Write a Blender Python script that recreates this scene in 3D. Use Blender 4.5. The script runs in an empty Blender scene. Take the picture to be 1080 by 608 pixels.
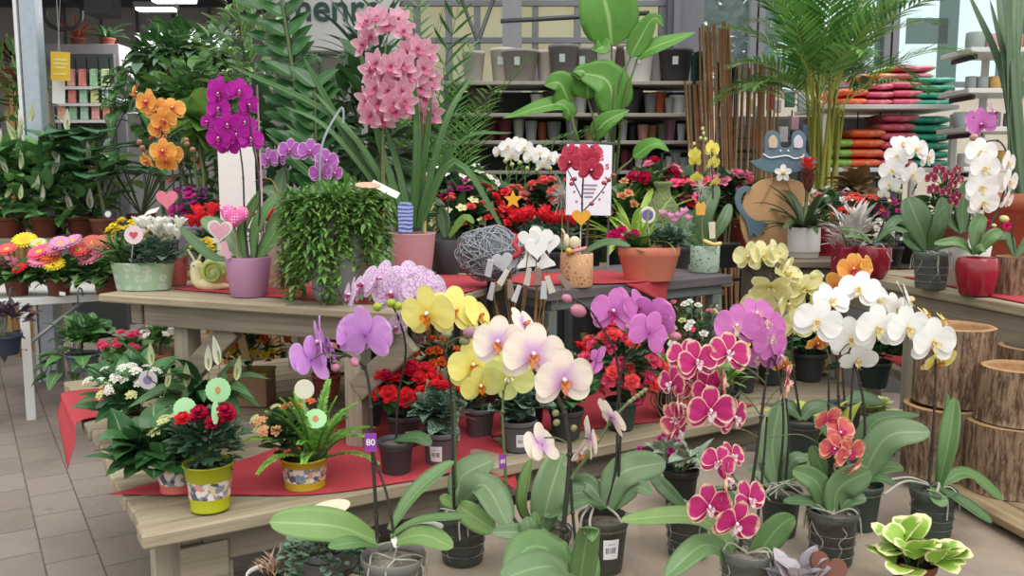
import bpy, math, random
from mathutils import Vector as V, Matrix as Mx, noise as nz
PI = math.pi
rnd = random.Random(7)
U = rnd.uniform
scene = bpy.context.scene
COL = scene.collection
# ------------------------------------------------------------------ camera
CAM = V((0, 0, 1.55)); TILT = math.radians(7.0); FPX = 930.0
FW = V((0, math.cos(TILT), -math.sin(TILT))); UPV = V((0, math.sin(TILT), math.cos(TILT))); RT = V((1, 0, 0))
def P(x, y, d):
    """world point seen at photo position x, y at distance d along the view"""
    return CAM + FW*d + RT*((x-540)/FPX*d) + UPV*((304-y)/FPX*d)
def on(x, y, h):
    """world point at height h seen at photo position x, y"""
    r = FW + RT*((x-540)/FPX) + UPV*((304-y)/FPX)
    return CAM + r*((h-CAM.z)/r.z)
def hexc(s):
    s = s.lstrip('#'); o = []
    for i in (0, 2, 4):
        c = int(s[i:i+2], 16)/255
        o.append(c/12.92 if c <= .04045 else ((c+.055)/1.055)**2.4)
    return (*o, 1)
# ------------------------------------------------------------------ materials
MATS = {}
class NT:
    def __init__(s, name):
        s.m = bpy.data.materials.new(name); s.m.use_nodes = True
        s.n = s.m.node_tree; s.n.nodes.clear()
        s.out = s.add('ShaderNodeOutputMaterial')
    def add(s, t, **k):
        n = s.n.nodes.new(t)
        for a, b in k.items(): setattr(n, a, b)
        return n
    def ln(s, a, b): s.n.links.new(a, b)
    def val(s, n, i, v):
        if hasattr(v, 'is_output'): s.ln(v, n.inputs[i])
        else: n.inputs[i].default_value = v
    def math(s, op, a, b=None, clamp=False):
        n = s.add('ShaderNodeMath', operation=op, use_clamp=clamp); s.val(n, 0, a)
        if b is not None: s.val(n, 1, b)
        return n.outputs[0]
    def mix(s, f, a, b):
        n = s.add('ShaderNodeMix', data_type='RGBA'); s.val(n, 0, f); s.val(n, 6, a); s.val(n, 7, b)
        return n.outputs[2]
    def ramp(s, f, lo, hi):
        n = s.add('ShaderNodeMapRange', interpolation_type='SMOOTHSTEP'); s.val(n, 0, f); s.val(n, 1, lo); s.val(n, 2, hi)
        return n.outputs[0]
    def noise(s, vec, scale, detail=3, rough=.55):
        n = s.add('ShaderNodeTexNoise'); s.val(n, 'Scale', scale); s.val(n, 'Detail', detail); s.val(n, 'Roughness', rough)
        if vec is not None: s.ln(vec, n.inputs['Vector'])
        return n.outputs[0]
    def coord(s, which='Object', scale=None):
        t = s.add('ShaderNodeTexCoord').outputs[which]
        if scale:
            m = s.add('ShaderNodeMapping'); s.ln(t, m.inputs[0]); m.inputs['Scale'].default_value = scale; t = m.outputs[0]
        return t
    def bsdf(s, col, rough=.6, transl=0., spec=.4, metal=0., bump=None, coat=0.):
        b = s.add('ShaderNodeBsdfPrincipled'); s.val(b, 'Base Color', col); s.val(b, 'Roughness', rough)
        s.val(b, 'Specular IOR Level', spec); s.val(b, 'Metallic', metal); s.val(b, 'Coat Weight', coat)
        if bump is not None:
            k = s.add('ShaderNodeBump'); s.val(k, 'Strength', bump[1]); s.val(k, 'Distance', bump[2]); s.ln(bump[0], k.inputs['Height']); s.ln(k.outputs[0], b.inputs['Normal'])
        o = b.outputs[0]
        if transl:
            t = s.add('ShaderNodeBsdfTranslucent'); s.val(t, 0, col)
            m = s.add('ShaderNodeMixShader'); s.val(m, 0, transl); s.ln(o, m.inputs[1]); s.ln(t.outputs[0], m.inputs[2]); o = m.outputs[0]
        s.ln(o, s.out.inputs[0]); return s.m
def flat(name, c, rough=.6, spec=.4, metal=0., var=.08, scale=30, coat=0., transl=0., bump=0):
    """plain material with a faint procedural variation"""
    if name in MATS: return MATS[name]
    t = NT(name); c = hexc(c)
    n = t.noise(t.coord(), scale)
    d = tuple(x*(1-var*2.2) for x in c[:3])+(1,); e = tuple(min(1, x*(1+var*1.2)) for x in c[:3])+(1,)
    MATS[name] = t.bsdf(t.mix(n, d, e), rough, transl, spec, metal, (n, bump, .01) if bump else None, coat); return MATS[name]
def leafm(name, c1, c2, rib=None, edge=None, edge_w=.72, rough=.42, transl=.18, spec=.45, spots=None, rough_edge=.1, back=None):
    if name in MATS: return MATS[name]
    t = NT(name); uv = t.add('ShaderNodeSeparateXYZ'); t.ln(t.coord('UV'), uv.inputs[0])
    isl = t.add('ShaderNodeNewGeometry')
    r = isl.outputs['Random Per Island']
    n = t.noise(t.coord(), 28)
    f = t.math('ADD', t.math('MULTIPLY', r, .75), t.math('MULTIPLY', t.math('SUBTRACT', n, .35), .6), True)
    col = t.mix(f, hexc(c1), hexc(c2))
    av = t.math('ABSOLUTE', t.math('SUBTRACT', t.math('MULTIPLY', uv.outputs[1], 2), 1))
    if spots: col = t.mix(t.ramp(t.noise(t.coord('UV', (4, 2, 1)), 3), .52, .6), col, hexc(spots))
    if edge:
        e = t.math('ADD', t.math('MAXIMUM', av, uv.outputs[0]), t.math('MULTIPLY', t.math('SUBTRACT', t.noise(t.coord(), 60), .5), .5))
        col = t.mix(t.ramp(e, edge_w-rough_edge, edge_w+rough_edge), col, hexc(edge))
    if rib: col = t.mix(t.ramp(av, .1, .02), col, hexc(rib))
    if back: col = t.mix(isl.outputs['Backfacing'], col, hexc(back))
    MATS[name] = t.bsdf(col, rough, transl, spec); return MATS[name]
def petalm(name, base, center=None, edge=None, vein=None, cw=.35, ew=.85, vamt=.7, spots=None, transl=.3, vfreq=16, efall=.08):
    if name in MATS: return MATS[name]
    t = NT(name); uv = t.add('ShaderNodeSeparateXYZ'); t.ln(t.coord('UV'), uv.inputs[0]); u = uv.outputs[0]
    av = t.math('ABSOLUTE', t.math('SUBTRACT', t.math('MULTIPLY', uv.outputs[1], 2), 1))
    isl = t.add('ShaderNodeNewGeometry').outputs['Random Per Island']
    b = hexc(base); col = t.mix(isl, tuple(x*.9 for x in b[:3])+(1,), tuple(min(1, x*1.07) for x in b[:3])+(1,))
    if spots: col = t.mix(t.ramp(t.noise(t.coord('UV', (2.2, 3.0, 1)), 3.4, 4), .47, .56), col, hexc(spots))
    if vein:
        w = t.noise(t.coord('UV', (1.2, vfreq, 1)), 1.6, 3)
        k = t.math('MULTIPLY', t.ramp(w, .47, .6), vamt); k = t.math('MULTIPLY', k, t.ramp(u, 1.0, .5))
        col = t.mix(k, col, hexc(vein))
    if center: col = t.mix(t.ramp(u, cw, 0), col, hexc(center))
    if edge: col = t.mix(t.ramp(t.math('ADD', t.math('MAXIMUM', av, u), t.math('MULTIPLY', t.math('SUBTRACT', t.noise(t.coord('UV'), 9), .5), .12)), ew-efall, ew+efall), col, hexc(edge))
    MATS[name] = t.bsdf(col, .55, transl, .25); return MATS[name]
def woodm(name, c1, c2, c3, rough=.75, sc=1.0, axis=0):
    if name in MATS: return MATS[name]
    t = NT(name); s = [9*sc, 9*sc, 9*sc]; s[axis] = .55*sc
    co = t.coord('Object', tuple(s)); g = t.noise(co, 3.2, 6, .65)
    isl = t.add('ShaderNodeNewGeometry').outputs['Random Per Island']
    s2 = [60*sc]*3; s2[axis] = 1.6*sc
    fine = t.noise(t.coord('Object', tuple(s2)), 2, 3)
    col = t.mix(t.ramp(g, .3, .7), hexc(c1), hexc(c2)); col = t.mix(t.math('MULTIPLY', t.ramp(fine, .5, .75), .5), col, hexc(c3))
    big = t.noise(t.coord(), 2.3, 2); col = t.mix(t.math('MULTIPLY', t.ramp(big, .45, .7), .3), col, hexc(c3))
    h = t.add('ShaderNodeHueSaturation'); t.ln(col, h.inputs['Color']); t.val(h, 'Value', t.math('ADD', .86, t.math('MULTIPLY', isl, .26)))
    MATS[name] = t.bsdf(h.outputs[0], rough, 0, .25, 0, (g, .25, .01)); return MATS[name]
def glassm(name, tint='ffffff', clear=.85, rough=.04, body=None, fres=.5):
    """thin clear plastic or window glass: mostly see-through with a glossy skin"""
    if name in MATS: return MATS[name]
    t = NT(name); tr = t.add('ShaderNodeBsdfTransparent'); t.val(tr, 0, hexc(tint))
    gl = t.add('ShaderNodeBsdfGlossy'); t.val(gl, 'Roughness', rough)
    lw = t.add('ShaderNodeLayerWeight'); t.val(lw, 0, fres)
    a = t.add('ShaderNodeMixShader'); t.val(a, 0, t.math('MULTIPLY', lw.outputs[0], .6)); t.ln(tr.outputs[0], a.inputs[1]); t.ln(gl.outputs[0], a.inputs[2])
    o = a.outputs[0]
    if body:
        d = t.add('ShaderNodeBsdfDiffuse'); t.val(d, 0, hexc(body)); b = t.add('ShaderNodeMixShader')
        t.val(b, 0, 1-clear); t.ln(o, b.inputs[1]); t.ln(d.outputs[0], b.inputs[2]); o = b.outputs[0]
    t.ln(o, t.out.inputs[0]); MATS[name] = t.m; return t.m
# ------------------------------------------------------------------ mesh builder
class MB:
    def __init__(s): s.v = []; s.f = []; s.uv = []; s.mi = []
    def vert(s, p, uv=(0, 0)): s.v.append(V(p)); s.uv.append(uv); return len(s.v)-1
    def face(s, ids, m=0): s.f.append(tuple(ids)); s.mi.append(m)
    def grid(s, rows, m=0, uvs=None, close=False):
        """rows: list of equally long lists of points"""
        n = len(rows[0]); k = len(s.v)
        for i, r in enumerate(rows):
            for j, p in enumerate(r):
                s.vert(p, uvs[i][j] if uvs else (i/(max(1, len(rows)-1)), j/(max(1, n-1))))
        for i in range(len(rows)-1):
            for j in range(n if close else n-1):
                j2 = (j+1) % n
                s.face((k+i*n+j, k+(i+1)*n+j, k+(i+1)*n+j2, k+i*n+j2), m)
        return k
    def tube(s, pts, r, n=6, m=0, cap=True):
        pts = [V(p) for p in pts]; rows = []
        if not isinstance(r, (list, tuple)): r = [r]*len(pts)
        ref = None
        for i, p in enumerate(pts):
            t = (pts[min(i+1, len(pts)-1)]-pts[max(i-1, 0)])
            t = t.normalized() if t.length > 1e-9 else V((0, 0, 1))
            if ref is None: ref = V((1, 0, 0)) if abs(t.x) < .8 else V((0, 1, 0))
            a = (ref - t*ref.dot(t)).normalized(); b = t.cross(a); ref = a
            rows.append([p+(a*math.cos(q)+b*math.sin(q))*r[i] for q in (2*PI*j/n for j in range(n))])
        k = s.grid(rows, m, close=True)
        if cap:
            s.face(tuple(k+j for j in range(n))[::-1] if False else tuple(k+n-1-j for j in range(n)), m)
            e = k+(len(rows)-1)*n; s.face(tuple(e+j for j in range(n)), m)
    def lathe(s, prof, n=28, c=(0, 0, 0), m=0, sx=1., sy=1., ms=None, lobes=0, lamp=0., cap=True):
        """prof: (radius, height) going up the outside"""
        c = V(c); rows = []
        for r, z in prof:
            rows.append([c+V((math.cos(q)*r*sx, math.sin(q)*r*sy, z))*1 if not lobes else c+V((math.cos(q)*r*sx*(1+lamp*abs(math.sin(q*lobes/2))), math.sin(q)*r*sy*(1+lamp*abs(math.sin(q*lobes/2))), z)) for q in (2*PI*j/n for j in range(n))])
        k = len(s.v)
        for i, r in enumerate(rows):
            for j, p in enumerate(r): s.vert(p, (j/n, i/max(1, len(rows)-1)))
        for i in range(len(rows)-1):
            for j in range(n):
                j2 = (j+1) % n
                s.face((k+i*n+j, k+i*n+j2, k+(i+1)*n+j2, k+(i+1)*n+j), ms[i] if ms else m)
        if cap:
            if prof[0][0] > 1e-4: s.face(tuple(k+n-1-j for j in range(n)), ms[0] if ms else m)
            e = k+(len(rows)-1)*n
            if prof[-1][0] > 1e-4: s.face(tuple(e+j for j in range(n)), ms[-1] if ms else m)
    def ball(s, c, r, n=10, m=0, M=None):
        c = V(c); r = V((r, r, r)) if not hasattr(r, '__len__') else V(r); h = max(4, n//2+1); rows = []
        for i in range(h+1):
            a = PI*i/h-PI/2; row = []
            for j in range(n):
                q = 2*PI*j/n; p = V((math.cos(a)*math.cos(q)*r.x, math.cos(a)*math.sin(q)*r.y, math.sin(a)*r.z))
                row.append(c+(M @ p if M else p))
            rows.append(row)
        k = len(s.v)
        for i, rw in enumerate(rows):
            for j, p in enumerate(rw): s.vert(p, (i/h, j/n))
        for i in range(h):
            for j in range(n):
                j2 = (j+1) % n; s.face((k+i*n+j, k+i*n+j2, k+(i+1)*n+j2, k+(i+1)*n+j), m)
    def box(s, c, size, R=None, m=0, bev=0.):
        c = V(c); h = V(size)/2; k = len(s.v)
        if not bev:
            for z in (-1, 1):
                for x, y in ((-1, -1), (1, -1), (1, 1), (-1, 1)):
                    p = V((x*h.x, y*h.y, z*h.z)); s.vert(c+(R @ p if R else p))
            for f in ((3, 2, 1, 0), (4, 5, 6, 7), (0, 1, 5, 4), (1, 2, 6, 5), (2, 3, 7, 6), (3, 0, 4, 7)): s.face([k+i for i in f], m)
            return
        b = bev; prof = []
        def ring(z, i):
            x, y = h.x-i, h.y-i
            return [V((-x, -y+b, z)), V((-x+b, -y, z)), V((x-b, -y, z)), V((x, -y+b, z)), V((x, y-b, z)), V((x-b, y, z)), V((-x+b, y, z)), V((-x, y-b, z))]
        rows = [ring(-h.z, b*.7), ring(-h.z+b, 0), ring(h.z-b, 0), ring(h.z, b*.7)]
        rows = [[c+(R @ p if R else p) for p in r] for r in rows]
        for r in rows:
            for p in r: s.vert(p)
        for i in range(3):
            for j in range(8):
                j2 = (j+1) % 8; s.face((k+i*8+j, k+i*8+j2, k+(i+1)*8+j2, k+(i+1)*8+j), m)
        s.face([k+7-j for j in range(8)], m); s.face([k+24+j for j in range(8)], m)
    def prism(s, out, th, M=None, m=0, ms=None):
        """2-D outline (counter-clockwise) in local XY extruded th along Z"""
        k = len(s.v); n = len(out)
        for z in (0, th):
            for p in out:
                q = V((p[0], p[1], z)); s.vert(M @ q if M else q, (p[0], p[1]))
        s.face([k+n-1-i for i in range(n)], m); s.face([k+n+i for i in range(n)], m if ms is None else ms)
        for i in range(n):
            j = (i+1) % n; s.face((k+i, k+j, k+n+j, k+n+i), m)
    def add(s, o, M=None, m=None):
        k = len(s.v); s.v += [(M @ p if M else p.copy()) for p in o.v]; s.uv += o.uv
        s.f += [tuple(i+k for i in f) for f in o.f]; s.mi += (o.mi if m is None else [m]*len(o.mi))
    def mesh(s, name, mats, smooth=True, off=None):
        me = bpy.data.meshes.new(name); vs = s.v if off is None else [p-off for p in s.v]
        me.from_pydata([tuple(p) for p in vs], [], s.f)
        ul = me.uv_layers.new(name='UVMap'); li = [i for f in s.f for i in f]
        ul.data.foreach_set('uv', [x for i in li for x in s.uv[i]])
        me.polygons.foreach_set('material_index', s.mi)
        if smooth: me.polygons.foreach_set('use_smooth', [True]*len(s.f))
        for m in (mats if isinstance(mats, (list, tuple)) else [mats]): me.materials.append(m)
        me.update(); return me
def tag(o, label, cat, group=None, kind=None):
    if label: o['label'] = label
    if cat: o['category'] = cat
    if group: o['group'] = group
    if kind: o['kind'] = kind
    return o
def thing(name, label, cat, loc, group=None, rz=0.):
    o = bpy.data.objects.new(name, None); COL.objects.link(o); o.location = V(loc); o.rotation_euler = (0, 0, rz); o.empty_display_size = .05
    return tag(o, label, cat, group)
def link(name, me, parent=None, M=None):
    o = bpy.data.objects.new(name, me); COL.objects.link(o)
    if parent is not None: o.parent = parent
    if M is not None:
        if parent is not None and parent.type == 'EMPTY' and parent.rotation_euler.z == 0: M = Mx.Translation(-parent.location) @ M
        o.matrix_basis = M
    return o
def obj(name, mb, mats, parent=None, world=True, smooth=True, bev=0., thick=0., label=None, kind=None):
    """one mesh object; vertices given in world space unless world=False"""
    off = None
    if parent is not None and world:
        off = parent.location.copy()
        if parent.parent is not None: off = off + parent.parent.location
    o = link(name, mb.mesh(name, mats, smooth, off), parent)
    if thick:
        k = o.modifiers.new('thickness', 'SOLIDIFY'); k.thickness = thick; k.offset = 0
    if bev:
        k = o.modifiers.new('bevel', 'BEVEL'); k.width = bev; k.segments = 2; k.limit_method = 'ANGLE'
    if label: o['label'] = label
    if kind: o['kind'] = kind
    return o
def solo(name, mb, mats, label, cat, group=None, smooth=True, **k):
    """a thing that is one mesh: origin at its base"""
    lo = min(p.z for p in mb.v); c = V((sum(p.x for p in mb.v)/len(mb.v), sum(p.y for p in mb.v)/len(mb.v), lo))
    o = link(name, mb.mesh(name, mats, smooth, c)); o.location = c
    if k.get('bev'):
        q = o.modifiers.new('bevel', 'BEVEL'); q.width = k['bev']; q.segments = 2; q.limit_method = 'ANGLE'
    if k.get('thick'):
        q = o.modifiers.new('thickness', 'SOLIDIFY'); q.thickness = k['thick']; q.offset = 0
    return tag(o, label, cat, group, k.get('kind'))
def struct(name, mb, mats, smooth=False):
    o = obj(name, mb, mats, smooth=smooth); o['kind'] = 'structure'; return o
def crom(pts, n=6):
    pts = [V(p) for p in pts]
    if len(pts) < 3: return [pts[0].lerp(pts[-1], i/n) for i in range(n+1)]
    e = [pts[0]*2-pts[1]]+pts+[pts[-1]*2-pts[-2]]; out = []
    for i in range(1, len(e)-2):
        a, b, c, d = e[i-1:i+3]
        for j in range(n):
            t = j/n; out.append(.5*(2*b+(c-a)*t+(2*a-5*b+4*c-d)*t*t+(3*b-a-3*c+d)*t**3))
    return out+[pts[-1]]
def facing(yaw=0, pitch=0, roll=0, up=(0, 0, 1)):
    """rotation whose +Z looks towards the camera side (-Y) turned by yaw (to +X) and pitch (up), degrees"""
    y, p = math.radians(yaw), math.radians(pitch)
    z = V((math.sin(y)*math.cos(p), -math.cos(y)*math.cos(p), math.sin(p)))
    u = V(up); u = u-z*u.dot(z)
    if u.length < 1e-3: u = V((0, 1, 0))
    u.normalize(); x = u.cross(z)
    R = Mx((x, u, z)).transposed().to_4x4()
    return R @ Mx.Rotation(math.radians(roll), 4, 'Z')
def textmesh(name, body, size, depth=.001):
    c = bpy.data.curves.new(name, 'FONT'); c.body = body; c.size = size; c.extrude = depth; c.align_x = 'CENTER'; c.align_y = 'CENTER'
    c.offset = size*.012
    o = bpy.data.objects.new(name, c); COL.objects.link(o); dg = bpy.context.evaluated_depsgraph_get()
    me = bpy.data.meshes.new_from_object(o.evaluated_get(dg)); bpy.data.objects.remove(o); bpy.data.curves.remove(c); me.name = name
    return me
# ------------------------------------------------------------------ leaves and petals
def wfun(shape, u):
    if shape == 'lance': return math.sin(PI*min(1, u**.75*.97+.03))**.9
    if shape == 'ovate': return math.sin(PI*min(1, u**.62*.97+.03))**.8
    if shape == 'strap': return min(1, (u+.12)*4)**.5*max(0, 1-u**5)**.6
    if shape == 'orchid': return (.42+.58*math.sin(PI/2*min(1, u/.55))**1.2)*max(0, 1-max(0, (u-.55)/.45)**2.4)**.5
    if shape == 'heart': return max(0, (1-u))**.75*1.32*min(1, u*5+.35)**.6
    if shape == 'round': return max(0, 1-(2*u-1)**2)**.5
    if shape == 'grass': return max(0, 1-u)**.6*min(1, u*6+.5)
    if shape == 'obov': return math.sin(PI*min(1, u**1.5*.93+.04))**.75
    return 1
def leaf(mb, base, d, L, W, up=V((0, 0, 1)), droop=.8, fold=.25, shape='lance', nu=5, nv=2, m=0, wave=0., twist=0.):
    """leaf blade that starts along d and bends downwards by droop radians"""
    d = V(d).normalized(); side = d.cross(up)
    side = side.normalized() if side.length > 1e-3 else V((1, 0, 0))
    if twist: side = (Mx.Rotation(twist, 3, d) @ side)
    nrm = side.cross(d); p = V(base); rows = []; uvs = []
    for i in range(nu+1):
        u = i/nu; w = wfun(shape, u)*W/2
        a = droop*(u**1.2); t = d*math.cos(a)-nrm*math.sin(a); n = nrm*math.cos(a)+d*math.sin(a)
        row = []; uvr = []
        for j in range(-nv, nv+1) if nv > 1 else (-1, 0, 1):
            v = j/max(1, nv); row.append(p+side*(w*v)+n*(fold*abs(v)*w+(wave*W*math.sin(u*9+v*2) if wave else 0)*abs(v))); uvr.append((u, v*.5+.5))
        rows.append(row); uvs.append(uvr); p = p+t*(L/nu)
    mb.grid(rows, m, uvs)
def bigleaf(mb, path, W, shape='orchid', up=(0, 0, 1), fold=.22, th=.0022, m=0, nu=14, nv=3, curl=0., wave=0., mback=None):
    """thick closed blade swept along given points"""
    pts = crom(path, 8); n = len(pts); seg = [0]
    for i in range(1, n): seg.append(seg[-1]+(pts[i]-pts[i-1]).length)
    def at(s):
        s *= seg[-1]
        for i in range(1, n):
            if seg[i] >= s or i == n-1:
                k = (s-seg[i-1])/max(1e-9, seg[i]-seg[i-1]); return pts[i-1].lerp(pts[i], k), (pts[i]-pts[i-1]).normalized()
    up = V(up); top = []; bot = []; uvs = []; uvb = []
    for i in range(nu+1):
        u = 1-(1-i/nu)**1.35; p, t = at(min(u, 1)); side = t.cross(up)
        side = side.normalized() if side.length > 1e-3 else V((1, 0, 0)); nrm = side.cross(t); w = max(.0006, wfun(shape, u)*W/2)
        rt = []; rb = []; ur = []
        for j in range(-nv, nv+1):
            v = j/nv; q = p+side*(w*v)+nrm*(fold*w*abs(v)**1.3-curl*w*v*v+wave*W*math.sin(u*11+v*2.5)*abs(v))
            k = th*(1-v*v)*(1-u**6)*.5+.00015; rt.append(q+nrm*k); rb.append(q-nrm*k); ur.append((u, v*.5+.5))
        top.append(rt); bot.append(rb[::-1]); uvs.append(ur); uvb.append(ur[::-1])
    rows = [a+b for a, b in zip(top, bot)]; uu = [a+b for a, b in zip(uvs, uvb)]
    k0 = len(mb.v); mb.grid(rows, m, uu, close=True)
def petal(mb, ang, L, W, mid=.55, claw=.25, z0=0., tilt=0., cup=.12, recurve=.1, wave=.0, m=0, nu=8, nv=3, r0=0., ph=0., point=0., sw=0.):
    """petal lying in the XY plane of the flower, pointing along ang (degrees)"""
    a = math.radians(ang); d = V((math.cos(a), math.sin(a), 0)); s = V((-math.sin(a), math.cos(a), 0)); n = V((0, 0, 1)); ti = math.radians(tilt)
    dd = d*math.cos(ti)+n*math.sin(ti); nn = n*math.cos(ti)-d*math.sin(ti); rows = []; uvs = []
    for i in range(nu+1):
        u = math.sin(PI/2*i/nu)
        w = (claw+(1-claw)*math.sin(PI/2*u/mid)**1.3) if u < mid else max(0, 1-((u-mid)/(1-mid))**(2-point))**(.5+point*.4)
        w *= W/2; row = []; ur = []
        for j in range(-nv, nv+1):
            v = j/nv; z = cup*W*(v*v)*u-recurve*L*u*u+wave*W*math.sin(7*v+5*u+ph)*u
            row.append(d*r0+n*z0+dd*(u*L)+s*(w*v+sw*u*u*L)+nn*z); ur.append((u, v*.5+.5))
        rows.append(row); uvs.append(ur)
    mb.grid(rows, m, uvs)
# ------------------------------------------------------------------ shared materials
M_STEM = flat('stem_dark', '2f2a26', .5, var=.15, scale=60)
M_STEMG = flat('stem_green', '56663a', .55, var=.15, scale=60)
M_CANE = flat('cane', 'b08a55', .7, var=.15, scale=80)
M_SOIL = flat('soil', '2b2119', .95, var=.35, scale=90, bump=1)
M_BARK = flat('orchid_bark', '6b6255', .95, var=.3, scale=70, bump=1)
M_ROOT = flat('aerial_root', 'a7a596', .8, var=.15, scale=80)
M_WHITE = flat('white_plastic', 'e6e4e0', .5, var=.02)
M_BLACKP = flat('black_plastic', '2a2b2d', .5, var=.05)
M_GREYP = flat('grey_plastic', '6d6f74', .5, var=.04)
M_DGREYP = flat('dark_grey_plastic', '46484b', .5, var=.04)
M_DGREENP = flat('dark_green_plastic', '3d4a46', .5, var=.05)
M_BROWNP = flat('brown_plastic', '7a4334', .55, var=.06)
M_CLEAR = glassm('clear_plastic', 'b9c0bb', .62, .12, '8d9490')
M_CLEARD = glassm('smoky_clear_plastic', 'c4cac4', .72, .15, '787f79')
M_LEAF = leafm('orchid_leaf', '4c6c3f', '6b8d54', '77985f', rough=.38, transl=.1)
M_LEAFD = leafm('orchid_leaf_dark', '3b5636', '547347', '608051', rough=.36, transl=.08)
M_LEAFB = leafm('orchid_leaf_bluish', '54704a', '748f65', '7f9a70', rough=.4, transl=.1)
M_LEAFL = leafm('orchid_leaf_light', '668a4a', '88a662', '93b06e', rough=.4, transl=.15)
M_FOLD = leafm('foliage_dark', '2a4a2b', '53784a', rough=.4, transl=.25)
M_FOLM = leafm('foliage_mid', '3b6233', '6b9450', rough=.42, transl=.25)
M_FOLL = leafm('foliage_light', '547f36', '90b458', rough=.45, transl=.25)
M_FOLG = leafm('foliage_greyish', '5a7860', '8fa890', rough=.5)
M_GLOSS = leafm('foliage_glossy', '2a5230', '4f7f4a', '6f9a60', rough=.25)
M_CYCL = leafm('cyclamen_leaf', '2e4d38', '4c6e54', edge='8fa894', edge_w=.95, rough=.4, spots='9db3a4')
M_PALM = leafm('palm_leaf', '3f7a35', '86b55a', rough=.4, transl=.25)
M_PALMD = leafm('palm_leaf_dark', '2f5d2b', '5f9345', rough=.4, transl=.2)
M_VARIEG = leafm('variegated_leaf', '5f8a55', '7fa868', edge='dfe2b0', edge_w=.86, rough=.42)
M_YLEAF = leafm('yellow_leaf', 'b9c84a', 'dde08a', rib='8fae3c', rough=.45, transl=.3)
M_TRAD = leafm('purple_edged_leaf', '6f8a6c', 'a2b09c', rib='c9ccc0', edge='6b3c6b', edge_w=.95, rough=.45)
M_SPATHE = flat('spathe_white', 'eceadb', .5, var=.05, transl=.3)
M_SPATHEG = flat('spathe_greenish', 'd3dcae', .5, var=.08, transl=.3)
M_LIPC = flat('column_white', 'efe6e2', .5, var=.03)
# ------------------------------------------------------------------ pots
def stub_profile(rt, h, rb, rim=.018, lip=.0035, inner=.0025, soil=.82):
    """outside profile, over the rim and down inside to the soil"""
    z0 = h-rim; rr = rb+(rt-lip-rb)*(z0/h)
    return [(rb*.94, 0), (rb, .004), (rr, z0), (rr+lip, z0+.002), (rt, h-.002), (rt-.001, h), (rt-inner-.001, h), (rt-inner-lip*.8, h*soil)]
def pot(T, c, rt, h, mat, rb=None, rim=.018, style='plastic', soil=M_SOIL, fill=.84, n=32, sx=1., sy=1., name='pot'):
    c = V(c); rb = rb or rt*.74; mb = MB()
    if style == 'plastic': prof = stub_profile(rt, h, rb, rim, soil=fill)
    elif style == 'plain': prof = [(rb*.96, 0), (rb, .004), (rt-.001, h-.002), (rt-.002, h), (rt-.006, h), (rt-.008, h*fill)]
    elif style == 'cylinder': prof = [(rb*.93, 0), (rb, .008), (rt, h*.5), (rt, h-.003), (rt-.002, h), (rt-.007, h), (rt-.008, h*fill)]
    elif style == 'foot': prof = [(rt*.9, 0), (rt*.93, .004), (rt*.93, h*.17), (rt*.99, h*.19), (rt, h*.22), (rt, h-.002), (rt-.002, h), (rt-.006, h), (rt-.008, h*fill)]
    elif style == 'round': prof = [(rb, 0), (rb*1.06, .004), (rt*.97, h*.42), (rt*1.03, h*.66), (rt*1.01, h*.86), (rt*.93, h*.975), (rt*.9, h), (rt*.86, h*.985), (rt*.84, h*fill)]
    elif style == 'egg': prof = [(rb*.9, 0), (rb, .006), (rb+(rt-rb)*.7, h*.3), (rt, h*.7), (rt*.99, h-.004), (rt*.97, h), (rt*.93, h), (rt*.92, h*fill)]
    mb.lathe(prof, n, c, sx=sx, sy=sy, lobes=9 if style == 'round' else 0, lamp=.045, cap=False)
    mb.lathe([(prof[0][0], 0), (1e-4, 0)], n, c, sx=sx, sy=sy, cap=False)
    p = obj(name, mb, mat, T)
    s = MB(); r = prof[-1][0]+.0008; z = h*fill
    s.lathe([(r, z-.004), (r*.98, z), (r*.6, z+.006), (r*.25, z+.009), (1e-4, z+.01)], n, c, sx=sx, sy=sy, cap=False); obj('soil', s, soil, T)
    return p
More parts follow.
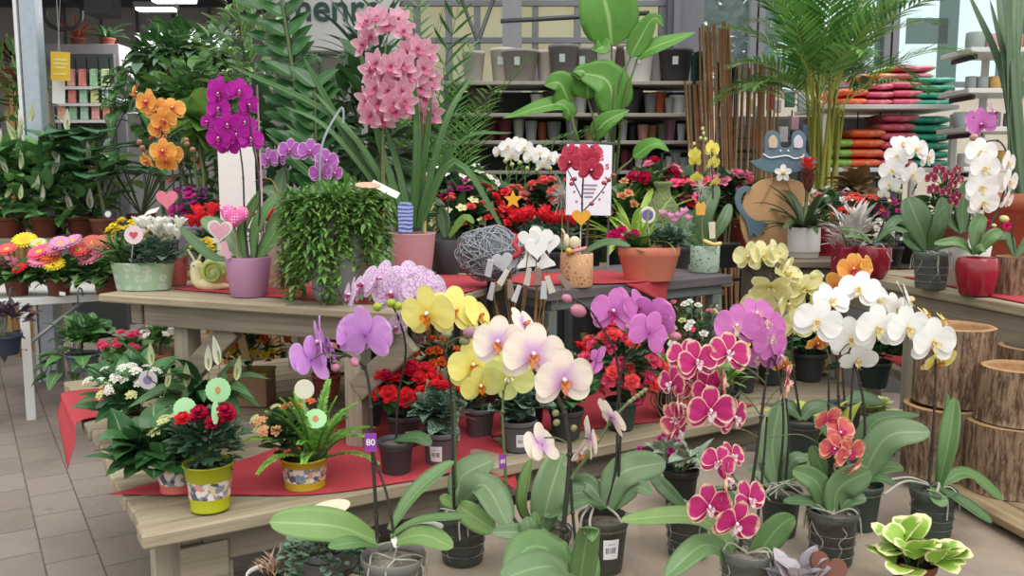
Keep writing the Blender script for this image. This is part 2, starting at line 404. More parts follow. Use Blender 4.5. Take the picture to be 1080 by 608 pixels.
def clearpot(T, c, rt, h, mat=None, bark=M_BARK, seed=1, collar=True):
    """transparent orchid pot with bark and roots inside"""
    c = V(c); mb = MB(); rb = rt*.8; r = random.Random(seed)
    prof = stub_profile(rt, h, rb, .022, .004, .002, .84); prof[-1] = (rt-.007, h*.86)
    mb.lathe(prof, 32, c, cap=False); mb.lathe([(rb*.94, 0), (1e-4, 0)], 32, c, cap=False)
    for k in range(3):
        z = h*(.2+.2*k); q = rb+(rt-rb)*(z/h)+.0006; mb.tube([c+V((math.cos(a)*q, math.sin(a)*q, z)) for a in [2*PI*i/32 for i in range(33)]], .0009, 4)
    p = obj('pot', mb, mat or M_CLEAR, T)
    s = MB(); z = h*.8
    s.lathe([(rb*.86, .006), (rb*.93, .012), (rt*.88, z), (rt*.7, z+.008), (rt*.3, z+.012), (1e-4, z+.013)], 24, c, cap=False)
    for i in range(26):
        a, q = r.uniform(0, 2*PI), rt*.82*r.random()**.5
        s.box(c+V((math.cos(a)*q, math.sin(a)*q, z+.008)), (r.uniform(.006, .016), r.uniform(.005, .012), .006), Mx.Rotation(r.uniform(0, 3), 3, V((r.random(), r.random(), 1))))
    obj('bark', s, bark, T)
    w = MB()
    for i in range(5):
        a = r.uniform(0, 2*PI); pts = []
        for k in range(6):
            zz = z*(1-k/5)*.9+.01; q = (rb+(rt-rb)*(zz/h))*.955; pts.append(c+V((math.cos(a)*q, math.sin(a)*q, zz))); a += r.uniform(-.35, .35)
        w.tube(crom(pts, 4), .0016, 5)
    for i in range(5):
        a = r.uniform(0, 2*PI); a2 = a+r.uniform(-1, 1)
        w.tube(crom([c+V((0, 0, z+.012)), c+V((math.cos(a)*rt*.6, math.sin(a)*rt*.6, z+.03)), c+V((math.cos(a2)*rt*.95, math.sin(a2)*rt*.95, z+.018)), c+V((math.cos(a2)*rt*1.08, math.sin(a2)*rt*1.08, z-.02-.02*r.random()))], 4), [.0024]*12+[.0016], 5)
    obj('root', w, M_ROOT, T)
    return p
M_LABEL = None
def label_mat():
    global M_LABEL
    if M_LABEL: return M_LABEL
    t = NT('price_label'); uv = t.add('ShaderNodeSeparateXYZ'); t.ln(t.coord('UV'), uv.inputs[0]); u, v = uv.outputs[0], uv.outputs[1]
    bars = t.math('GREATER_THAN', t.math('FRACT', t.math('ADD', t.math('MULTIPLY', u, 9), t.math('SINE', t.math('MULTIPLY', u, 23)))), .45)
    inx = t.math('MULTIPLY', t.math('GREATER_THAN', u, .16), t.math('LESS_THAN', u, .8)); iny = t.math('MULTIPLY', t.math('GREATER_THAN', v, .3), t.math('LESS_THAN', v, .6))
    ln = t.math('MULTIPLY', t.math('GREATER_THAN', v, .72), t.math('LESS_THAN', v, .8)); ln = t.math('MULTIPLY', ln, t.math('GREATER_THAN', t.noise(t.coord('UV', (14, 1, 1)), 3, 1), .47)); ln = t.math('MULTIPLY', ln, inx)
    k = t.math('MAXIMUM', t.math('MULTIPLY', bars, t.math('MULTIPLY', inx, iny)), t.math('MULTIPLY', ln, .6))
    M_LABEL = t.bsdf(t.mix(k, hexc('e6e3e6'), hexc('2b2a33')), .5); return M_LABEL
def price_label(T, c, r0, r1, h, az, z0, z1, w):
    """white sticker that follows the pot's wall; az in degrees measured from facing the camera side towards +X"""
    mb = MB(); a0 = math.radians(-90+az); c = V(c); rows = []; uv = []
    for i in range(7):
        a = a0+(i/6-.5)*w/r1; row = []; ur = []
        for j in range(3):
            z = z0+(z1-z0)*j/2; q = r0+(r1-r0)*(z/h)+.0012; row.append(c+V((math.cos(a)*q, math.sin(a)*q, z))); ur.append((i/6, j/2))
        rows.append(row); uv.append(ur)
    mb.grid(rows, 0, uv); obj('price_label', mb, label_mat(), T, label='white price label with a barcode')
# ------------------------------------------------------------------ flower meshes (cached, unit = 1 wide)
FM = {}
def mesh_cached(key, fn):
    if key not in FM: FM[key] = fn()
    return FM[key]
PH = {}
def phal(kind, mat, lip_mat, lip2=None, sep=None, wave=.02, cup=.06, tilt=4): PH[kind] = (mat, lip_mat, lip2 or M_LIPC, sep or mat, wave, cup, tilt)
def phal_mesh(kind, var=0):
    mat, lip, lip2, sep, wave, cup, tilt = PH[kind]
    def body():
        r = random.Random(var*31+5); mb = MB(); j = lambda a: r.uniform(-a, a)
        for a in (90, 214, 326): petal(mb, a+j(4), .49+j(.02), .37+j(.02), .52, .35, -.025, -2+j(5), .06, .06+j(.04), wave*.7, 1, 8, 3, .03, r.random()*6)
        for a in (10, 170): petal(mb, a+j(4), .5+j(.015), .6+j(.03), .56, .2, .012, tilt+j(4), cup, .07+j(.04), wave, 0, 9, 4, .02, r.random()*6, sw=.03 if a < 90 else -.03)
        return mb.mesh('flower', [mat, sep])
    def lipf():
        mb = MB(); mb.ball((0, .035, .06), (.035, .04, .055), 8, 1); mb.ball((0, -.02, .05), (.03, .03, .03), 8, 0)
        for s in (-1, 1): petal(mb, -90+s*62, .15, .13, .6, .4, .04, 52, .3, -.15, 0, 0, 5, 2, .03)
        petal(mb, -90, .2, .15, .45, .5, .05, 28, .35, .45, .02, 0, 6, 2, .03, point=.8)
        for s in (-1, 1): mb.tube([V((s*.012, -.2, .12)), V((s*.04, -.24, .13)), V((s*.07, -.23, .15))], [.008, .005, .002], 4, 0)
        return mb.mesh('lip', [lip, lip2])
    return mesh_cached(('ph', kind, var), body), mesh_cached(('lip', kind), lipf)
def ph_at(T, kind, p, size, yaw=0, pitch=0, roll=0, var=None):
    me, lp = phal_mesh(kind, rnd.randrange(3) if var is None else var)
    S = Mx.Translation(V(p)) @ facing(yaw, pitch, roll) @ Mx.Scale(size, 4)
    f = link('flower', me, T, S); l = bpy.data.objects.new('lip', lp); COL.objects.link(l); l.parent = f; return f
def rel(T, kind, items, d=None):
    """items: (px, py, dist, size, yaw, pitch, roll)"""
    for it in items:
        px, py, dd, size = it[:4]; yaw, pit, rol = (list(it[4:])+[0, 0, 0])[:3]; ph_at(T, kind, P(px, py, dd), size, yaw, pit, rol)
def stalk(T, pts, r=.0032, mat=M_STEM, name='flower_stem', n=6, sub=6, knots=True):
    c = crom([P(*q) if len(q) == 3 and q[0] > 3 else V(q) for q in pts], sub); mb = MB()
    mb.tube(c, [r*(1.25-.5*i/len(c)) for i in range(len(c))], n)
    if knots:
        for i in range(4, len(c)-2, 7): mb.ball(c[i], r*1.6, 6)
    return obj(name, mb, mat, T)
def pedicels(T, pairs, mat=M_STEMG, r=.0017):
    for a, b in pairs:
        a, b = P(*a), P(*b); m = a.lerp(b, .5)+V((0, 0, .006)); mb = MB(); mb.tube(crom([a, m, b], 4), r, 5); obj('flower_stalk', mb, mat, T)
def bud(T, p, L, mat, yaw=0, pitch=20):
    mb = MB(); M = facing(yaw, pitch).to_3x3(); mb.ball(P(*p), (L*.36, L*.36, L*.5), 10, 0, M); obj('bud', mb, mat, T)
def oleaf(T, pts, W, mat=None, up=(0, 0, 1), fold=.22, shape='orchid', curl=0.):
    mb = MB(); bigleaf(mb, [P(*q) if len(q) == 3 and q[0] > 5 else V(q) for q in pts], W, shape, up, fold, curl=curl); obj('leaf', mb, mat or M_LEAF, T)
def tag_card(T, c, w, h, mat, body, size, yaw=0, tmat=None, roll=0):
    """little plastic card carrying printed characters"""
    M = Mx.Translation(V(c)) @ facing(yaw, 0, roll); mb = MB(); mb.prism([(-w/2, -h/2), (w/2, -h/2), (w/2, h/2), (-w/2, h/2)], .0012, M)
    k = obj('price_tag', mb, mat, T, smooth=False, label='purple plastic tag')
    if body:
        me = textmesh('tag_number', body, size, .0004); me.materials.append(tmat or M_WHITE)
        o = bpy.data.objects.new('tag_number', me); COL.objects.link(o); o.parent = k; o.matrix_basis = Mx.Translation(-(T.location)) @ Mx.Translation(V(c)) @ facing(yaw, 0, roll) @ Mx.Translation((0, 0, .0018))
# small flowers ------------------------------------------------------
def fl_daisy(mat, cmat, n=22, layers=2, cr=.16, droop=.1):
    def f():
        mb = MB()
        for l in range(layers):
            for i in range(n): petal(mb, 360*(i+.5*l)/n+rnd.uniform(-4, 4), .48-.07*l, .115, .6, .5, .02*l, 6+9*l, .1, droop, 0, 0, 4, 1, .04)
        mb.ball((0, 0, .02), (cr, cr, .06), 12, 1); return mb.mesh('flower', [mat, cmat])
    return f
def fl_rosette(mat, layers=5, n=6, cup=.5, seed=1):
    def f():
        mb = MB(); r = random.Random(seed)
        for l in range(layers):
            k = l/(layers-1) if layers > 1 else 0
            for i in range(max(3, n-l//2)): petal(mb, 360*(i+.5*l)/max(3, n-l//2)+r.uniform(-12, 12), .5-.3*k, .42-.18*k, .6, .4, .03*l, 8+66*k+r.uniform(-8, 8), .25, -.1+.25*(1-k), .03, 0, 4, 2, .03, r.random()*6)
        return mb.mesh('flower', [mat])
    return f
def fl_head(mat, cmat, n=14, seed=1, petals=4, dome=.22):
    """flat cluster of tiny florets"""
    def f():
        mb = MB(); r = random.Random(seed)
        for i in range(n):
            q = .42*((i+.5)/n)**.5; a = i*2.4; c = V((math.cos(a)*q, math.sin(a)*q, dome*(1-(q/.45)**2)))
            o = MB()
            for p in range(petals): petal(o, 360*p/petals+r.uniform(0, 60)*0+i*37, .15, .12, .6, .4, 0, 14, .2, .05, 0, 0, 3, 1, .01)
            o.ball((0, 0, .012), .025, 5, 1); z = (V((0, 0, 1))+V((c.x, c.y, 0))*1.1).normalized()
            mb.add(o, Mx.Translation(c) @ z.to_track_quat('Z', 'Y').to_matrix().to_4x4())
        return mb.mesh('flower', [mat, cmat])
    return f
def fl_cyclamen(mat, cmat):
    def f():
        mb = MB(); r = random.Random(3)
        for i in range(5): petal(mb, 72*i+r.uniform(-10, 10), .55, .34, .6, .35, 0, 62, .2, .1, .06, 0, 6, 2, .06, r.random()*6)
        mb.ball((0, 0, -.02), (.09, .09, .07), 8, 1); return mb.mesh('flower', [mat, cmat])
    return f
def fl_simple(mat, cmat, n=5, w=.36):
    def f():
        mb = MB()
        for i in range(n): petal(mb, 360*i/n, .48, w, .6, .3, 0, 10, .15, .08, .02, 0, 5, 2, .02)
        mb.ball((0, 0, .03), .08, 6, 1); return mb.mesh('flower', [mat, cmat])
    return f
def fl_spathe(mat, cmat):
    def f():
        mb = MB(); rows = []; uv = []
        for i in range(9):
            u = i/8; w = .15*math.sin(PI*min(1, u**.7*.98+.02))**.85; row = []; ur = []
            for j in range(-3, 4):
                v = j/3; row.append(V((w*math.sin(v*1.9)*1.0, u+.02, .18*u*u-w*math.cos(v*1.9)*.9+.05))); ur.append((u, v*.5+.5))
            rows.append(row); uv.append(ur)
        mb.grid(rows, 0, uv); mb.tube([(0, .1, -.02), (0, .3, -.01), (0, .5, .02)], [.028, .033, .02], 7, 1)
        return mb.mesh('flower', [mat, cmat])
    return f
def fl_cymb(mat, lip):
    def f():
        mb = MB(); r = random.Random(8)
        for a in (90, 210, 330): petal(mb, a, .52, .36, .5, .4, -.02, 14, .15, -.05, .015, 0, 7, 2, .02, point=.6)
        for a in (35, 145): petal(mb, a, .5, .36, .5, .4, .02, 26, .15, -.1, .015, 0, 7, 2, .02, point=.6)
        petal(mb, 270, .3, .26, .6, .6, .08, 40, .5, .35, .04, 1, 6, 2, .03); mb.ball((0, .03, .1), (.05, .06, .1), 8, 1)
        return mb.mesh('flower', [mat, lip])
    return f
M_YC = flat('flower_centre_yellow', 'd9b23a', .7); M_DC = flat('flower_centre_dark', '4a3423', .8); M_GC = flat('flower_centre_green', '8f9a4a', .7)
SF = {}
def sf(kind, fn): SF[kind] = fn
def bloom(T, kind, p, size, R, name='flower'):
    me = mesh_cached(('sf', kind), SF[kind]); return link(name, me, T, Mx.Translation(V(p)) @ R @ Mx.Scale(size, 4))
def pm(name, c, c2=None, tr=.25): return petalm('petal_'+name, c, c2, cw=.5, transl=tr)
for nm, c, c2 in (('red', 'ea3440', 'dc2833'), ('crimson', 'c41c48', '9c1638'), ('hotpink', 'fa6a94', 'f2527f'), ('coralred', 'fb6a6c', 'f0565c'), ('orange', 'e8763a', 'd0551f'), ('pink', 'e88aa8', 'f3b6c4'),
                  ('white', 'efefe9', 'e4e6cf'), ('yellow', 'f2dc3a', 'e0b820'), ('magenta', 'c2278c', 'a01070'), ('purple', '8a3f8f', '6b2a70'), ('peachy', 'e6a97c', 'd98a5a'), ('salmon', 'd8766a', 'c65a50'), ('fuchsia', 'e0257f', 'c41866'), ('cream', 'dcdca6', 'c3cc7a'), ('lilacpink', 'e7a6cf', 'd77fb8')):
    m = pm(nm, c, c2); sf('head_'+nm, fl_head(m, M_YC)); sf('rose_'+nm, fl_rosette(m, 6, 6)); sf('daisy_'+nm, fl_daisy(m, M_DC if nm in ('pink', 'red') else M_YC)); sf('cyc_'+nm, fl_cyclamen(m, m)); sf('five_'+nm, fl_simple(m, M_YC)); sf('tuft_'+nm, fl_rosette(m, 3, 5, seed=4))
sf('spathe', fl_spathe(M_SPATHE, M_GC)); sf('spathe_green', fl_spathe(M_SPATHEG, M_GC))
# ------------------------------------------------------------------ foliage
def rdir(zmin=-.2):
    while True:
        v = V((U(-1, 1), U(-1, 1), U(zmin, 1)))
        if .1 < v.length < 1: return v.normalized()
def bush(T, c, rx, ry, rz, n, L, W, mat, shape='ovate', droop=.7, zmin=-.35, nu=4, upb=.35, inner=.25, name='foliage', fold=.2, stems=True, root=None, wave=0.):
    """dense crown of separate leaves round an ellipsoid centre"""
    c = V(c); mb = MB()
    for i in range(n):
        v = rdir(zmin); k = inner+(1-inner)*rnd.random()**.5; q = c+V((v.x*rx, v.y*ry, v.z*rz))*k
        d = V((v.x, v.y, v.z*.6+upb))+V((U(-.5, .5), U(-.5, .5), U(-.3, .4))); l = L*U(.65, 1.15)
        leaf(mb, q-d.normalized()*l*.5, d, l, W*U(.75, 1.15), droop=droop*U(.6, 1.4), fold=fold, shape=shape, nu=nu, nv=1, twist=U(-.4, .4), wave=wave)
    o = obj(name, mb, mat, T)
    if stems and root is not None:
        s = MB(); root = V(root)
        for i in range(6):
            v = rdir(.1); s.tube([root+V((v.x*.012, v.y*.012, 0)), c+V((v.x*rx*.3, v.y*ry*.3, -rz*.3)), c+V((v.x*rx*.7, v.y*ry*.7, v.z*rz*.6))], [.003, .0025, .0015], 5)
        obj('stem', s, M_STEMG, T)
    return o
def blooms(T, kind, c, rx, ry, rz, n, size, zmin=.25, jit=.06, facec=True, out=1.05, spread=None, up=.5):
    c = V(c); pts = []
    for i in range(n*12):
        v = rdir(zmin)
        if v.y > .45: v.y = -v.y*.6
        q = c+V((v.x*rx, v.y*ry, v.z*rz))*out*U(.94, 1.06)
        if all((q-o).length > size*.62 for o, _ in pts): pts.append((q, v))
        if len(pts) >= n: break
    for q, v in pts:
        z = (V((v.x*.8, v.y*.8-.15, v.z+up))+V((U(-.2, .2), U(-.2, .2), U(-.1, .2)))).normalized()
        bloom(T, kind, q, size*U(.85, 1.12), z.to_track_quat('Z', 'Y').to_matrix().to_4x4() @ Mx.Rotation(U(0, 6), 4, 'Z'))
def potted(label, cat, base, rt, ph, pmat, crown, leafmat, nleaf=90, LW=(.05, .03), shape='ovate', kind=None, nb=10, bs=.035, group=None, name='potted_plant', style='plastic', rb=None, fsz=None, droop=.7, zmin=-.35, bz=.25, pname='pot', pos=None, out=1.05, label_at=None, upb=.35, sub=None, fol='foliage'):
    """a potted bushy plant: pot, soil, foliage, flowers. crown = (rise above pot rim, radius, height radius)"""
    b = V(base); T = thing(name, label, cat, b, group); pot(T, b, rt, ph, pmat, rb, style=style, name=pname)
    c = b+V((0, 0, ph+crown[0]))
    bush(T, c, crown[1], crown[1], crown[2], nleaf, LW[0], LW[1], leafmat, shape, droop, zmin, root=b+V((0, 0, ph*.85)), upb=upb, name=fol)
    if kind:
        for kd, q in ((kind, nb),) if isinstance(kind, str) else kind: blooms(T, kd, c, crown[1], crown[1], crown[2], q, bs, bz, out=out)
    return T
def strapclump(T, c, n, L, W, mat, spread=.5, droop=1.3, nu=9, r0=.02, shape='strap', name='leaf', zlo=.2, upmin=.3, az=None, fold=.3):
    """grass-like clump whose long blades are parts"""
    c = V(c)
    for i in range(n):
        a = 2*PI*i/n+U(-.3, .3) if az is None else math.radians(U(*az)); e = U(upmin, 1); mb = MB(); d = V((math.cos(a)*spread*(1.3-e), math.sin(a)*spread*(1.3-e), e))
        leaf(mb, c+V((math.cos(a)*r0, math.sin(a)*r0, 0)), d, L*U(.7, 1.1), W*U(.8, 1.1), droop=droop*U(.5, 1.2), fold=fold, shape=shape, nu=nu, nv=1, twist=U(-.3, .3))
        obj(name, mb, mat, T)
def palm(T, base, n, L, mat, stemmat, tilt=(.2, 1.0), leaflet=(.22, .016), nl=26, trunk=0., az0=0., fr=.02, arch=1.1, azs=None):
    """feather palm: each frond is a part with its leaflets in its mesh"""
    base = V(base)
    for i in range(n):
        a = (az0+2*PI*i/n+U(-.35, .35)) if azs is None else math.radians(azs[i % len(azs)])+U(-.15, .15); e = tilt[0]+(tilt[1]-tilt[0])*((i*.618) % 1); l = L*U(.8, 1.1)
        d = V((math.cos(a)*math.sin(e), math.sin(a)*math.sin(e), math.cos(e))); mb = MB(); p = base+V((math.cos(a)*fr, math.sin(a)*fr, 0)); pts = []; dirs = []
        side = d.cross(V((0, 0, 1))).normalized(); nrm = side.cross(d); ar = arch*U(.7, 1.15)*(.5+e*.6)
        for k in range(nl+1):
            u = k/nl; q = ar*u**1.8; t = d*math.cos(q)-nrm*math.sin(q)*1.0; pts.append(p.copy()); dirs.append((t, nrm*math.cos(q)+d*math.sin(q))); p = p+t*(l/nl)
        mb.tube(pts[::2], [.005*(1-.8*k/len(pts[::2])) for k in range(len(pts[::2]))], 5, 1)
        s0 = int(nl*.3)
        for k in range(s0, nl+1):
            u = (k-s0)/(nl-s0); t, nn = dirs[k]; ll = leaflet[0]*(.55+.45*math.sin(PI*min(1, u*.8+.15)))*(1-.35*u)
            for s in (-1, 1): leaf(mb, pts[k], t*(.55+.7*u)+side*s+nn*.35+V((U(-.1, .1), U(-.1, .1), U(-.12, .08))), ll*U(.85, 1.1), leaflet[1], up=nn, droop=.7*U(.5, 1.3), fold=.2, shape='lance', nu=3, nv=1)
        obj('frond', mb, [mat, stemmat], T)
# ------------------------------------------------------------------ little picks and ornaments
def heart(s, n=14):
    o = []
    for i in range(2*n):
        a = 2*PI*i/(2*n); x = 16*math.sin(a)**3; y = 13*math.cos(a)-5*math.cos(2*a)-2*math.cos(3*a)-math.cos(4*a); o.append((x*s/32, y*s/32))
    return o[::-1]
def disc(r, n=28, sx=1., scal=0., k=18): return [(math.cos(2*PI*i/n)*r*sx*(1+scal*math.cos(k*2*PI*i/n)), math.sin(2*PI*i/n)*r*(1+scal*math.cos(k*2*PI*i/n))) for i in range(n)]
def pick(T, c, outline, th, mat, stick, foot, smat=M_CANE, yaw=0, roll=0, pitch=0, name='pick', inner=None, imat=None, sr=.0018, own=None):
    """flat ornament on a stick; part of T, or a thing of its own when own=(label, category, group)"""
    c = V(c); foot = V(foot)
    if own: T = thing(name, own[0], own[1], foot, own[2] if len(own) > 2 else None); name = own[3] if len(own) > 3 else 'ornament'
    M = Mx.Translation(c) @ facing(yaw, pitch, roll) @ Mx.Translation((0, 0, -th/2)); mb = MB(); mb.prism(outline, th, M); o = obj(name, mb, mat, T, smooth=False, bev=min(.002, th*.3))
    if inner:
        k = MB(); k.prism(inner, th+.002, Mx.Translation(c) @ facing(yaw, pitch, roll) @ Mx.Translation((0, 0, -th/2-.001))); obj('inlay', k, imat, o if False else T, smooth=False)
    if stick:
        s = MB(); s.tube([c+facing(yaw, pitch, roll) @ V((0, 0, -th*.5-.001)), foot.lerp(c, .5), foot], sr, 6); obj('stick', s, smat, T)
    return T
def put_stand(b, what):
    """plain wooden stool that lifts a tall plant off the floor"""
    T = thing('plant_stand', 'wooden stool under the '+' '.join(what.split()[:11]), 'stand', (b.x, b.y, 0)); mb = MB(); mb.box((b.x, b.y, b.z-.016), (.3, .3, .03), bev=.004); obj('seat', mb, M_CANE, T, smooth=False)
    for x in (-.11, .11):
        for y in (-.11, .11): mb = MB(); mb.box((b.x+x, b.y+y, (b.z-.032)/2), (.035, .035, b.z-.032)); obj('leg', mb, M_CANE, T, smooth=False)
def cloth(name, rows, mat, label, cat, wav=.004, nsub=8, th=.0016, group=None):
    """felt strip: rows of world points interpolated into a draped sheet"""
    m = len(rows[0]); cols = [crom([r[j] for r in rows], nsub) for j in range(m)]; rr = []
    for i in range(len(cols[0])):
        line = crom([cols[j][i] for j in range(m)], nsub)
        rr.append([p+V((0, 0, abs(nz.noise(p*6))*wav+.0015)) for p in line])
    mb = MB(); mb.grid(rr); return solo(name, mb, mat, label, cat, group, thick=th)
# ------------------------------------------------------------------ light, sky, camera
w = bpy.data.worlds.new('World'); scene.world = w; w.use_nodes = True; nt = w.node_tree; nt.nodes.clear()
o_ = nt.nodes.new('ShaderNodeOutputWorld'); bg = nt.nodes.new('ShaderNodeBackground'); tc = nt.nodes.new('ShaderNodeTexCoord'); sx = nt.nodes.new('ShaderNodeSeparateXYZ'); cr = nt.nodes.new('ShaderNodeValToRGB')
nt.links.new(tc.outputs['Generated'], sx.inputs[0]); nt.links.new(sx.outputs[2], cr.inputs[0]); nt.links.new(cr.outputs[0], bg.inputs[0]); nt.links.new(bg.outputs[0], o_.inputs[0])
cr.color_ramp.elements[0].position = 0.0; cr.color_ramp.elements[0].color = (.6, .62, .6, 1); cr.color_ramp.elements[1].position = .75; cr.color_ramp.elements[1].color = (1, .985, .955, 1)
e = cr.color_ramp.elements.new(.05); e.color = (.88, .95, .97, 1)
bg.inputs[1].default_value = 1.0
sun = bpy.data.lights.new('skylight_sun', 'SUN'); sun.energy = 1.5; sun.angle = math.radians(50); sun.color = (1, .97, .93)
so = bpy.data.objects.new('skylight_sun', sun); COL.objects.link(so); so.rotation_euler = (math.radians(28), math.radians(14), 0)
cam = bpy.data.cameras.new('camera'); co = bpy.data.objects.new('camera', cam); COL.objects.link(co); scene.camera = co
cam.sensor_fit = 'HORIZONTAL'; cam.sensor_width = 36; cam.lens = FPX/1080*36; cam.clip_start = .05; co.location = CAM; co.rotation_euler = (PI/2-TILT, 0, 0)
scene.view_settings.view_transform = 'Standard'; scene.view_settings.look = 'None'; scene.view_settings.gamma = 1; scene.view_settings.use_curve_mapping = False
scene.view_settings.exposure = .42
try:
    cy = scene.cycles; cy.max_bounces = 7; cy.diffuse_bounces = 4; cy.glossy_bounces = 2; cy.transmission_bounces = 3; cy.transparent_max_bounces = 10; cy.caustics_reflective = False; cy.caustics_refractive = False; cy.use_denoising = True; cy.sample_clamp_indirect = 4
except Exception: pass
# ------------------------------------------------------------------ the setting
A33 = math.radians(31.8); AX = V((math.cos(A33), math.sin(A33), 0)); BX = V((-math.sin(A33), math.cos(A33), 0))
def pavers():
    t = NT('pavers'); m = t.add('ShaderNodeMapping'); t.ln(t.coord('Object'), m.inputs[0]); m.inputs['Rotation'].default_value = (0, 0, math.radians(90-32))
    n = t.noise(t.coord(), 1.7, 5); n2 = t.noise(t.coord(), 26, 4)
    b = t.add('ShaderNodeTexBrick'); t.ln(m.outputs[0], b.inputs['Vector']); t.val(b, 'Scale', 1.0); t.val(b, 'Brick Width', .3); t.val(b, 'Row Height', .2); t.val(b, 'Mortar Size', .004); t.val(b, 'Mortar Smooth', .3)
    t.val(b, 'Color1', hexc('938880')); t.val(b, 'Color2', hexc('877c74')); t.val(b, 'Mortar', hexc('5f5650')); b.offset = .5
    col = t.mix(t.math('MULTIPLY', t.ramp(n, .45, .72), .4), b.outputs[0], hexc('6d625c')); col = t.mix(t.math('MULTIPLY', t.ramp(n2, .5, .8), .35), col, hexc('a3988d'))
    st = t.noise(t.coord(), 3.1, 2); col = t.mix(t.math('MULTIPLY', t.ramp(st, .68, .74), .5), col, hexc('4d413a'))
    return t.bsdf(col, .8, 0, .25, 0, (b.outputs['Fac'], -.35, .01))
mb = MB(); mb.box((0, 5, -.06), (22, 20, .12)); struct('floor', mb, pavers())
M_WALLG = flat('wall_grey', 'a9a7a5', .85, var=.03, scale=3); M_CEIL = flat('ceiling_grey', '6e6d6f', .85, var=.04, scale=3); M_FRAME = flat('window_frame_grey', '77797c', .5, var=.04, metal=.2)
M_BLIND = flat('blind_cream', 'fdf0d6', .8, var=.02, scale=4, transl=.9)
mb = MB(); mb.box((-5.2, 12.1, 2.1), (7.6, .15, 4.6))
for k in range(16): mb.box((-8.8+k*.48, 12.0, 2.3), (.02, .04, 4.0), m=1)
struct('wall_back', mb, [M_WALLG, M_CEIL])
mb = MB(); mb.box((-9.05, 7.5, 2.1), (.15, 9.4, 4.6)); struct('wall_left', mb, M_WALLG)
mb = MB(); mb.box((-5.4, 9.6, 3.95), (7.4, 5.0, .12))
for k in range(6): mb.box((-5.4, 7.3+k*.9, 3.84), (7.4, .07, .12), m=1)
for k in range(3): mb.box((-7.6+k*2.2, 9.6, 3.76), (.09, 5.0, .14), m=1)
struct('ceiling', mb, [M_CEIL, flat('ceiling_beam', '55555a', .8)])
# glazed front: window_1 has its roller blind down, window_2 is clear
YW = 8.6
def window(n, x0, x1, z0, z1, xs, zs, blind):
    T = bpy.data.objects.new('window_%d' % n, None); COL.objects.link(T); T.location = (x0, YW, 0); T['kind'] = 'structure'; f = MB()
    for x in xs: f.box((x, YW, (z0+z1)/2), (.06, .09, z1-z0))
    for z in zs: f.box(((x0+x1)/2, YW-.03, z), (x1-x0, .05, .05))
    obj('frame', f, M_FRAME, T, smooth=False)
    g = MB(); g.box(((x0+x1)/2, YW+.03, (z0+z1)/2), (x1-x0, .006, z1-z0)); obj('pane', g, glassm('window_glass', 'eef6f6', .93, .02, 'dfe8ea', .2), T, smooth=False)
    if blind:
        b = MB(); rows = []
        b.box(((x0+x1)/2, YW+.09, (z0+z1)/2), (x1-x0, .004, z1-z0)); obj('roller_blind', b, M_BLIND, T, smooth=False)
    return T
W1 = window(1, -1.25, 1.45, 2.1, 4.6, (-1.2, -.9, -.6, -.33, .03, .22, .62, .98, 1.42), (2.16, 2.86, 3.2), True)
W2 = window(2, 1.75, 7.2, 2.4, 4.6, (1.78, 2.28, 2.36, 3.55, 3.63, 4.9, 4.98, 6.2), (2.45,), False)
mb = MB(); mb.box((1.6, YW-.05, 2.3), (.3, .25, 4.6)); mb.box((1.52, YW-.2, 2.3), (.06, .1, 4.6)); struct('wall_pier', mb, flat('pier_grey', '6d6f76', .7))
mb = MB(); mb.box((.2, YW+.14, 1.05), (2.7, .1, 2.1)); struct('wall_front', mb, flat('wall_dark', '4a4848', .85))
mb = MB(); mb.box((4.5, YW+.06, 1.2), (5.6, .14, 2.4)); struct('wall_sill', mb, flat('sill_cream', 'cfc4b4', .8))
# truss bars of the glazed front
T = thing('steel_truss', 'dark steel truss of crossing bars in front of the cream blind', 'truss', (-.1, 8.0, 0)); mb = MB()
mb.box((.0, 8.0, 2.2), (.17, .12, 4.4)); obj('upright', mb, flat('truss_grey', '85868a', .5, metal=.3), T, smooth=False)
for z0, z1, x1 in ((2.93, 3.0, 1.2), (3.18, 3.32, .5), (3.24, 3.4, .5)):
    mb = MB(); mb.tube([(-.1, 7.95, z0), (x1, 7.95, z1)], .022, 6); obj('bar', mb, flat('truss_dark', '4c4d50', .5, metal=.3), T)
mb = MB(); mb.tube([(-.3, 7.95, 2.75), (.02, 7.95, 3.6)], .018, 6); obj('bar', mb, MATS['truss_dark'], T)
mb = MB(); mb.tube([(-.55, 7.95, 3.4), (-.3, 7.95, 2.75)], .016, 6); obj('bar', mb, MATS['truss_dark'], T)
# big letters stuck on the glass, seen from behind
M_LET = flat('letter_film', '8ba299', .7, transl=.35, var=.02)
def ringo(cx, cz, rx, rz, k=.5, n=32):
    mb = MB(); rows = []
    for i in range(n+1):
        a = 2*PI*i/n; rows.append([V((cx+math.cos(a)*rx*q, YW+.045, cz+math.sin(a)*rz*q)) for q in (k, 1)])
    mb.grid(rows); return mb
lx = lambda px: (px-540)/930*YW
T = thing('letter', 'big grey-green letter O stuck on the window glass', 'letter', (lx(815), YW+.05, 2.4), 'letters on the window glass'); obj('letter_shape', ringo(lx(822), 2.95, .32, .5, .48), M_LET, T, thick=.004)
T = thing('letter', 'big grey-green letter H stuck on the window glass above the compost bags', 'letter', (lx(975), YW+.05, 2.4), 'letters on the window glass'); mb = MB()
mb.box((lx(990), YW+.047, 2.9), (.19, .004, 1.5)); mb.box((lx(968), YW+.047, 2.96), (.4, .004, .24)); mb.box((lx(925), YW+.047, 2.9), (.19, .004, 1.5)); obj('letter_shape', mb, M_LET, T, smooth=False)
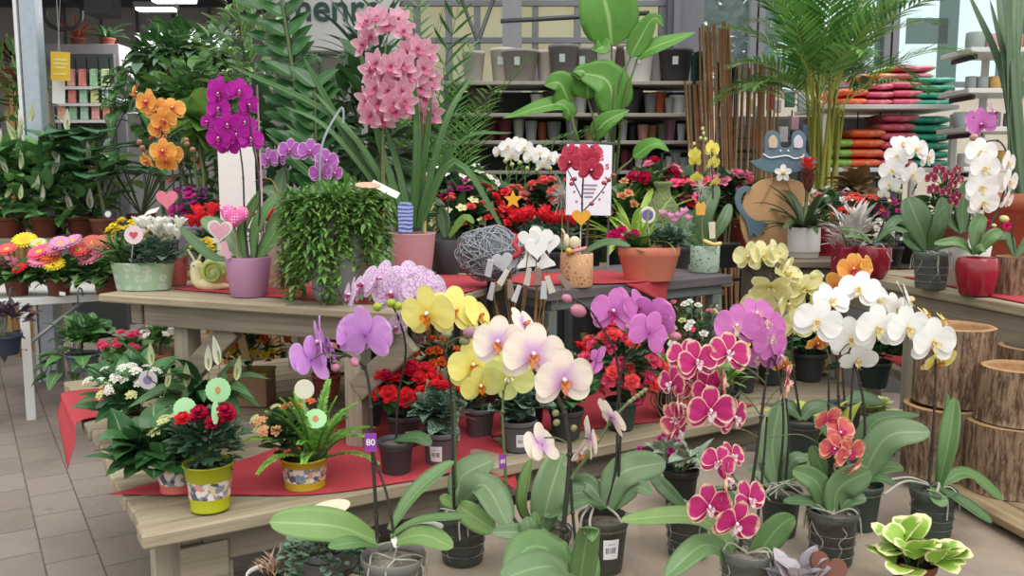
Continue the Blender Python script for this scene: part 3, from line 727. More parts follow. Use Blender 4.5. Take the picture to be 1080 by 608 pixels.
T = thing('letter', 'grey-green letter I stuck on the window glass behind the tall strap plant', 'letter', (lx(1050), YW+.05, 2.4), 'letters on the window glass'); mb = MB(); mb.box((lx(1052), YW+.047, 2.9), (.2, .004, 1.5)); obj('letter_shape', mb, M_LET, T, smooth=False)
# tree outside
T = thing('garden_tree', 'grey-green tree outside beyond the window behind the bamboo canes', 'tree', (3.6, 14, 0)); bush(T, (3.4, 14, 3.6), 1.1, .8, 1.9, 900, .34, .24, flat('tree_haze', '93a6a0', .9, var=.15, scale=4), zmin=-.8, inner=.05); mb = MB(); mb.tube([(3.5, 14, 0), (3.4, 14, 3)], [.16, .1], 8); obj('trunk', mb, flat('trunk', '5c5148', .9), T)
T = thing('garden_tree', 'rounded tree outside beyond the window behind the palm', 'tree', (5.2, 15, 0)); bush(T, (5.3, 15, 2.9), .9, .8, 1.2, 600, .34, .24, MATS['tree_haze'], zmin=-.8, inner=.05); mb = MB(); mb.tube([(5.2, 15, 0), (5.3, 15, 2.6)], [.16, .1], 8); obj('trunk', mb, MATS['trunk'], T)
# sign board
T = thing('sign_board', 'pale grey hanging sign board with dark green letters', 'sign', (-1.55, 8.0, 2.7)); mb = MB(); mb.box((-1.55, 8.0, 3.15), (1.12, .05, .95), bev=.01); obj('board', mb, flat('sign_grey', 'b3b1ae', .7, var=.02), T, smooth=False)
me = textmesh('sign_letters', 'menre', .33, .006); me.materials.append(flat('sign_green', '1f3f3c', .6)); o = bpy.data.objects.new('sign_letters', me); COL.objects.link(o); o.parent = T; o.matrix_basis = Mx.Translation((-.02, -.034, 3.04-2.7)) @ facing(0, 0, 0)
for x in (-.45, .45):
    mb = MB(); mb.tube([(-1.55+x, 8, 3.6), (-1.55+x, 8, 3.95)], .008, 5); obj('hanger', mb, M_FRAME, T)
# ceiling lamps
for px, py, d, l in ((165, 11, 9.0, 'long bright ceiling lamp over the seed rack'), (184, 2, 8.2, 'bright ceiling lamp nearest the front of the dark ceiling')):
    p = P(px, py, d); T = thing('ceiling_lamp', l, 'lamp', p); mb = MB(); mb.box(p+V((0, 0, .05)), (.42, .16, .06), bev=.01); obj('housing', mb, M_FRAME, T, smooth=False)
    mb = MB(); mb.box(p+V((0, 0, .01)), (.38, .12, .03), bev=.005); t = NT('lamp_glow'); e = t.add('ShaderNodeEmission'); t.val(e, 1, 6.0); t.ln(e.outputs[0], t.out.inputs[0]); obj('tube', mb, t.m, T, smooth=False)
    la = bpy.data.lights.new('lamp_light', 'AREA'); la.energy = 25; la.size = .5; lo = bpy.data.objects.new('lamp_light', la); COL.objects.link(lo); lo.location = p-V((0, 0, .03)); lo.parent = None
    mb = MB(); mb.tube([p+V((0, 0, .08)), V((p.x, p.y, 3.9))], .008, 5); obj('rod', mb, M_FRAME, T)
# steel post left
p = on(40, 118, 1.0); p = P(38, 100, 6.6); T = thing('steel_post', 'galvanised steel post rising at the left behind the peace lilies', 'post', (p.x, p.y, 0)); mb = MB()
mb.box((p.x, p.y, 1.9), (.12, .12, 3.8), bev=.008); obj('post', mb, flat('galvanised', 'a9b3bd', .45, var=.1, scale=20, metal=.35), T, smooth=False)
mb = MB(); mb.box((p.x-.09, p.y-.04, 1.9), (.025, .025, 3.8)); obj('conduit', mb, flat('conduit', 'd5dadb', .5), T, smooth=False)
# ------------------------------------------------------------------ wooden staging
W_OLD = woodm('weathered_planks', '948871', 'b1a48c', '6f6351', .8, 1.0, 0)
W_POST = woodm('weathered_post', '938b7b', 'b0a593', '6e6659', .8, 1.0, 2)
W_APR = woodm('weathered_apron', '7d7262', '978b79', '5c5449', .8, 1.0, 0)
M_FELT = flat('red_felt', 'b8414a', .9, var=.07, scale=45, transl=.06, bump=.3)
def bx(T, name, c, s, mat, R=None, bev=.004):
    mb = MB(); mb.box(c, s, R, bev=bev); return obj(name, mb, mat, T, world=False, smooth=False)
def planktop(T, x0, x1, y0, y1, z0, z1, wd, mat, jag=.015, name='tabletop'):
    mb = MB(); n = int(round((y1-y0)/wd)); wd = (y1-y0)/n
    for k in range(n):
        j0, j1 = U(-jag, jag), U(-jag, jag); mb.box(((x0+j0+x1+j1)/2, y0+wd*(k+.5), (z0+z1)/2+U(-.0015, .0015)), (x1+j1-x0-j0, wd-.006, z1-z0), bev=.005)
    return obj(name, mb, mat, T, world=False, smooth=False)
F0 = on(152, 566, .69)
T = TLOW = thing('display_table', 'low weathered plank table spread with red felt at the left front', 'table', (F0.x, F0.y, 0), rz=A33)
planktop(T, 0, 2.25, 0, 1.95, .652, .69, .098, W_OLD, .008)
bx(T, 'apron', (1.2, .075, .607), (2.1, .045, .09), W_APR); bx(T, 'apron', (.3, 1.0, .607), (.045, 1.7, .09), W_APR)
for x, y in ((.075, .16), (.19, .1), (2.1, .1), (.5, 1.75), (2.1, 1.82)): bx(T, 'leg', (x, y, .327), (.07, .07, .65), W_POST)
bx(T, 'corner_bracket', (.15, .055, .55), (.12, .03, .14), W_APR, Mx.Rotation(.0, 3, 'X'))
bx(T, 'stretcher', (1.15, .5, .28), (2.0, .05, .06), W_APR); bx(T, 'beam', (1.15, 1.3, .607), (2.1, .05, .09), W_APR)
AL = V((-1.455, 3.07, 0)); RL = math.radians(-21.7)
T = thing('display_shelf', 'upper weathered wooden shelf carrying the mint planter and trailing plant', 'shelf', AL, rz=RL)
planktop(T, 0, 1.2, 0, 1.12, 1.122, 1.15, .14, W_OLD, .006, 'shelf_top')
bx(T, 'apron', (.66, .06, 1.083), (.98, .05, .076), W_APR); bx(T, 'apron', (.12, .5, 1.083), (.05, .9, .076), W_APR); bx(T, 'apron', (.6, 1.02, 1.083), (1.0, .04, .076), W_APR)
for x in (.3, .99): bx(T, 'leg', (x, .1, .907), (.062, .07, .43), W_POST)
bx(T, 'leg', (1.08, .98, .907), (.062, .07, .43), W_POST); bx(T, 'leg', (.08, 1.05, .56), (.062, .07, 1.12), W_POST)
for x, s in ((.425, 1), (1.1, 1)): bx(T, 'brace', (x, .075, .965), (.26, .035, .075), W_APR, Mx.Rotation(-s*math.radians(42), 3, 'Y'))
# centre bench of dark slab on steel frame
M_SLAB = woodm('dark_slab', '5c5458', '6e6468', '47414a', .6, 1, 0); M_STEELG = flat('bench_steel', '76807f', .5, metal=.3)
T = TB = thing('steel_bench', 'dark slab bench on a grey steel frame carrying the salmon planter', 'bench', (.144, 3.19, 0), rz=math.radians(34))
bx(T, 'slab', (.46, .3, 1.13), (.98, .62, .04), M_SLAB); bx(T, 'rail', (.46, .03, 1.09), (.9, .035, .04), M_STEELG); bx(T, 'rail', (.46, .57, 1.09), (.9, .035, .04), M_STEELG)
for x in (.02, .88):
    for y in (.035, .565): bx(T, 'leg', (x, y, .535), (.04, .04, 1.07), M_STEELG)
    bx(T, 'side_rail', (x, .3, 1.09), (.035, .5, .035), M_STEELG)
bx(T, 'under_shelf', (.46, .3, .42), (.9, .54, .03), M_SLAB)
# right upper shelf running towards the camera
RR0 = on(920, 294, 1.15); RRZ = math.atan2(-.98, .195)
T = TR = thing('display_shelf', 'weathered wooden shelf at the right over the log planters with red pots on it', 'shelf', (RR0.x, RR0.y, 0), rz=RRZ)
planktop(T, -.3, 1.7, 0, .95, 1.115, 1.15, .16, W_OLD, .006, 'shelf_top'); bx(T, 'apron', (.72, .04, 1.06), (1.95, .05, .11), W_APR); bx(T, 'apron', (-.2, .5, 1.06), (.05, .85, .11), W_APR)
bx(T, 'leg', (.17, .1, .558), (.085, .075, 1.115), W_POST); bx(T, 'leg', (-.15, .85, .558), (.085, .075, 1.115), W_POST); bx(T, 'leg', (1.6, .85, .558), (.085, .075, 1.115), W_POST); bx(T, 'leg', (1.62, .1, .558), (.085, .075, 1.115), W_POST)
# frog table
T = thing('display_table', 'dark wooden stand behind carrying the wooden frog and the white pot', 'table', (1.27, 4.35, 0), rz=math.radians(-6))
planktop(T, 0, .95, 0, 1.2, 1.115, 1.15, .15, woodm('grey_planks', '7c7060', '958875', '5b5145', .8), .004); bx(T, 'apron', (.47, .05, 1.06), (.85, .04, .1), W_APR)
for x in (.08, .87):
    for y in (.08, 1.1): bx(T, 'leg', (x, y, .558), (.07, .07, 1.115), W_POST)
bx(T, 'side_rail', (.05, .6, 1.06), (.04, 1.0, .09), W_APR)
# back centre table for the mixed flowers
T = thing('display_table', 'hidden back table under the mixed red and white pot flowers', 'table', (-.65, 4.35, 0), rz=0)
planktop(T, 0, 1.75, 0, 1.0, 1.02, 1.05, .14, MATS['grey_planks'], .004)
for x in (.08, 1.67):
    for y in (.08, .92): bx(T, 'leg', (x, y, .51), (.07, .07, 1.02), W_POST)
# low back tier at the right, under the shelves
T = thing('display_table', 'low plank table with dark pots behind the white orchids', 'table', (.75, 3.35, 0), rz=math.radians(2))
planktop(T, 0, .68, 0, 1.0, .655, .69, .11, MATS['grey_planks'], .01)
for x in (.06, .6):
    for y in (.06, .92): bx(T, 'leg', (x, y, .327), (.06, .06, .655), W_POST)
# foreground platform
def slab():
    t = NT('platform_board'); n = t.noise(t.coord(), 5, 6, .6); n2 = t.noise(t.coord('Object', (40, 3, 3)), 2, 3)
    co = t.coord(); s = t.add('ShaderNodeSeparateXYZ'); t.ln(co, s.inputs[0])
    c = t.mix(t.ramp(n, .3, .75), hexc('a39483'), hexc('857a6e')); c = t.mix(t.math('MULTIPLY', t.ramp(n2, .5, .75), .25), c, hexc('766b61'))
    c = t.mix(t.math('MULTIPLY', t.ramp(t.noise(co, 1.6, 3), .42, .62), .45), c, hexc('8a8079'))
    return t.bsdf(c, .85, 0, .2, 0, (n, .15, .01))
PF = [(-.66, .85), (2.7, .85), (2.7, 2.98), (.75, 2.98), (.3, 2.72), (-.2, 2.3), (-.5, 1.85)]
T = thing('display_platform', 'wide bare grey-brown platform carrying the front row of orchids', 'platform', (.9, 1.9, 0)); mb = MB(); mb.prism(PF, .06, Mx.Translation((0, 0, .55))); obj('board', mb, slab(), T, smooth=False, bev=.004)
for x, y in ((-.35, 1.1), (-.1, 2.15), (2.5, 1.1), (2.5, 2.8), (1.0, 2.8), (1.0, 1.1)):
    mb = MB(); mb.box((x, y, .275), (.07, .07, .55), bev=.004); obj('leg', mb, W_POST, T, smooth=False)
# pallet under the logs
p0, p1 = on(962, 497, .655), on(1120, 582, .655); dd = (p1-p0); dd.z = 0; L = dd.length; T = thing('wooden_pallet', 'flat weathered pallet of brown boards under the bark log planters', 'pallet', (p0.x, p0.y, .61), rz=math.atan2(dd.y, dd.x))
mb = MB()
for k in range(5): mb.box((L/2, .05+.105*k, .034), (L+U(-.02, .02), .098, .022), bev=.003)
obj('boards', mb, woodm('pallet_wood', '8a7860', 'a5926f', '5d4c38', .85), T, world=False, smooth=False); mb = MB()
for x in (.06, L/2, L-.06): mb.box((x, .27, .0115), (.06, .5, .021))
obj('runners', mb, W_APR, T, world=False, smooth=False)
# ------------------------------------------------------------------ felt runners
Z1 = .692; Z2 = 1.152
def c3(*pts): return [on(x, y, h) if h < 5 else P(x, y, h) for x, y, h in pts]
g = lambda a, b: F0.to_3d()*1+AX*a+BX*b   # place on the low table
def gl(a, b, z=.692): v = F0+AX*a+BX*b; return V((v.x, v.y, z))
cloth('felt_runner', [[gl(-.035, .34, .694), gl(.25, .42), gl(.5, .5)], [gl(.2, .2), gl(.35, .4), gl(.6, .62)], [gl(.45, .05), gl(.55, .4), gl(.75, .72)], [gl(.72, .01), gl(.82, .4), gl(.95, .8)], [gl(.93, -.012, .694), gl(1.0, .4), gl(1.1, .8)], [gl(1.06, -.03, .60), gl(1.09, .10, .693), gl(1.18, .5)]], M_FELT, 'wide red felt runner under the yellow and lime zinc pots on the low table', 'cloth')
cloth('felt_runner', [[gl(1.05, .30), gl(1.02, .75), gl(1.0, 1.1)], [gl(1.3, .22), gl(1.3, .7), gl(1.3, 1.1)], [gl(1.6, .14), gl(1.6, .6), gl(1.6, 1.1)], [gl(1.95, .10), gl(1.95, .6), gl(1.95, 1.1)], [gl(2.2, .10), gl(2.2, .6), gl(2.2, 1.1)]], M_FELT, 'red felt runner under the grey pots of begonias on the low table', 'cloth')
cloth('felt_runner', [[gl(-.075, 1.08, .56), gl(-.07, 1.3, .60), gl(-.06, 1.62, .63)], [gl(-.045, 1.1, .65), gl(-.045, 1.35, .665), gl(-.04, 1.66, .675)], [gl(-.022, 1.18, .697), gl(-.02, 1.4, .697), gl(-.02, 1.7, .697)], [gl(.12, 1.24), gl(.13, 1.45), gl(.14, 1.7)]], M_FELT, 'red felt flap hanging over the left end of the low table', 'cloth')
def sl(a, b, z=1.152): c, s = math.cos(RL), math.sin(RL); return V((AL.x+c*a-s*b, AL.y+s*a+c*b, z))
cloth('felt_runner', [[sl(.15, .2), sl(.15, .5), sl(.15, .85)], [sl(.6, .15), sl(.6, .5), sl(.6, .95)], [sl(1.0, .12), sl(1.0, .5), sl(1.0, 1.05)], [sl(1.19, .2), sl(1.19, .6), sl(1.19, 1.1)]], M_FELT, 'red felt under the pink and black pots on the upper left shelf', 'cloth')
def bl(a, b, z=1.152): c, s = math.cos(math.radians(34)), math.sin(math.radians(34)); return V((.144+c*a-s*b, 3.19+s*a+c*b, z))
cloth('felt_runner', [[bl(.0, .12), bl(.0, .3), bl(.0, .5)], [bl(.15, .1), bl(.15, .3), bl(.15, .5)], [bl(.33, -.012, 1.154), bl(.36, .15), bl(.36, .45)], [bl(.57, -.014, 1.154), bl(.6, .2), bl(.6, .42)]], M_FELT, 'red felt under the salmon planter on the dark bench', 'cloth')
mb = MB(); o = [bl(.34, -.016, 1.152), bl(.57, -.016, 1.152), bl(.55, -.02, 1.06)]; rows = []
for i in range(9):
    a = o[0].lerp(o[1], i/8); q = o[2]; rows.append([a.lerp(q.lerp(a, 0), k/6*(1 if True else 0))+BX*(-.004*math.sin(i*1.2)*k/6) for k in range(7)])
mb.grid(rows); solo('felt_corner', mb, M_FELT, 'pointed red felt corner hanging over the edge of the dark bench', 'cloth', thick=.0016)
cloth('felt_runner', [[V((1.33, 4.7, Z2)), V((1.6, 4.68, Z2)), V((2.0, 4.6, Z2))], [V((1.35, 5.0, Z2)), V((1.7, 5.0, Z2)), V((2.1, 5.0, Z2))], [V((1.37, 5.4, Z2)), V((1.7, 5.4, Z2)), V((2.1, 5.4, Z2))]], M_FELT, 'red felt under the wooden frog', 'cloth')
def rl(a, b, z=1.152): c, s = math.cos(RRZ), math.sin(RRZ); return V((RR0.x+c*a-s*b, RR0.y+s*a+c*b, z))
cloth('felt_runner', [[rl(.0, .14), rl(.0, .4), rl(.0, .8)], [rl(.4, .10), rl(.4, .4), rl(.4, .8)], [rl(.62, .05), rl(.62, .4), rl(.62, .8)], [rl(1.2, .03), rl(1.2, .4), rl(1.2, .8)]], M_FELT, 'red felt under the red glazed pots on the right shelf', 'cloth')
# ------------------------------------------------------------------ white staging table at the left
M_WST = flat('white_steel', 'dcdcda', .45, var=.03)
WT = V((-3.35, 5.42, 0)); T = thing('staging_table', 'white metal staging table carrying the potted gerberas', 'table', WT, rz=A33)
bx(T, 'top', (1.2, .55, .775), (2.4, 1.1, .05), M_WST)
for x in (.05, 2.3):
    for y in (.05, 1.05): bx(T, 'leg', (x, y, .375), (.05, .05, .75), M_WST)
bx(T, 'leg', (.28, .03, .375), (.055, .05, .75), M_WST)
mb = MB(); M_ZINC = flat('zinc', '9a9c9e', .5, metal=.4)
for a, b in (((.3, .05, .5), (.62, .05, .75)), ((.3, .05, .3), (.5, .3, .42)), ((.95, .3, .45), (1.35, .05, .75))):
    mb = MB(); mb.tube([a, b], .014, 6); obj('brace', mb, M_ZINC, T, world=False)
T = thing('pallet_floor', 'low slatted wooden deck on the floor behind the white staging table', 'pallet', (-2.6, 7.0, 0), rz=A33); mb = MB()
for k in range(9): mb.box((.6, .13*k, .12), (1.9, .115, .03), bev=.003)
obj('slats', mb, MATS['pallet_wood'], T, world=False, smooth=False); mb = MB()
for x in (-.2, .6, 1.4): mb.box((x, .5, .052), (.08, 1.1, .104))
obj('runners', mb, W_APR, T, world=False, smooth=False)
# ------------------------------------------------------------------ foreground orchids
phal('lilac', petalm('ph_lilac', 'd59ade', 'bb78cc', edge='e4bcea', vein='c488d4', vamt=.35, ew=.95), pm('lip_lilac', 'd98a98', 'c2606a'), wave=.025, cup=.02)
phal('yellow', petalm('ph_yellow', 'f2ea88', 'e6d65c', edge='f4efae', vein='e8da70', vamt=.3, ew=.97), pm('lip_orange', 'd98a2c', 'b0521e'), cup=.05)
phal('ygreen', petalm('ph_ygreen', 'e4e896', 'd3d970', edge='e9ecb6', vein='cfd67a', vamt=.4, ew=.95), pm('lip_white', 'eceab8', 'd9d080'))
phal('peach', petalm('ph_peach', 'f4e8d8', 'd0a2d6', edge='f4ecd8', vein='e6c8da', vamt=.4, cw=.58, ew=.97, vfreq=22), pm('lip_apricot', 'e09a6a', 'c05a2a'), cup=.03)
phal('pink', petalm('ph_pink', 'd27cc0', 'dfa2cf', edge='dfa0d0', vein='bf64b0', vamt=.4, ew=.97), pm('lip_pinkpale', 'e8c8c8', 'd6a080'))
phal('orchidpink', petalm('ph_opink', 'd27cc4', 'b456a8', edge='e0a0d6', vein='be60b2', vamt=.4, ew=.96), pm('lip_opink', 'b03a78', '7e1c4e'))
phal('candy', petalm('ph_candy', 'c43578', 'b01466', edge='f2d0b8', vein='9c1560', vamt=.45, ew=.86, efall=.07), pm('lip_candy', 'f0dde0', 'b02058'), wave=.045, cup=.08)
phal('candypale', petalm('ph_candyp', 'c95078', 'b01e66', edge='f0c6a4', vein='b02a5c', vamt=.6, ew=.8, efall=.1), pm('lip_candy2', 'efd6d6', 'b02058'), wave=.05, cup=.08)
phal('coral', petalm('ph_coral', 'd8706a', 'c22a6c', edge='eab592', vein='c64a60', vamt=.6, cw=.6, ew=.85, efall=.1), pm('lip_coral', 'd24a8e', 'a81a60'), wave=.05, cup=.1)
phal('white', petalm('ph_white', 'f3f2ef', 'eeeddf', edge='f6f5f4', cw=.25), pm('lip_whitey', 'efe3b8', 'cf9f3a'), lip2=flat('column_yellow', 'd9b860', .5))
phal('whiteyel', petalm('ph_whiteyel', 'e8d97a', 'e0c050', edge='efe6a0'), pm('lip_wy', 'd98a3a', 'b0602a'))
phal('spotted', petalm('ph_spotted', 'ead6ea', 'd9b6dc', edge='f2e6f2', spots='c894cc', ew=.93), pm('lip_spot', 'b85a80', '8e2a5a'), wave=.03)
phal('cream', petalm('ph_cream', 'e2dda2', 'd2cf78', edge='ece7bc', vein='d8d28c', vamt=.3), pm('lip_cream', 'd8c878', 'c09a48'), wave=.035, cup=.16, tilt=14)
phal('orange', petalm('ph_orange', 'e8a24c', 'd06a30', edge='efbf70', vein='d8843c', vamt=.5, cw=.55), pm('lip_orangered', 'cc4a4a', 'a82a48'), wave=.03, cup=.12)
phal('magenta', petalm('ph_magenta', 'b81fa0', '8e0f78', edge='cc48b8', vein='9c1288', vamt=.4, ew=.95), pm('lip_mag', '9c1a78', 'e8c8d8'))
phal('lilacedge', petalm('ph_lilacedge', 'bb6ac0', 'b05ab2', edge='e6cbe6', vein='a048a4', vamt=.4, ew=.88), pm('lip_le', '8e2f7e', 'e0c0a0'))
phal('rose', petalm('ph_rose', 'c23c56', 'a02038', edge='d2586a', vein='a82a48', vamt=.5), pm('lip_rose', '8a1a3a', '6a0f2a'))
phal('burgundy', petalm('ph_burg', '8e2450', '7a1a44', edge='dcb0a8', ew=.9), pm('lip_burg', 'd9c890', 'c09050'))
phal('softyellow', petalm('ph_softyel', 'e8de62', 'd8c840', edge='eee898'), pm('lip_sy', 'e0c040', 'c09020'))
M_BUDP = flat('bud_pink', 'b9788c', .5, var=.12); M_BUDG = flat('bud_green', '8a8a60', .5, var=.15); M_BUDY = flat('bud_pale', 'c9cf8a', .5, var=.1); M_PURPTAG = flat('tag_purple', '8a3c9c', .5, var=.03)
M_BARK2 = flat('pale_bark', '8d8578', .95, var=.3, scale=70, bump=1)
HP = .612
def orch(label, px, py, h=HP, group=None, name='potted_orchid'):
    b = on(px, py, h); return thing(name, label, 'orchid', b, group), b
def gd(x, y, h): return (on(x, y, h)-CAM).dot(FW)
# 1 lilac with the 80 tag -------------------------------------------------
b = P(416, 637, 1.95); b.z = HP
T = thing('potted_orchid', 'lilac moth orchid whose dark stem bears the purple 80 tag', 'orchid', b); d = 1.95
clearpot(T, b, .072, .122, flat('grey_translucent_pot', '8d8c86', .35, var=.05, transl=.25), M_BARK2, 3)
stalk(T, [(398, 572, d), (396, 530, d), (393, 480, d), (391, 430, d), (386, 392, d), (370, 377, d-.01), (350, 372, d-.02)], .0036)
stalk(T, [(416, 572, d-.02), (410, 530, d-.01), (398, 492, d), (393, 478, d)], .0028)
rel(T, 'lilac', [(386, 354, d-.05, .128, 150, 10, 0), (374, 352, d, .105, -35, 20, 8), (338, 362, d, .118, -75, -5, -8), (327, 381, d-.03, .105, -120, -20, 20), (345, 366, d+.05, .11, 110, 15, 10)])
pedicels(T, [((386, 380, d), (386, 356, d-.03)), ((370, 376, d), (342, 366, d)), ((352, 372, d-.02), (330, 380, d-.02)), ((388, 388, d), (376, 380, d-.03))])
bud(T, (374, 382, d-.03), .028, M_BUDP, 30, -20); bud(T, (354, 388, d-.02), .026, M_BUDP, 40, 10)
oleaf(T, [(398, 572, d), (355, 556, d-.05), (284, 551, d-.1)], .078, M_LEAFL, (0, -.75, .66)); oleaf(T, [(398, 578, d-.02), (375, 573, d-.1), (346, 578, d-.15)], .036, M_LEAF, (0, -.6, .8))
oleaf(T, [(412, 560, d), (440, 520, d+.05), (479, 487, d+.1)], .045, M_LEAF, (-.4, -.55, .5), fold=.5); oleaf(T, [(412, 566, d-.02), (440, 550, d-.03), (497, 545, d-.1)], .034, M_LEAF, (0, -.3, 1))
oleaf(T, [(414, 572, d-.02), (445, 565, d-.06), (478, 578, d-.1)], .05, M_LEAFL, (0, -.7, .7))
mb = MB(); bigleaf(mb, [P(414, 574, d-.03), P(440, 560, d-.02), P(468, 555, d-.03)], .034, 'strap', (0, -.6, .8), .1); obj('leaf', mb, flat('pale_leaf_back', 'd3d6cd', .4), T)
tag_card(T, P(391, 467, d-.022), .026, .042, M_PURPTAG, '80', .02)
# 2 yellow ----------------------------------------------------------------
b = on(488, 591, HP); T = thing('potted_orchid', 'butter yellow moth orchid in a smoky clear pot right of the 80 tag', 'orchid', b); d = 2.18
clearpot(T, b, .063, .135, M_CLEARD, flat('dark_bark', '6e645a', .95, var=.4, scale=70, bump=1), 5)
stalk(T, [(479, 541, d), (478, 500, d), (477, 450, d), (474, 400, d), (468, 368, d), (455, 360, d)], .0034); stalk(T, [(481, 540, d+.02), (480, 480, d+.02), (480, 400, d+.03), (486, 372, d+.02)], .0028, M_STEMG)
rel(T, 'yellow', [(452, 332, d-.04, .14, -25, -8, 5), (478, 328, d, .125, 12, 22, -10), (503, 334, d+.03, .1, 60, 30, 0), (499, 386, d-.03, .128, 12, 2, 8), (507, 407, d-.05, .1, 14, -20, 14)])
pedicels(T, [((468, 368, d), (454, 338, d)), ((470, 372, d), (480, 335, d)), ((476, 400, d), (497, 390, d)), ((470, 364, d), (490, 356, d))])
for q in ((471, 353, .028), (490, 360, .03)): bud(T, (q[0], q[1], d-.06), q[2], M_BUDG, 60, 5)
mb = MB(); bud(T, (496, 351, d-.07), .04, flat('bud_mauve', '9c7580', .5), 70, 10)
oleaf(T, [(482, 533, d), (488, 503, d+.03), (520, 486, d+.06)], .075, M_LEAFB, (-.5, -.7, .3)); oleaf(T, [(486, 533, d-.02), (510, 512, d-.06), (536, 555, d-.12)], .085, M_LEAFB, (.4, -.7, .6), fold=.15)
oleaf(T, [(484, 534, d-.02), (492, 540, d-.06), (522, 560, d-.1)], .06, M_LEAFL, (-.6, -.6, .5)); oleaf(T, [(480, 536, d), (470, 527, d), (468, 521, d)], .03, M_LEAFL, (0, -.9, .4))
# 3 yellow-green, with the purple tag --------------------------------------
b = on(578, 603, HP); T = thing('potted_orchid', 'pale yellow-green moth orchid whose green stem bears a small purple tag', 'orchid', b); d = (b-CAM).dot(FW)
clearpot(T, b, .058, .11, M_CLEARD, MATS['dark_bark'], 7, False)
stalk(T, [(560, 562, d), (545, 552, d), (536, 530, d), (532, 480, d), (530, 440, d), (531, 412, d)], .004, M_STEMG)
rel(T, 'ygreen', [(536, 398, d, .13, 5, -20, 180), (522, 388, d+.04, .1, -30, 10, 0)]); tag_card(T, P(530, 487, d-.02), .018, .034, M_PURPTAG, '80', .013, 25)
pedicels(T, [((531, 414, d), (536, 404, d))])
oleaf(T, [(566, 562, d), (553, 530, d+.02), (561, 484, d+.05)], .062, M_LEAFL, (-.9, -.5, 0), fold=.3); oleaf(T, [(570, 562, d-.02), (580, 520, d-.03), (594, 478, d+.02)], .1, M_LEAFB, (.3, -.9, .1), fold=.1)
oleaf(T, [(566, 567, d-.05), (558, 560, d-.1), (556, 545, d-.1)], .04, M_LEAFB, (0, -.9, .4)); oleaf(T, [(570, 566, d-.04), (548, 562, d-.1), (519, 562, d-.12)], .04, M_LEAFB, (0, -.8, .6)); oleaf(T, [(570, 565, d-.04), (565, 555, d-.06), (563, 540, d-.06)], .028, M_LEAF, (.3, -.9, .2))
# 4 peach, nearest ---------------------------------------------------------
d = 1.62; b = P(604, 735, d); b.z = HP; T = thing('potted_orchid', 'large peach and lilac moth orchid nearest the camera', 'orchid', b); clearpot(T, b, .065, .125, None, M_BARK, 9)
stalk(T, [b+V((-.004, 0, .11)), (590, 600, d), (595, 550, d), (601, 480, d), (596, 440, d), (590, 424, d), (578, 400, d+.03), (560, 375, d+.05), (540, 362, d+.05)], .0042)
stalk(T, [b+V((.01, 0, .11)), (610, 605, d+.01), (603, 530, d+.02), (602, 470, d+.02)], .003); stalk(T, [(602, 505, d), (628, 470, d), (645, 444, d+.02), (664, 424, d+.03), (680, 412, d+.05)], .0028, M_STEMG)
rel(T, 'peach', [(526, 362, d+.02, .098, -12, 6, 5), (562, 375, d, .115, 8, 4, -5), (594, 402, d-.03, .112, 18, -4, 4), (552, 342, d+.09, .075, 60, 35, 0)])
rel(T, 'peach', [(571, 470, d-.01, .08, -130, -25, 10), (622, 462, d-.01, .085, 95, 5, 10), (645, 440, d+.01, .08, 110, 25, 20), (610, 478, d+.03, .075, 60, -30, 0)])
pedicels(T, [((604, 468, d), (624, 464, d)), ((602, 470, d), (574, 462, d)), ((640, 450, d), (646, 440, d+.01))])
for q in ((587, 446), (586, 436), (605, 452)): bud(T, (q[0], q[1], d), .018, M_BUDG, 20, 30)
for k in range(5): bud(T, (664+4*k, 424-3*k, d+.03+.004*k), .012, M_BUDG, 60, 40)
oleaf(T, [b+V((0, 0, .13)), (620, 560, d-.1), (625, 572, d-.12)], .05, M_LEAF, (.2, -.9, .3)); 
oleaf(T, [b+V((-.01, 0, .12)), (585, 590, d-.02), (558, 578, d-.05), (535, 608, d-.1)], .07, M_LEAF, (0, -.5, .8)); oleaf(T, [b+V((-.01, -.01, .12)), (590, 606, d-.1), (566, 600, d-.16), (528, 612, d-.22)], .07, M_LEAFB, (0, -.5, .8))
oleaf(T, [b+V((.01, 0, .12)), (606, 640, d-.02), (618, 610, d-.02), (622, 574, d)], .05, M_LEAF, (.3, -.95, 0))
# 5 pink orchid with white aerial roots and price label -------------------
b = on(636, 600, HP); d = (b-CAM).dot(FW); T = thing('potted_orchid', 'orchid pink moth orchid in a dark green pot with barcode label and pale roots', 'orchid', b)
pot(T, b, .062, .135, flat('olive_pot', '4b4b42', .45, var=.06), style='plastic', soil=M_BARK); price_label(T, b, .046, .06, .135, 14, .045, .095, .042)
stalk(T, [(652, 540, d), (653, 490, d), (655, 440, d), (652, 405, d), (662, 378, d), (675, 358, d), (668, 345, d)], .003); stalk(T, [(640, 535, d), (650, 490, d), (651, 430, d), (654, 408, d), (648, 370, d), (632, 342, d), (620, 325, d), (600, 312, d)], .0028)
rel(T, 'orchidpink', [(648, 330, d, .115, -25, 15, 0), (668, 326, d+.03, .12, 60, 25, 10), (688, 336, d+.02, .12, 150, 15, -20), (684, 352, d-.04, .105, -160, -10, 30), (700, 338, d+.05, .11, 100, 20, 0)])
pedicels(T, [((668, 345, d), (652, 334, d)), ((672, 355, d), (682, 348, d)), ((660, 372, d), (690, 352, d))])
bud(T, (712, 355, d), .032, M_BUDP, 60, 0); bud(T, (610, 328, d), .045, M_BUDP, -60, 20); bud(T, (598, 315, d), .03, M_BUDP, -60, 20); bud(T, (662, 345, d-.02), .024, M_BUDP, 0, 0); rel(T, 'orchidpink', [(629, 380, d, .075, 110, -30, 60)])
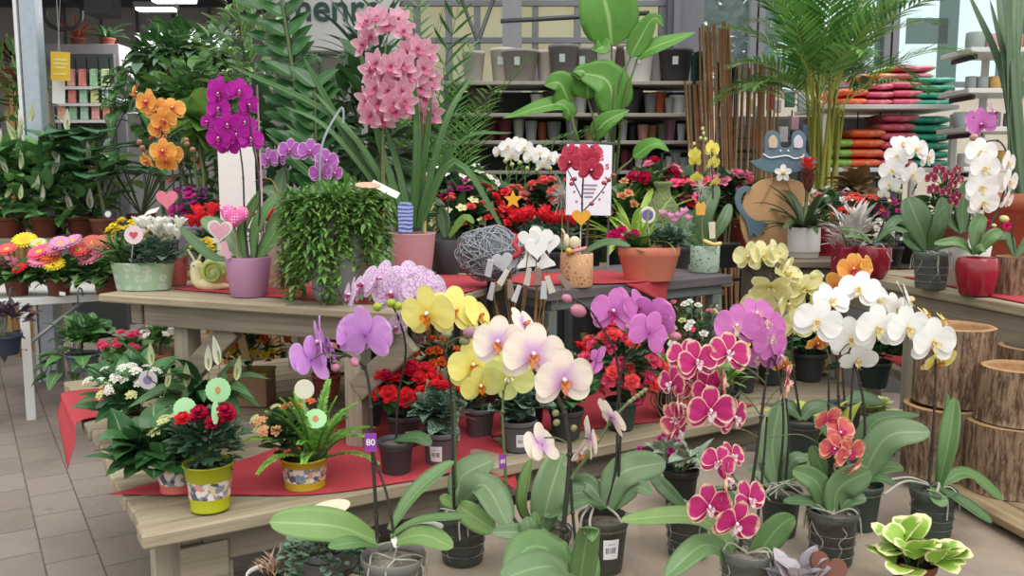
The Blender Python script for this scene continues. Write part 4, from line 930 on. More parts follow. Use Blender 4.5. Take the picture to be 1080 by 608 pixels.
oleaf(T, [(640, 537, d), (655, 500, d), (702, 488, d+.02)], .085, M_LEAFB, (-.2, -.75, .6), fold=.15); oleaf(T, [(645, 538, d), (670, 515, d-.02), (688, 521, d-.05)], .04, M_LEAFB, (0, -.8, .6)); oleaf(T, [(636, 536, d), (610, 520, d), (574, 546, d-.05)], .06, M_LEAFD, (0, -.5, .8)); oleaf(T, [(640, 535, d), (618, 510, d+.02), (600, 520, d+.04)], .05, M_LEAFD, (.1, -.8, .5))
oleaf(T, [(640, 536, d-.02), (616, 530, d-.05), (588, 548, d-.08)], .03, M_LEAFD, (0, -.3, 1))
mb = MB()
for pts in ([(626, 535, d-.03), (622, 550, d-.07), (624, 566, d-.075), (627, 574, d-.07)], [(622, 534, d-.03), (614, 545, d-.06), (612, 560, d-.06)], [(640, 535, d), (650, 543, d-.05), (656, 552, d-.06)], [(660, 543, d), (672, 541, d-.02), (690, 545, d+.02)]): mb.tube(crom([P(*q) for q in pts], 5), .0032, 6)
obj('aerial_root', mb, M_ROOT, T, label='pale aerial root')
# 6 candy striped orchid, tall --------------------------------------------
b = on(787, 637, HP); d = (b-CAM).dot(FW); T = thing('potted_orchid', 'magenta moth orchid with pale rimmed petals, tall spike at the bottom edge', 'orchid', b); clearpot(T, b, .064, .13, None, M_BARK2, 11)
stalk(T, [(775, 600, d), (784, 560, d), (795, 500, d), (803, 440, d), (808, 400, d), (812, 378, d)], .0036); stalk(T, [(790, 600, d), (800, 540, d), (806, 480, d), (809, 440, d)], .003)
dc = d-.03
rel(T, 'candy', [(749, 434, dc-.03, .108, 4, -4, 0), (735, 382, dc, .095, 12, 10, 10), (768, 373, dc+.02, .098, 10, 25, -12), (774, 441, dc+.05, .09, 40, 0, 6), (716, 428, dc+.02, .085, 70, 10, -8), (715, 455, dc+.04, .075, 50, -25, 0), (722, 376, dc+.05, .085, -40, 30, 0), (709, 405, dc+.05, .08, -60, 5, 0), (744, 408, dc+.04, .09, 30, -5, 20)])
rel(T, 'candypale', [(728, 402, dc+.07, .09, -20, 10, 30), (761, 405, dc+.06, .085, 80, 0, 0), (829, 403, d, .085, 70, -10, 30), (712, 442, dc+.07, .08, -50, 0, 60)])
pedicels(T, [((803, 440, d), (780, 412, dc)), ((808, 405, d), (778, 384, dc)), ((800, 462, d), (772, 452, dc)), ((806, 430, d), (824, 408, d)), ((782, 412, dc), (762, 440, dc)), ((778, 390, dc), (745, 392, dc))])
oleaf(T, [(790, 598, d), (818, 560, d-.02), (838, 545, d-.04)], .06, M_LEAF, (.1, -.8, .6)); oleaf(T, [(780, 600, d), (745, 575, d-.04), (702, 608, d-.1)], .055, M_LEAF, (0, -.6, .8)); oleaf(T, [(785, 600, d), (740, 548, d+.02), (654, 549, d+.04)], .05, M_LEAFL, (0, -.5, .85)); oleaf(T, [(792, 600, d), (815, 560, d), (824, 567, d)], .055, M_LEAFB, (.1, -.9, .3))
# 7 candy, low spray --------------------------------------------------------
b = on(725, 585, HP); d = (b-CAM).dot(FW); T = thing('potted_orchid', 'red and pink moth orchid spray with pale rims hanging low in front', 'orchid', b); clearpot(T, b, .06, .12, M_CLEARD, MATS['dark_bark'], 13)
d2 = d-.3; stalk(T, [(728, 538, d), (745, 520, d-.15), (778, 515, d2), (772, 500, d2), (762, 485, d2)], .003, M_STEMG); 
rel(T, 'candy', [(757, 489, d2, .075, -10, 20, -20), (766, 507, d2-.02, .09, 70, 5, 10), (748, 535, d2-.04, .098, 2, -2, 8), (790, 528, d2-.01, .088, 25, 12, 20), (776, 553, d2-.05, .098, 8, -8, -14), (772, 482, d2+.03, .07, 40, 30, 0)])
pedicels(T, [((776, 514, d2+.02), (766, 508, d2)), ((778, 515, d2+.02), (790, 526, d2)), ((774, 512, d2+.02), (756, 530, d2))])
oleaf(T, [(725, 538, d), (700, 515, d), (688, 500, d+.05)], .04, M_LEAFD, (0, -.8, .6)); oleaf(T, [(730, 538, d), (760, 522, d), (775, 535, d)], .045, M_LEAFD, (0, -.8, .6))
# 8 coral ---------------------------------------------------------------------
b = on(876, 592, HP); d = (b-CAM).dot(FW); T = thing('potted_orchid', 'short coral and pink moth orchid in a clear pot before the white ones', 'orchid', b); clearpot(T, b, .063, .135, M_CLEARD, MATS['dark_bark'], 17)
stalk(T, [(873, 543, d), (874, 510, d), (875, 484, d), (872, 470, d)], .0034); stalk(T, [(886, 543, d), (882, 510, d), (877, 490, d)], .0026)
rel(T, 'coral', [(874, 442, d-.02, .078, -160, 30, 0), (886, 458, d-.02, .088, 20, 30, 30), (880, 474, d-.04, .075, -10, 0, 0), (895, 478, d-.04, .085, 20, -10, 20), (900, 492, d-.02, .07, 60, -40, 0), (890, 466, d+.01, .08, 60, 20, 10)])
stalk(T, [(874, 475, d), (845, 459, d), (812, 462, d)], .0016, M_STEMG, knots=False)
oleaf(T, [(874, 545, d), (862, 510, d), (836, 496, d+.02)], .06, M_LEAF, (-.3, -.8, .4)); oleaf(T, [(878, 545, d), (885, 515, d-.01), (918, 497, d-.02)], .085, M_LEAFB, (.3, -.85, .2), fold=.12); oleaf(T, [(874, 545, d), (855, 530, d), (826, 529, d+.02)], .035, M_LEAFD, (0, -.5, .9)); oleaf(T, [(880, 545, d), (895, 528, d), (914, 526, d)], .04, M_LEAFD, (0, -.7, .7)); oleaf(T, [(876, 545, d), (868, 500, d+.02), (856, 470, d+.03)], .05, M_LEAF, (-.4, -.9, 0))
# 9 white, big left group -----------------------------------------------------
b = on(905, 556, HP); d = (b-CAM).dot(FW); T = thing('potted_orchid', 'big white moth orchid with a broad arching spray, dark pot behind the coral orchid', 'orchid', b); pot(T, b, .06, .125, M_DGREENP, soil=M_BARK)
for pts in ([(890, 512, d), (876, 470, d), (874, 420, d), (875, 384, d)], [(895, 512, d), (888, 460, d), (884, 410, d), (886, 372, d)], [(905, 512, d), (897, 460, d), (898, 420, d), (902, 380, d), (915, 350, d)], [(910, 512, d), (912, 440, d), (906, 400, d), (900, 380, d)]): stalk(T, pts, .0034)
rel(T, 'white', [(862, 340, d-.02, .125, -20, 8, -15), (876, 318, d+.02, .105, 5, 30, 10), (898, 358, d, .12, -14, -2, 10), (925, 347, d-.05, .128, 6, 0, 0), (906, 306, d+.03, .11, -30, 25, -8), (925, 318, d+.05, .115, 40, 30, 10), (905, 380, d-.01, .1, -10, -35, 10), (957, 347, d-.06, .118, 4, 2, 8), (956, 316, d, .105, 70, 20, 10), (946, 328, d+.05, .1, 30, 20, 0)])
pedicels(T, [((876, 384, d), (864, 346, d)), ((886, 372, d), (898, 362, d)), ((915, 352, d), (926, 346, d)), ((920, 345, d), (954, 345, d-.02))])
oleaf(T, [(905, 512, d), (935, 462, d-.03), (981, 456, d-.06)], .085, M_LEAFB, (-.1, -.75, .6), fold=.15); oleaf(T, [(905, 512, d), (930, 494, d), (953, 494, d)], .05, M_LEAF, (0, -.5, .9)); oleaf(T, [(905, 512, d), (925, 505, d-.03), (946, 512, d-.05)], .04, M_LEAFD, (0, -.4, 1)); oleaf(T, [(900, 510, d+.03), (920, 448, d+.05), (970, 438, d+.05)], .06, M_LEAFD, (0, -.2, 1)); oleaf(T, [(897, 512, d), (885, 470, d+.02), (858, 440, d+.04)], .05, M_LEAFD, (0, -.6, .8))
# 10 white, right single spike --------------------------------------------------
b = on(982, 563, HP); d = (b-CAM).dot(FW); T = thing('potted_orchid', 'white moth orchid with yellow lower bloom, rightmost clear pot beside the logs', 'orchid', b); clearpot(T, b, .06, .125, glassm('clear_green_plastic', '9fb0a4', .6, .12, '6f7f74'), MATS['dark_bark'], 19)
stalk(T, [(979, 515, d), (983, 470, d), (986, 420, d), (987, 385, d), (984, 365, d)], .0034)
rel(T, 'white', [(984, 362, d-.03, .128, 10, 0, 0)]); rel(T, 'whiteyel', [(990, 380, d+.01, .095, 20, -30, 10), (977, 333, d+.04, .06, 60, 40, 0), (995, 338, d+.04, .05, 60, 40, 0)])
oleaf(T, [(988, 512, d), (991, 460, d+.02), (999, 414, d+.05)], .06, M_LEAF, (.7, -.7, 0), fold=.4); oleaf(T, [(990, 513, d), (1000, 470, d-.02), (1007, 420, d)], .05, M_LEAF, (-.6, -.8, 0), fold=.4); oleaf(T, [(992, 512, d), (1020, 500, d+.04), (1058, 528, d+.02)], .05, M_LEAF, (0, -.4, .9)); oleaf(T, [(990, 515, d-.02), (1015, 530, d-.08), (1046, 552, d-.12)], .05, M_LEAFD, (.2, -.4, .9)); oleaf(T, [(984, 515, d-.03), (990, 528, d-.07), (1000, 528, d-.08)], .04, M_LEAF, (0, -.8, .6))
mb = MB()
for pts in ([(980, 512, d), (955, 508, d-.05), (932, 522, d-.08)], [(978, 510, d), (960, 504, d-.02), (940, 506, d-.03)], [(982, 514, d), (990, 510, d-.05), (988, 520, d-.07)]): mb.tube(crom([P(*q) for q in pts], 5), .0034, 6)
obj('aerial_root', mb, M_ROOT, T, label='pale aerial root')
# 11 plain pink ------------------------------------------------------------------
b = on(822, 563, HP); d = (b-CAM).dot(FW); T = thing('potted_orchid', 'plain mid-pink moth orchid in the dark pot between the magenta and coral ones', 'orchid', b); pot(T, b, .056, .125, M_DGREENP, soil=M_BARK)
stalk(T, [(821, 516, d), (826, 460, d), (825, 420, d), (818, 385, d), (806, 372, d)], .003); stalk(T, [(828, 516, d), (832, 460, d), (829, 420, d)], .003)
rel(T, 'pink', [(777, 345, d, .12, -12, 12, 0), (798, 332, d+.04, .1, 10, 30, 20), (808, 345, d+.02, .11, 12, 10, 180), (812, 360, d-.02, .1, 20, -5, 170), (822, 376, d+.02, .095, 60, -15, 0), (800, 378, d+.04, .09, -30, -20, 0)])
pedicels(T, [((808, 373, d), (780, 352, d)), ((810, 374, d), (808, 350, d)), ((816, 384, d), (822, 378, d))])
oleaf(T, [(822, 516, d), (814, 475, d+.02), (822, 428, d+.05)], .1, M_LEAFB, (.3, -.95, 0), fold=.12); oleaf(T, [(822, 515, d), (845, 490, d), (866, 486, d)], .05, M_LEAF, (0, -.7, .7)); oleaf(T, [(822, 516, d), (800, 498, d), (790, 500, d)], .05, M_LEAFB, (0, -.8, .5)); oleaf(T, [(826, 515, d), (836, 486, d), (853, 484, d)], .04, M_LEAFD, (0, -.7, .7))
mb = MB()
for k in range(12):
    p = P(U(806, 840), U(508, 516), d-.03); mb.tube(crom([p, p+V((U(-.04, .04), -.03, .015)), p+V((U(-.07, .07), -.06, U(-.03, .03)))], 5), .002, 5)
obj('aerial_root', mb, M_ROOT, T, label='tangled pale roots')
# 12 cream and orange orchids behind the whites ------------------------------------
b = on(862, 470, .69); b = P(845, 470, 2.75); b.z = .692; T = thing('potted_orchid', 'cream green-tinged moth orchid behind the white and pink ones', 'orchid', b); d = 2.75; pot(T, b, .06, .12, M_DGREENP, soil=M_BARK)
stalk(T, [b+V((0, 0, .1)), (838, 400, d), (834, 350, d), (830, 310, d), (815, 285, d), (800, 275, d)], .0032)
rel(T, 'cream', [(790, 272, d, .1, -50, 10, 0), (804, 270, d-.02, .1, 10, 20, 0), (818, 268, d, .09, 40, 15, 0), (826, 280, d+.02, .09, 60, -20, 0), (812, 302, d-.02, .13, -6, -45, 180), (830, 292, d, .1, 30, 60, 0), (850, 305, d, .13, -60, 40, 40), (830, 322, d, .12, 30, 0, 0), (838, 344, d-.02, .11, -10, -6, 0), (800, 325, d+.05, .12, -20, 10, 0), (862, 318, d+.05, .1, 30, 10, 0)])
for q in ((866, 302), (860, 292), (872, 308), (790, 317)): bud(T, (q[0], q[1], d), .035, M_BUDY, 60, 30)
oleaf(T, [b+V((0, 0, .12)), (860, 430, d), (890, 440, d)], .06, M_LEAFD, (0, -.6, .8)); oleaf(T, [b+V((0, 0, .12)), (830, 430, d), (815, 440, d)], .06, M_LEAFD, (0, -.6, .8))
b = P(890, 455, 2.95); b.z = .692; T = thing('potted_orchid', 'orange moth orchid just above the white blooms', 'orchid', b); d = 2.95; pot(T, b, .056, .12, M_DGREENP, soil=M_BARK)
stalk(T, [b+V((0, 0, .1)), (888, 380, d), (886, 330, d), (892, 300, d)], .0032); rel(T, 'orange', [(884, 306, d-.03, .13, -25, -25, 20), (900, 285, d, .11, -10, 15, 0), (912, 282, d+.02, .1, 50, 20, 10), (878, 322, d+.02, .1, -40, -40, 0), (826, 386, d-.05, .07, 0, -30, 0), (862, 362, d-.05, .08, 10, -30, 0)])
oleaf(T, [b+V((0, 0, .12)), (905, 420, d), (930, 425, d)], .06, M_LEAFD, (0, -.6, .8))
# 13 spotted white and purple behind the yellow ------------------------------------
b = P(420, 470, 2.62); b.z = .692; T = thing('potted_orchid', 'white moth orchid mottled with purple above the lilac one', 'orchid', b); d = 2.45; b = P(418, 488, 2.6); b.z = .692; T.location = b; pot(T, b, .055, .1, M_DGREYP, soil=M_BARK)
stalk(T, [b+V((0, 0, .09)), (420, 420, 2.58), (428, 370, 2.54), (420, 335, 2.5), (410, 318, 2.48)], .003)
rel(T, 'spotted', [(370, 312, d, .1, -70, 10, 0), (384, 302, d+.02, .11, -60, 25, 20), (402, 296, d+.03, .12, -30, 25, 0), (414, 310, d, .12, -25, 0, 10), (432, 296, d+.03, .12, 15, 30, 0), (446, 308, d-.02, .125, 20, 5, -20), (458, 305, d+.04, .11, 60, 20, 0), (416, 345, d+.05, .08, 40, -20, 0)])
for q in ((412, 320), (420, 323), (398, 324)): bud(T, (q[0], q[1], d-.05), .035, flat('bud_lime', '9fb23a', .5), 30, 10)
oleaf(T, [b+V((0, 0, .1)), (440, 462, 2.55), (455, 470, 2.52)], .045, M_LEAFD, (0, -.6, .8))
# dark pots and small plants of the platform ----------------------------------------
b = on(717, 533, HP); T = thing('potted_plant', 'black pot of trailing purple-edged striped leaves with tiny violet flowers', 'plant', b); pot(T, b, .054, .11, M_BLACKP)
c = b+V((.0, -.02, .15)); bush(T, c, .12, .1, .06, 34, .075, .036, M_TRAD, 'ovate', .8, -.3, upb=.25, root=b+V((0, 0, .1))); blooms(T, 'tuft_magenta', c+V((-.06, 0, .01)), .07, .05, .045, 6, .026, .0)
b = on(862, 494, HP); T = thing('potted_plant', 'black pot of broad lime-yellow leaves behind the coral orchid', 'plant', b); pot(T, b, .065, .12, M_BLACKP)
c = b+V((0, 0, .15)); bush(T, c, .17, .12, .06, 26, .13, .085, M_YLEAF, 'ovate', .7, -.1, upb=.4, root=b+V((0, 0, .1)), nu=6)
b = on(962, 632, HP); T = thing('potted_plant', 'variegated peperomia with cream-edged green leaves at the bottom edge', 'plant', b); pot(T, b, .05, .09, M_BROWNP)
c = b+V((0, 0, .115)); bush(T, c, .085, .085, .06, 34, .074, .068, leafm('peperomia_leaf', '7fae3e', 'a6c658', edge='ecebb4', edge_w=.8, rough=.35), 'round', .9, -.3, upb=.5, root=b+V((0, 0, .07)), nu=8, fold=.12)
b = on(843, 658, HP); T = thing('potted_plant', 'silvery pink folded-leaf plant at the bottom edge holding a brown heart', 'plant', b); pot(T, b, .045, .08, M_DGREYP)
c = b+V((0, 0, .1)); bush(T, c, .06, .06, .045, 26, .07, .05, leafm('silver_pink_leaf', '9b9aa0', 'c3b9c0', rib='a86a86', edge='6f6670', edge_w=.97), 'ovate', .5, -.1, upb=.5, root=b+V((0, 0, .07)), fold=.5, nu=6)
pick(T, b+V((.055, -.0, .12)), heart(.085), .006, flat('brown_leather', '6b4032', .6, var=.06), True, b+V((.03, 0, .07)), pitch=25, roll=-25, yaw=10, name='brown_heart')
b = P(338, 640, 1.98); b.z = HP-.0; b = V((-.43, 1.98, HP)); b = P(343, 632, 2.02); b.z = HP; T = thing('potted_plant', 'grey pot trailing strings of tiny round leaves under the lilac orchid', 'plant', b); pot(T, b, .052, .105, M_GREYP)
c = b+V((0, 0, .115)); bush(T, c, .1, .07, .025, 130, .02, .019, M_FOLG, 'round', .3, -.2, nu=3, upb=.5, root=b+V((0, 0, .08)))
for s in range(16):
    a = U(0, 2*PI); p = b+V((math.cos(a)*.055, math.sin(a)*.055, .11)); q = [p, p+V((math.cos(a)*.03, math.sin(a)*.03, -.01)), p+V((math.cos(a)*.04, math.sin(a)*.04, -.1*U(.5, .95)))]; cc = crom(q, 5); mb = MB(); mb.tube(cc, .0012, 4, 1)
    for k in cc[2:]:
        for z in range(2): leaf(mb, k, V((U(-1, 1), U(-1, .4), U(-.2, .6))), .02, .018, droop=.3, shape='round', nu=3, nv=1, m=0)
    obj('trailing_strand', mb, [M_FOLG, flat('strand', '7a5a4c', .7)], T)
pick(T, P(345, 538, 1.98), disc(.022, 24, 2.4), .003, flat('pale_wood', 'd9cbb4', .7, var=.05), True, b+V((.0, 0, .1)), roll=18, pitch=50, name='oval_sign')
b = P(274, 612, 2.02); b.z = 0
b = on(284, 630, HP); T = thing('potted_plant', 'small white pot of pale dried strands at the bottom left of the platform', 'plant', b); pot(T, b, .05, .06, M_WHITE, style='egg', rb=.035); bush(T, b+V((.02, 0, .07)), .045, .04, .03, 70, .05, .006, flat('dry_strand', 'b08f78', .8, var=.2), 'grass', .8, 0, upb=.6)
# ------------------------------------------------------------------ low table, left part
ZL = .694
def band(name, paint, cols):
    """zinc planter paint with a printed flower band"""
    t = NT(name); s = t.add('ShaderNodeSeparateXYZ'); t.ln(t.coord('Object'), s.inputs[0]); z = s.outputs[2]
    return t, z
def zinc(name, paint, z0, z1):
    t = NT(name); s = t.add('ShaderNodeSeparateXYZ'); t.ln(t.coord('Object'), s.inputs[0]); z = s.outputs[2]
    v = t.add('ShaderNodeTexVoronoi'); t.val(v, 'Scale', 75); t.ln(t.coord('Object'), v.inputs['Vector']); sp = t.add('ShaderNodeSeparateColor'); t.ln(v.outputs['Color'], sp.inputs[0])
    c = t.mix(t.math('GREATER_THAN', sp.outputs[0], .45), hexc('e6d9d6'), hexc('8d8f9e')); c = t.mix(t.math('GREATER_THAN', sp.outputs[1], .72), c, hexc('d79a8a')); c = t.mix(t.math('GREATER_THAN', sp.outputs[2], .8), c, hexc('5c5a6e')); c = t.mix(t.math('GREATER_THAN', sp.outputs[0], .86), c, hexc('d8cf9a'))
    k = t.math('MULTIPLY', t.math('GREATER_THAN', z, z0), t.math('LESS_THAN', z, z1)); return t.bsdf(t.mix(k, hexc(paint), c), .4, 0, .5)
def zinc_pot(T, b, rt, rb, h, mat, fill=.86):
    mb = MB(); mb.lathe([(rb*.97, 0), (rb+.002, .002), (rb+.001, .007), (rb, .009), (rt-.002, h-.006), (rt+.002, h-.004), (rt+.002, h), (rt-.003, h), (rt-.006, h*fill)], 36, b, cap=False); mb.lathe([(rb*.97, .0), (1e-4, 0)], 36, b, cap=False); obj('pot', mb, mat, T)
    s = MB(); s.lathe([(rt-.005, h*fill), (1e-4, h*fill+.01)], 24, b, cap=False); obj('soil', s, M_SOIL, T)
M_GREENPICK = flat('pick_green', 'a3d49c', .5, var=.04); M_PICKPALE = flat('pick_pale', 'd9d6c4', .6, var=.06)
b = on(222, 536, ZL); T = thing('potted_rose', 'lime yellow zinc pot of crimson mini roses at the front left corner', 'rose', b)
zinc_pot(T, b, .064, .049, .125, zinc('zinc_lime', 'a8ab14', .037, .083)); c = b+V((0, 0, .185)); bush(T, c, .105, .1, .085, 230, .045, .026, leafm('rose_leaf', '24402c', '46684a', rough=.4), 'ovate', .6, -.5, root=b+V((0, 0, .11)))
for px, py in ((193, 443), (211, 440), (225, 447), (241, 440), (210, 436), (238, 434)): bloom(T, 'rose_crimson' if px != 193 else 'rose_red', P(px, py, 2.22+U(-.03, .05)), .048, (V((U(-.2, .2), -.35, 1))).to_track_quat('Z', 'Y').to_matrix().to_4x4())
pick(T, P(195, 432, 2.28), disc(.03, 36, 1, .035), .003, M_GREENPICK, True, b+V((-.02, .02, .15)), M_WHITE, pitch=12, name='round_pick'); pick(T, P(227, 436, 2.22), disc(.03, 24, .32), .003, M_GREENPICK, True, b+V((0, 0, .15)), M_WHITE, pitch=5, name='oval_pick')
b = on(188, 517, ZL); T = thing('potted_plant', 'coral pink zinc pot of broad dark leaves and pale green buds behind the lime pot', 'plant', b); zinc_pot(T, b, .058, .046, .085, zinc('zinc_coral', 'd9685c', .025, .07))
c = b+V((-.05, -.02, .13)); bush(T, c, .15, .12, .09, 70, .13, .085, M_GLOSS, 'ovate', .8, -.45, root=b+V((0, 0, .07)), nu=5); blooms(T, 'head_cream', b+V((-.0, -.05, .165)), .07, .06, .05, 7, .04, .0)
b = on(322, 513, ZL); T = thing('planted_arrangement', 'mustard zinc pot with fern and fading orange kalanchoe on the red felt', 'plant', b); zinc_pot(T, b, .066, .055, .088, zinc('zinc_mustard', 'b89a1e', .025, .066))
bush(T, b+V((-.045, .0, .15)), .08, .07, .07, 90, .05, .032, M_FOLD, 'ovate', .6, -.4, root=b+V((0, 0, .08))); blooms(T, 'head_peachy', b+V((-.06, 0, .165)), .075, .06, .065, 6, .036, .0); blooms(T, 'head_cream', b+V((-.06, 0, .165)), .08, .06, .06, 5, .034, .0); blooms(T, 'head_orange', b+V((-.02, .02, .19)), .07, .05, .05, 3, .032, .2)
palm(T, b+V((.03, 0, .075)), 24, .21, leafm('fern_leaf', '4f8a2e', '8ec24e', rough=.5, transl=.25), M_STEMG, (.15, 1.15), (.03, .009), 26, fr=.01, arch=1.0)
pick(T, P(321, 411, 2.47), disc(.028, 30), .002, M_PICKPALE, True, b+V((0, 0, .1)), M_WHITE, pitch=5, name='round_pick'); pick(T, P(333, 442, 2.42), disc(.027, 30, 1.15, .03), .002, M_GREENPICK, True, b+V((.02, 0, .1)), M_WHITE, pitch=25, roll=-15, name='round_pick', inner=disc(.009, 9), imat=flat('pick_motif', 'c77f5a', .6))
b = on(222, 470, ZL); T = thing('peace_lily', 'peace lily with slim pale spathes behind the crimson roses', 'plant', b); pot(T, b, .06, .11, M_BROWNP)
c = b+V((0, 0, .12))
for tip, w in (((150, 445), .07), ((135, 430), .06), ((215, 425), .06), ((275, 430), .05), ((168, 398), .05), ((180, 378), .06), ((262, 380), .05), ((285, 400), .04), ((240, 400), .06), ((205, 410), .06), ((268, 420), .05), ((150, 420), .06), ((255, 440), .06), ((190, 425), .06)):
    mb = MB(); q = P(tip[0], tip[1], 2.55+U(-.1, .15)); bigleaf(mb, [c, c.lerp(q, .55)+V((0, 0, .05)), q], w, 'lance', (0, -.6, .8), .2, nu=10, nv=2); obj('leaf', mb, M_FOLD if rnd.random() < .5 else M_GLOSS, T)
for px, py, s in ((197, 395, .075), (220, 378, .08), (231, 372, .09), (249, 388, .075), (160, 372, .07), (176, 395, .06)): bloom(T, 'spathe_green' if s < .08 else 'spathe', P(px, py+14, 2.65), s, facing(U(-30, 30), 10, U(-12, 12))); stalk(T, [c, P(px, py+30, 2.66), P(px, py+13, 2.65)], .002, M_STEMG, 'flower_stalk', knots=False)
pick(T, P(230, 412, 2.5), disc(.036, 36, 1, .03), .003, M_GREENPICK, True, c, M_WHITE, pitch=8, name='round_pick', inner=disc(.011, 9, .7), imat=MATS['pick_motif2'] if 'pick_motif2' in MATS else flat('pick_motif2', 'c98a5c', .6))
b = on(150, 465, ZL); T = thing('potted_plant', 'white kalanchoe among broad dark leaves at the left end of the low table', 'plant', b); pot(T, b, .06, .1, M_BROWNP)
bush(T, b+V((0, 0, .17)), .16, .14, .13, 60, .14, .06, M_GLOSS, 'ovate', .7, -.35, root=b+V((0, 0, .08)), nu=5); blooms(T, 'head_white', b+V((-.02, -.06, .2)), .11, .08, .06, 12, .042, .0); blooms(T, 'head_cream', b+V((0, -.1, .17)), .1, .06, .05, 5, .04, .0)
pick(T, P(156, 401, 2.75), disc(.03, 28), .003, flat('pick_grey', 'b9b3b5', .5, var=.06), True, b+V((0, 0, .1)), M_WHITE, pitch=5, name='round_pick', inner=disc(.014, 18), imat=flat('pick_violet', '7d6a94', .5))
potted('red begonia in a dark pot at the far left corner of the low table', 'plant', on(137, 412, ZL), .055, .09, M_DGREYP, (.07, .1, .07), M_FOLM, 70, (.055, .045), 'ovate', 'rose_hotpink', 9, .045, bz=.1)
potted('small coral pot of blush white kalanchoe beside the wooden post', 'plant', on(167, 397, ZL), .058, .1, flat('coral_pot', 'c9695f', .5), (.06, .07, .07), M_FOLM, 60, (.05, .035), 'ovate', 'head_white', 6, .04, bz=.2)
# box of orange and yellow chrysanthemums under the shelf
b = on(262, 425, ZL); T = thing('planted_box', 'tan box of orange and yellow chrysanthemums under the upper shelf', 'plant', b); mb = MB(); mb.prism([(-.09, -.07), (.09, -.07), (.09, .07), (-.09, .07)], .13, Mx.Translation(b)); obj('box', mb, flat('tan_card', 'a8876c', .8, var=.06), T, smooth=False, bev=.004)
mb = MB(); mb.box(b+V((0, 0, .124)), (.186, .146, .014), bev=.003); obj('rim', mb, flat('mustard_rim', 'b5954a', .6), T, smooth=False)
bush(T, b+V((0, 0, .2)), .14, .11, .09, 110, .05, .025, M_FOLD, 'ovate', .6, -.2, root=b+V((0, 0, .12))); blooms(T, 'tuft_orange', b+V((0, 0, .24)), .14, .1, .09, 9, .055, .0); blooms(T, 'tuft_yellow', b+V((0, -.02, .21)), .13, .1, .08, 9, .038, -.1); blooms(T, 'tuft_red', b+V((-.1, -.04, .17)), .05, .05, .04, 2, .05, 0)
mb = MB(); mb.ball(b+V((.0, -.06, .31)), (.006, .006, .028), 8); [petal(mb, a, .04, .03, m=0) for a in ()]; 
for s in (-1, 1):
    k = MB(); petal(k, 90-s*35, .07, .045, .6, .4, 0, 10); mb.add(k, Mx.Translation(b+V((0, -.06, .3))) @ facing(0, 0, 0))
mb.tube([b+V((0, -.05, .13)), b+V((0, -.06, .29))], .0015, 5); obj('butterfly_pick', mb, flat('butterfly_lilac', 'b5a3b8', .6, var=.08), T)
mb = MB(); mb.prism([(-.013, -.05), (.013, -.05), (.016, .05), (-.016, .05)], .002, Mx.Translation(b+V((.03, -.13, .24))) @ facing(10, -5, 12)); obj('plant_label', mb, flat('label_straw', 'c7b083', .6), T, smooth=False)
# row of small flowers between the posts
potted('coral pot of salmon flowers under the upper shelf near the right post', 'plant', on(345, 420, ZL), .06, .1, MATS['coral_pot'], (.07, .09, .07), M_FOLD, 60, (.05, .03), 'ovate', 'tuft_salmon', 7, .035)
potted('dark plant with tiny pink flowers behind the red begonia', 'plant', on(418, 440, ZL), .055, .1, M_DGREYP, (.12, .12, .1), M_FOLD, 110, (.05, .025), 'ovate', (('five_pink', 12),), 12, .028)
potted('orange rosette begonia just below the yellow orchid', 'plant', on(462, 450, ZL), .055, .1, M_DGREYP, (.12, .09, .09), M_FOLD, 70, (.055, .04), 'ovate', 'rose_orange', 12, .042, bz=.0)
# grey pots of begonias
T = potted('bright red double begonia in a dark grey pot', 'begonia', on(427, 470, ZL), .059, .105, M_DGREYP, (.085, .105, .07), M_GLOSS, 80, (.075, .06), 'ovate', (('rose_red', 16), ('rose_crimson', 4)), 14, .062, bz=-.1, name='potted_begonia', zmin=-.5); b = T.location; price_label(T, b, .0435, .057, .105, 30, .025, .06, .04)
T = potted('red begonia dark leaves in a mid-grey pot with price label', 'begonia', on(465, 489, ZL), .06, .105, M_GREYP, (.06, .085, .07), M_CYCL, 60, (.08, .065), 'heart', 'rose_red', 4, .05, bz=.4, name='potted_begonia', zmin=-.4); b = T.location; price_label(T, b, .0445, .058, .105, -12, .02, .068, .042)
T = potted('grey pot of olive leaves beneath the yellow orchid blooms', 'plant', on(506, 460, ZL), .054, .1, M_GREYP, (.06, .08, .07), M_GLOSS, 50, (.09, .05), 'ovate', None, name='potted_plant', zmin=-.2)
T = potted('grey labelled pot of dark heart leaves beneath the yellow-green bloom', 'cyclamen', on(547, 474, ZL), .06, .1, M_GREYP, (.05, .095, .07), M_CYCL, 80, (.07, .06), 'heart', None, name='potted_cyclamen', zmin=-.4); b = T.location; price_label(T, b, .0445, .058, .1, 12, .02, .062, .042)
potted('dark pot of mixed leaves behind the big peach bloom', 'plant', on(597, 462, ZL), .06, .1, M_DGREYP, (.05, .1, .07), M_GLOSS, 60, (.08, .05), 'ovate', None, zmin=-.3)
T = potted('dark green pot heaped with coral and hot pink double begonias', 'begonia', on(655, 452, ZL), .058, .105, M_DGREENP, (.13, .13, .14), M_GLOSS, 120, (.07, .055), 'ovate', (('rose_hotpink', 22), ('rose_coralred', 16)), 20, .06, bz=-.45, name='potted_begonia', zmin=-.7, label_at=None)
b = on(706, 440, ZL); T = thing('potted_plant', 'dark pot of tangled brown trailing stems and fresh green leaves', 'plant', b); pot(T, b, .055, .09, M_DGREYP); bush(T, b+V((0, 0, .16)), .09, .08, .08, 110, .06, .018, M_FOLL, 'lance', .7, -.2, root=b+V((0, 0, .08)))
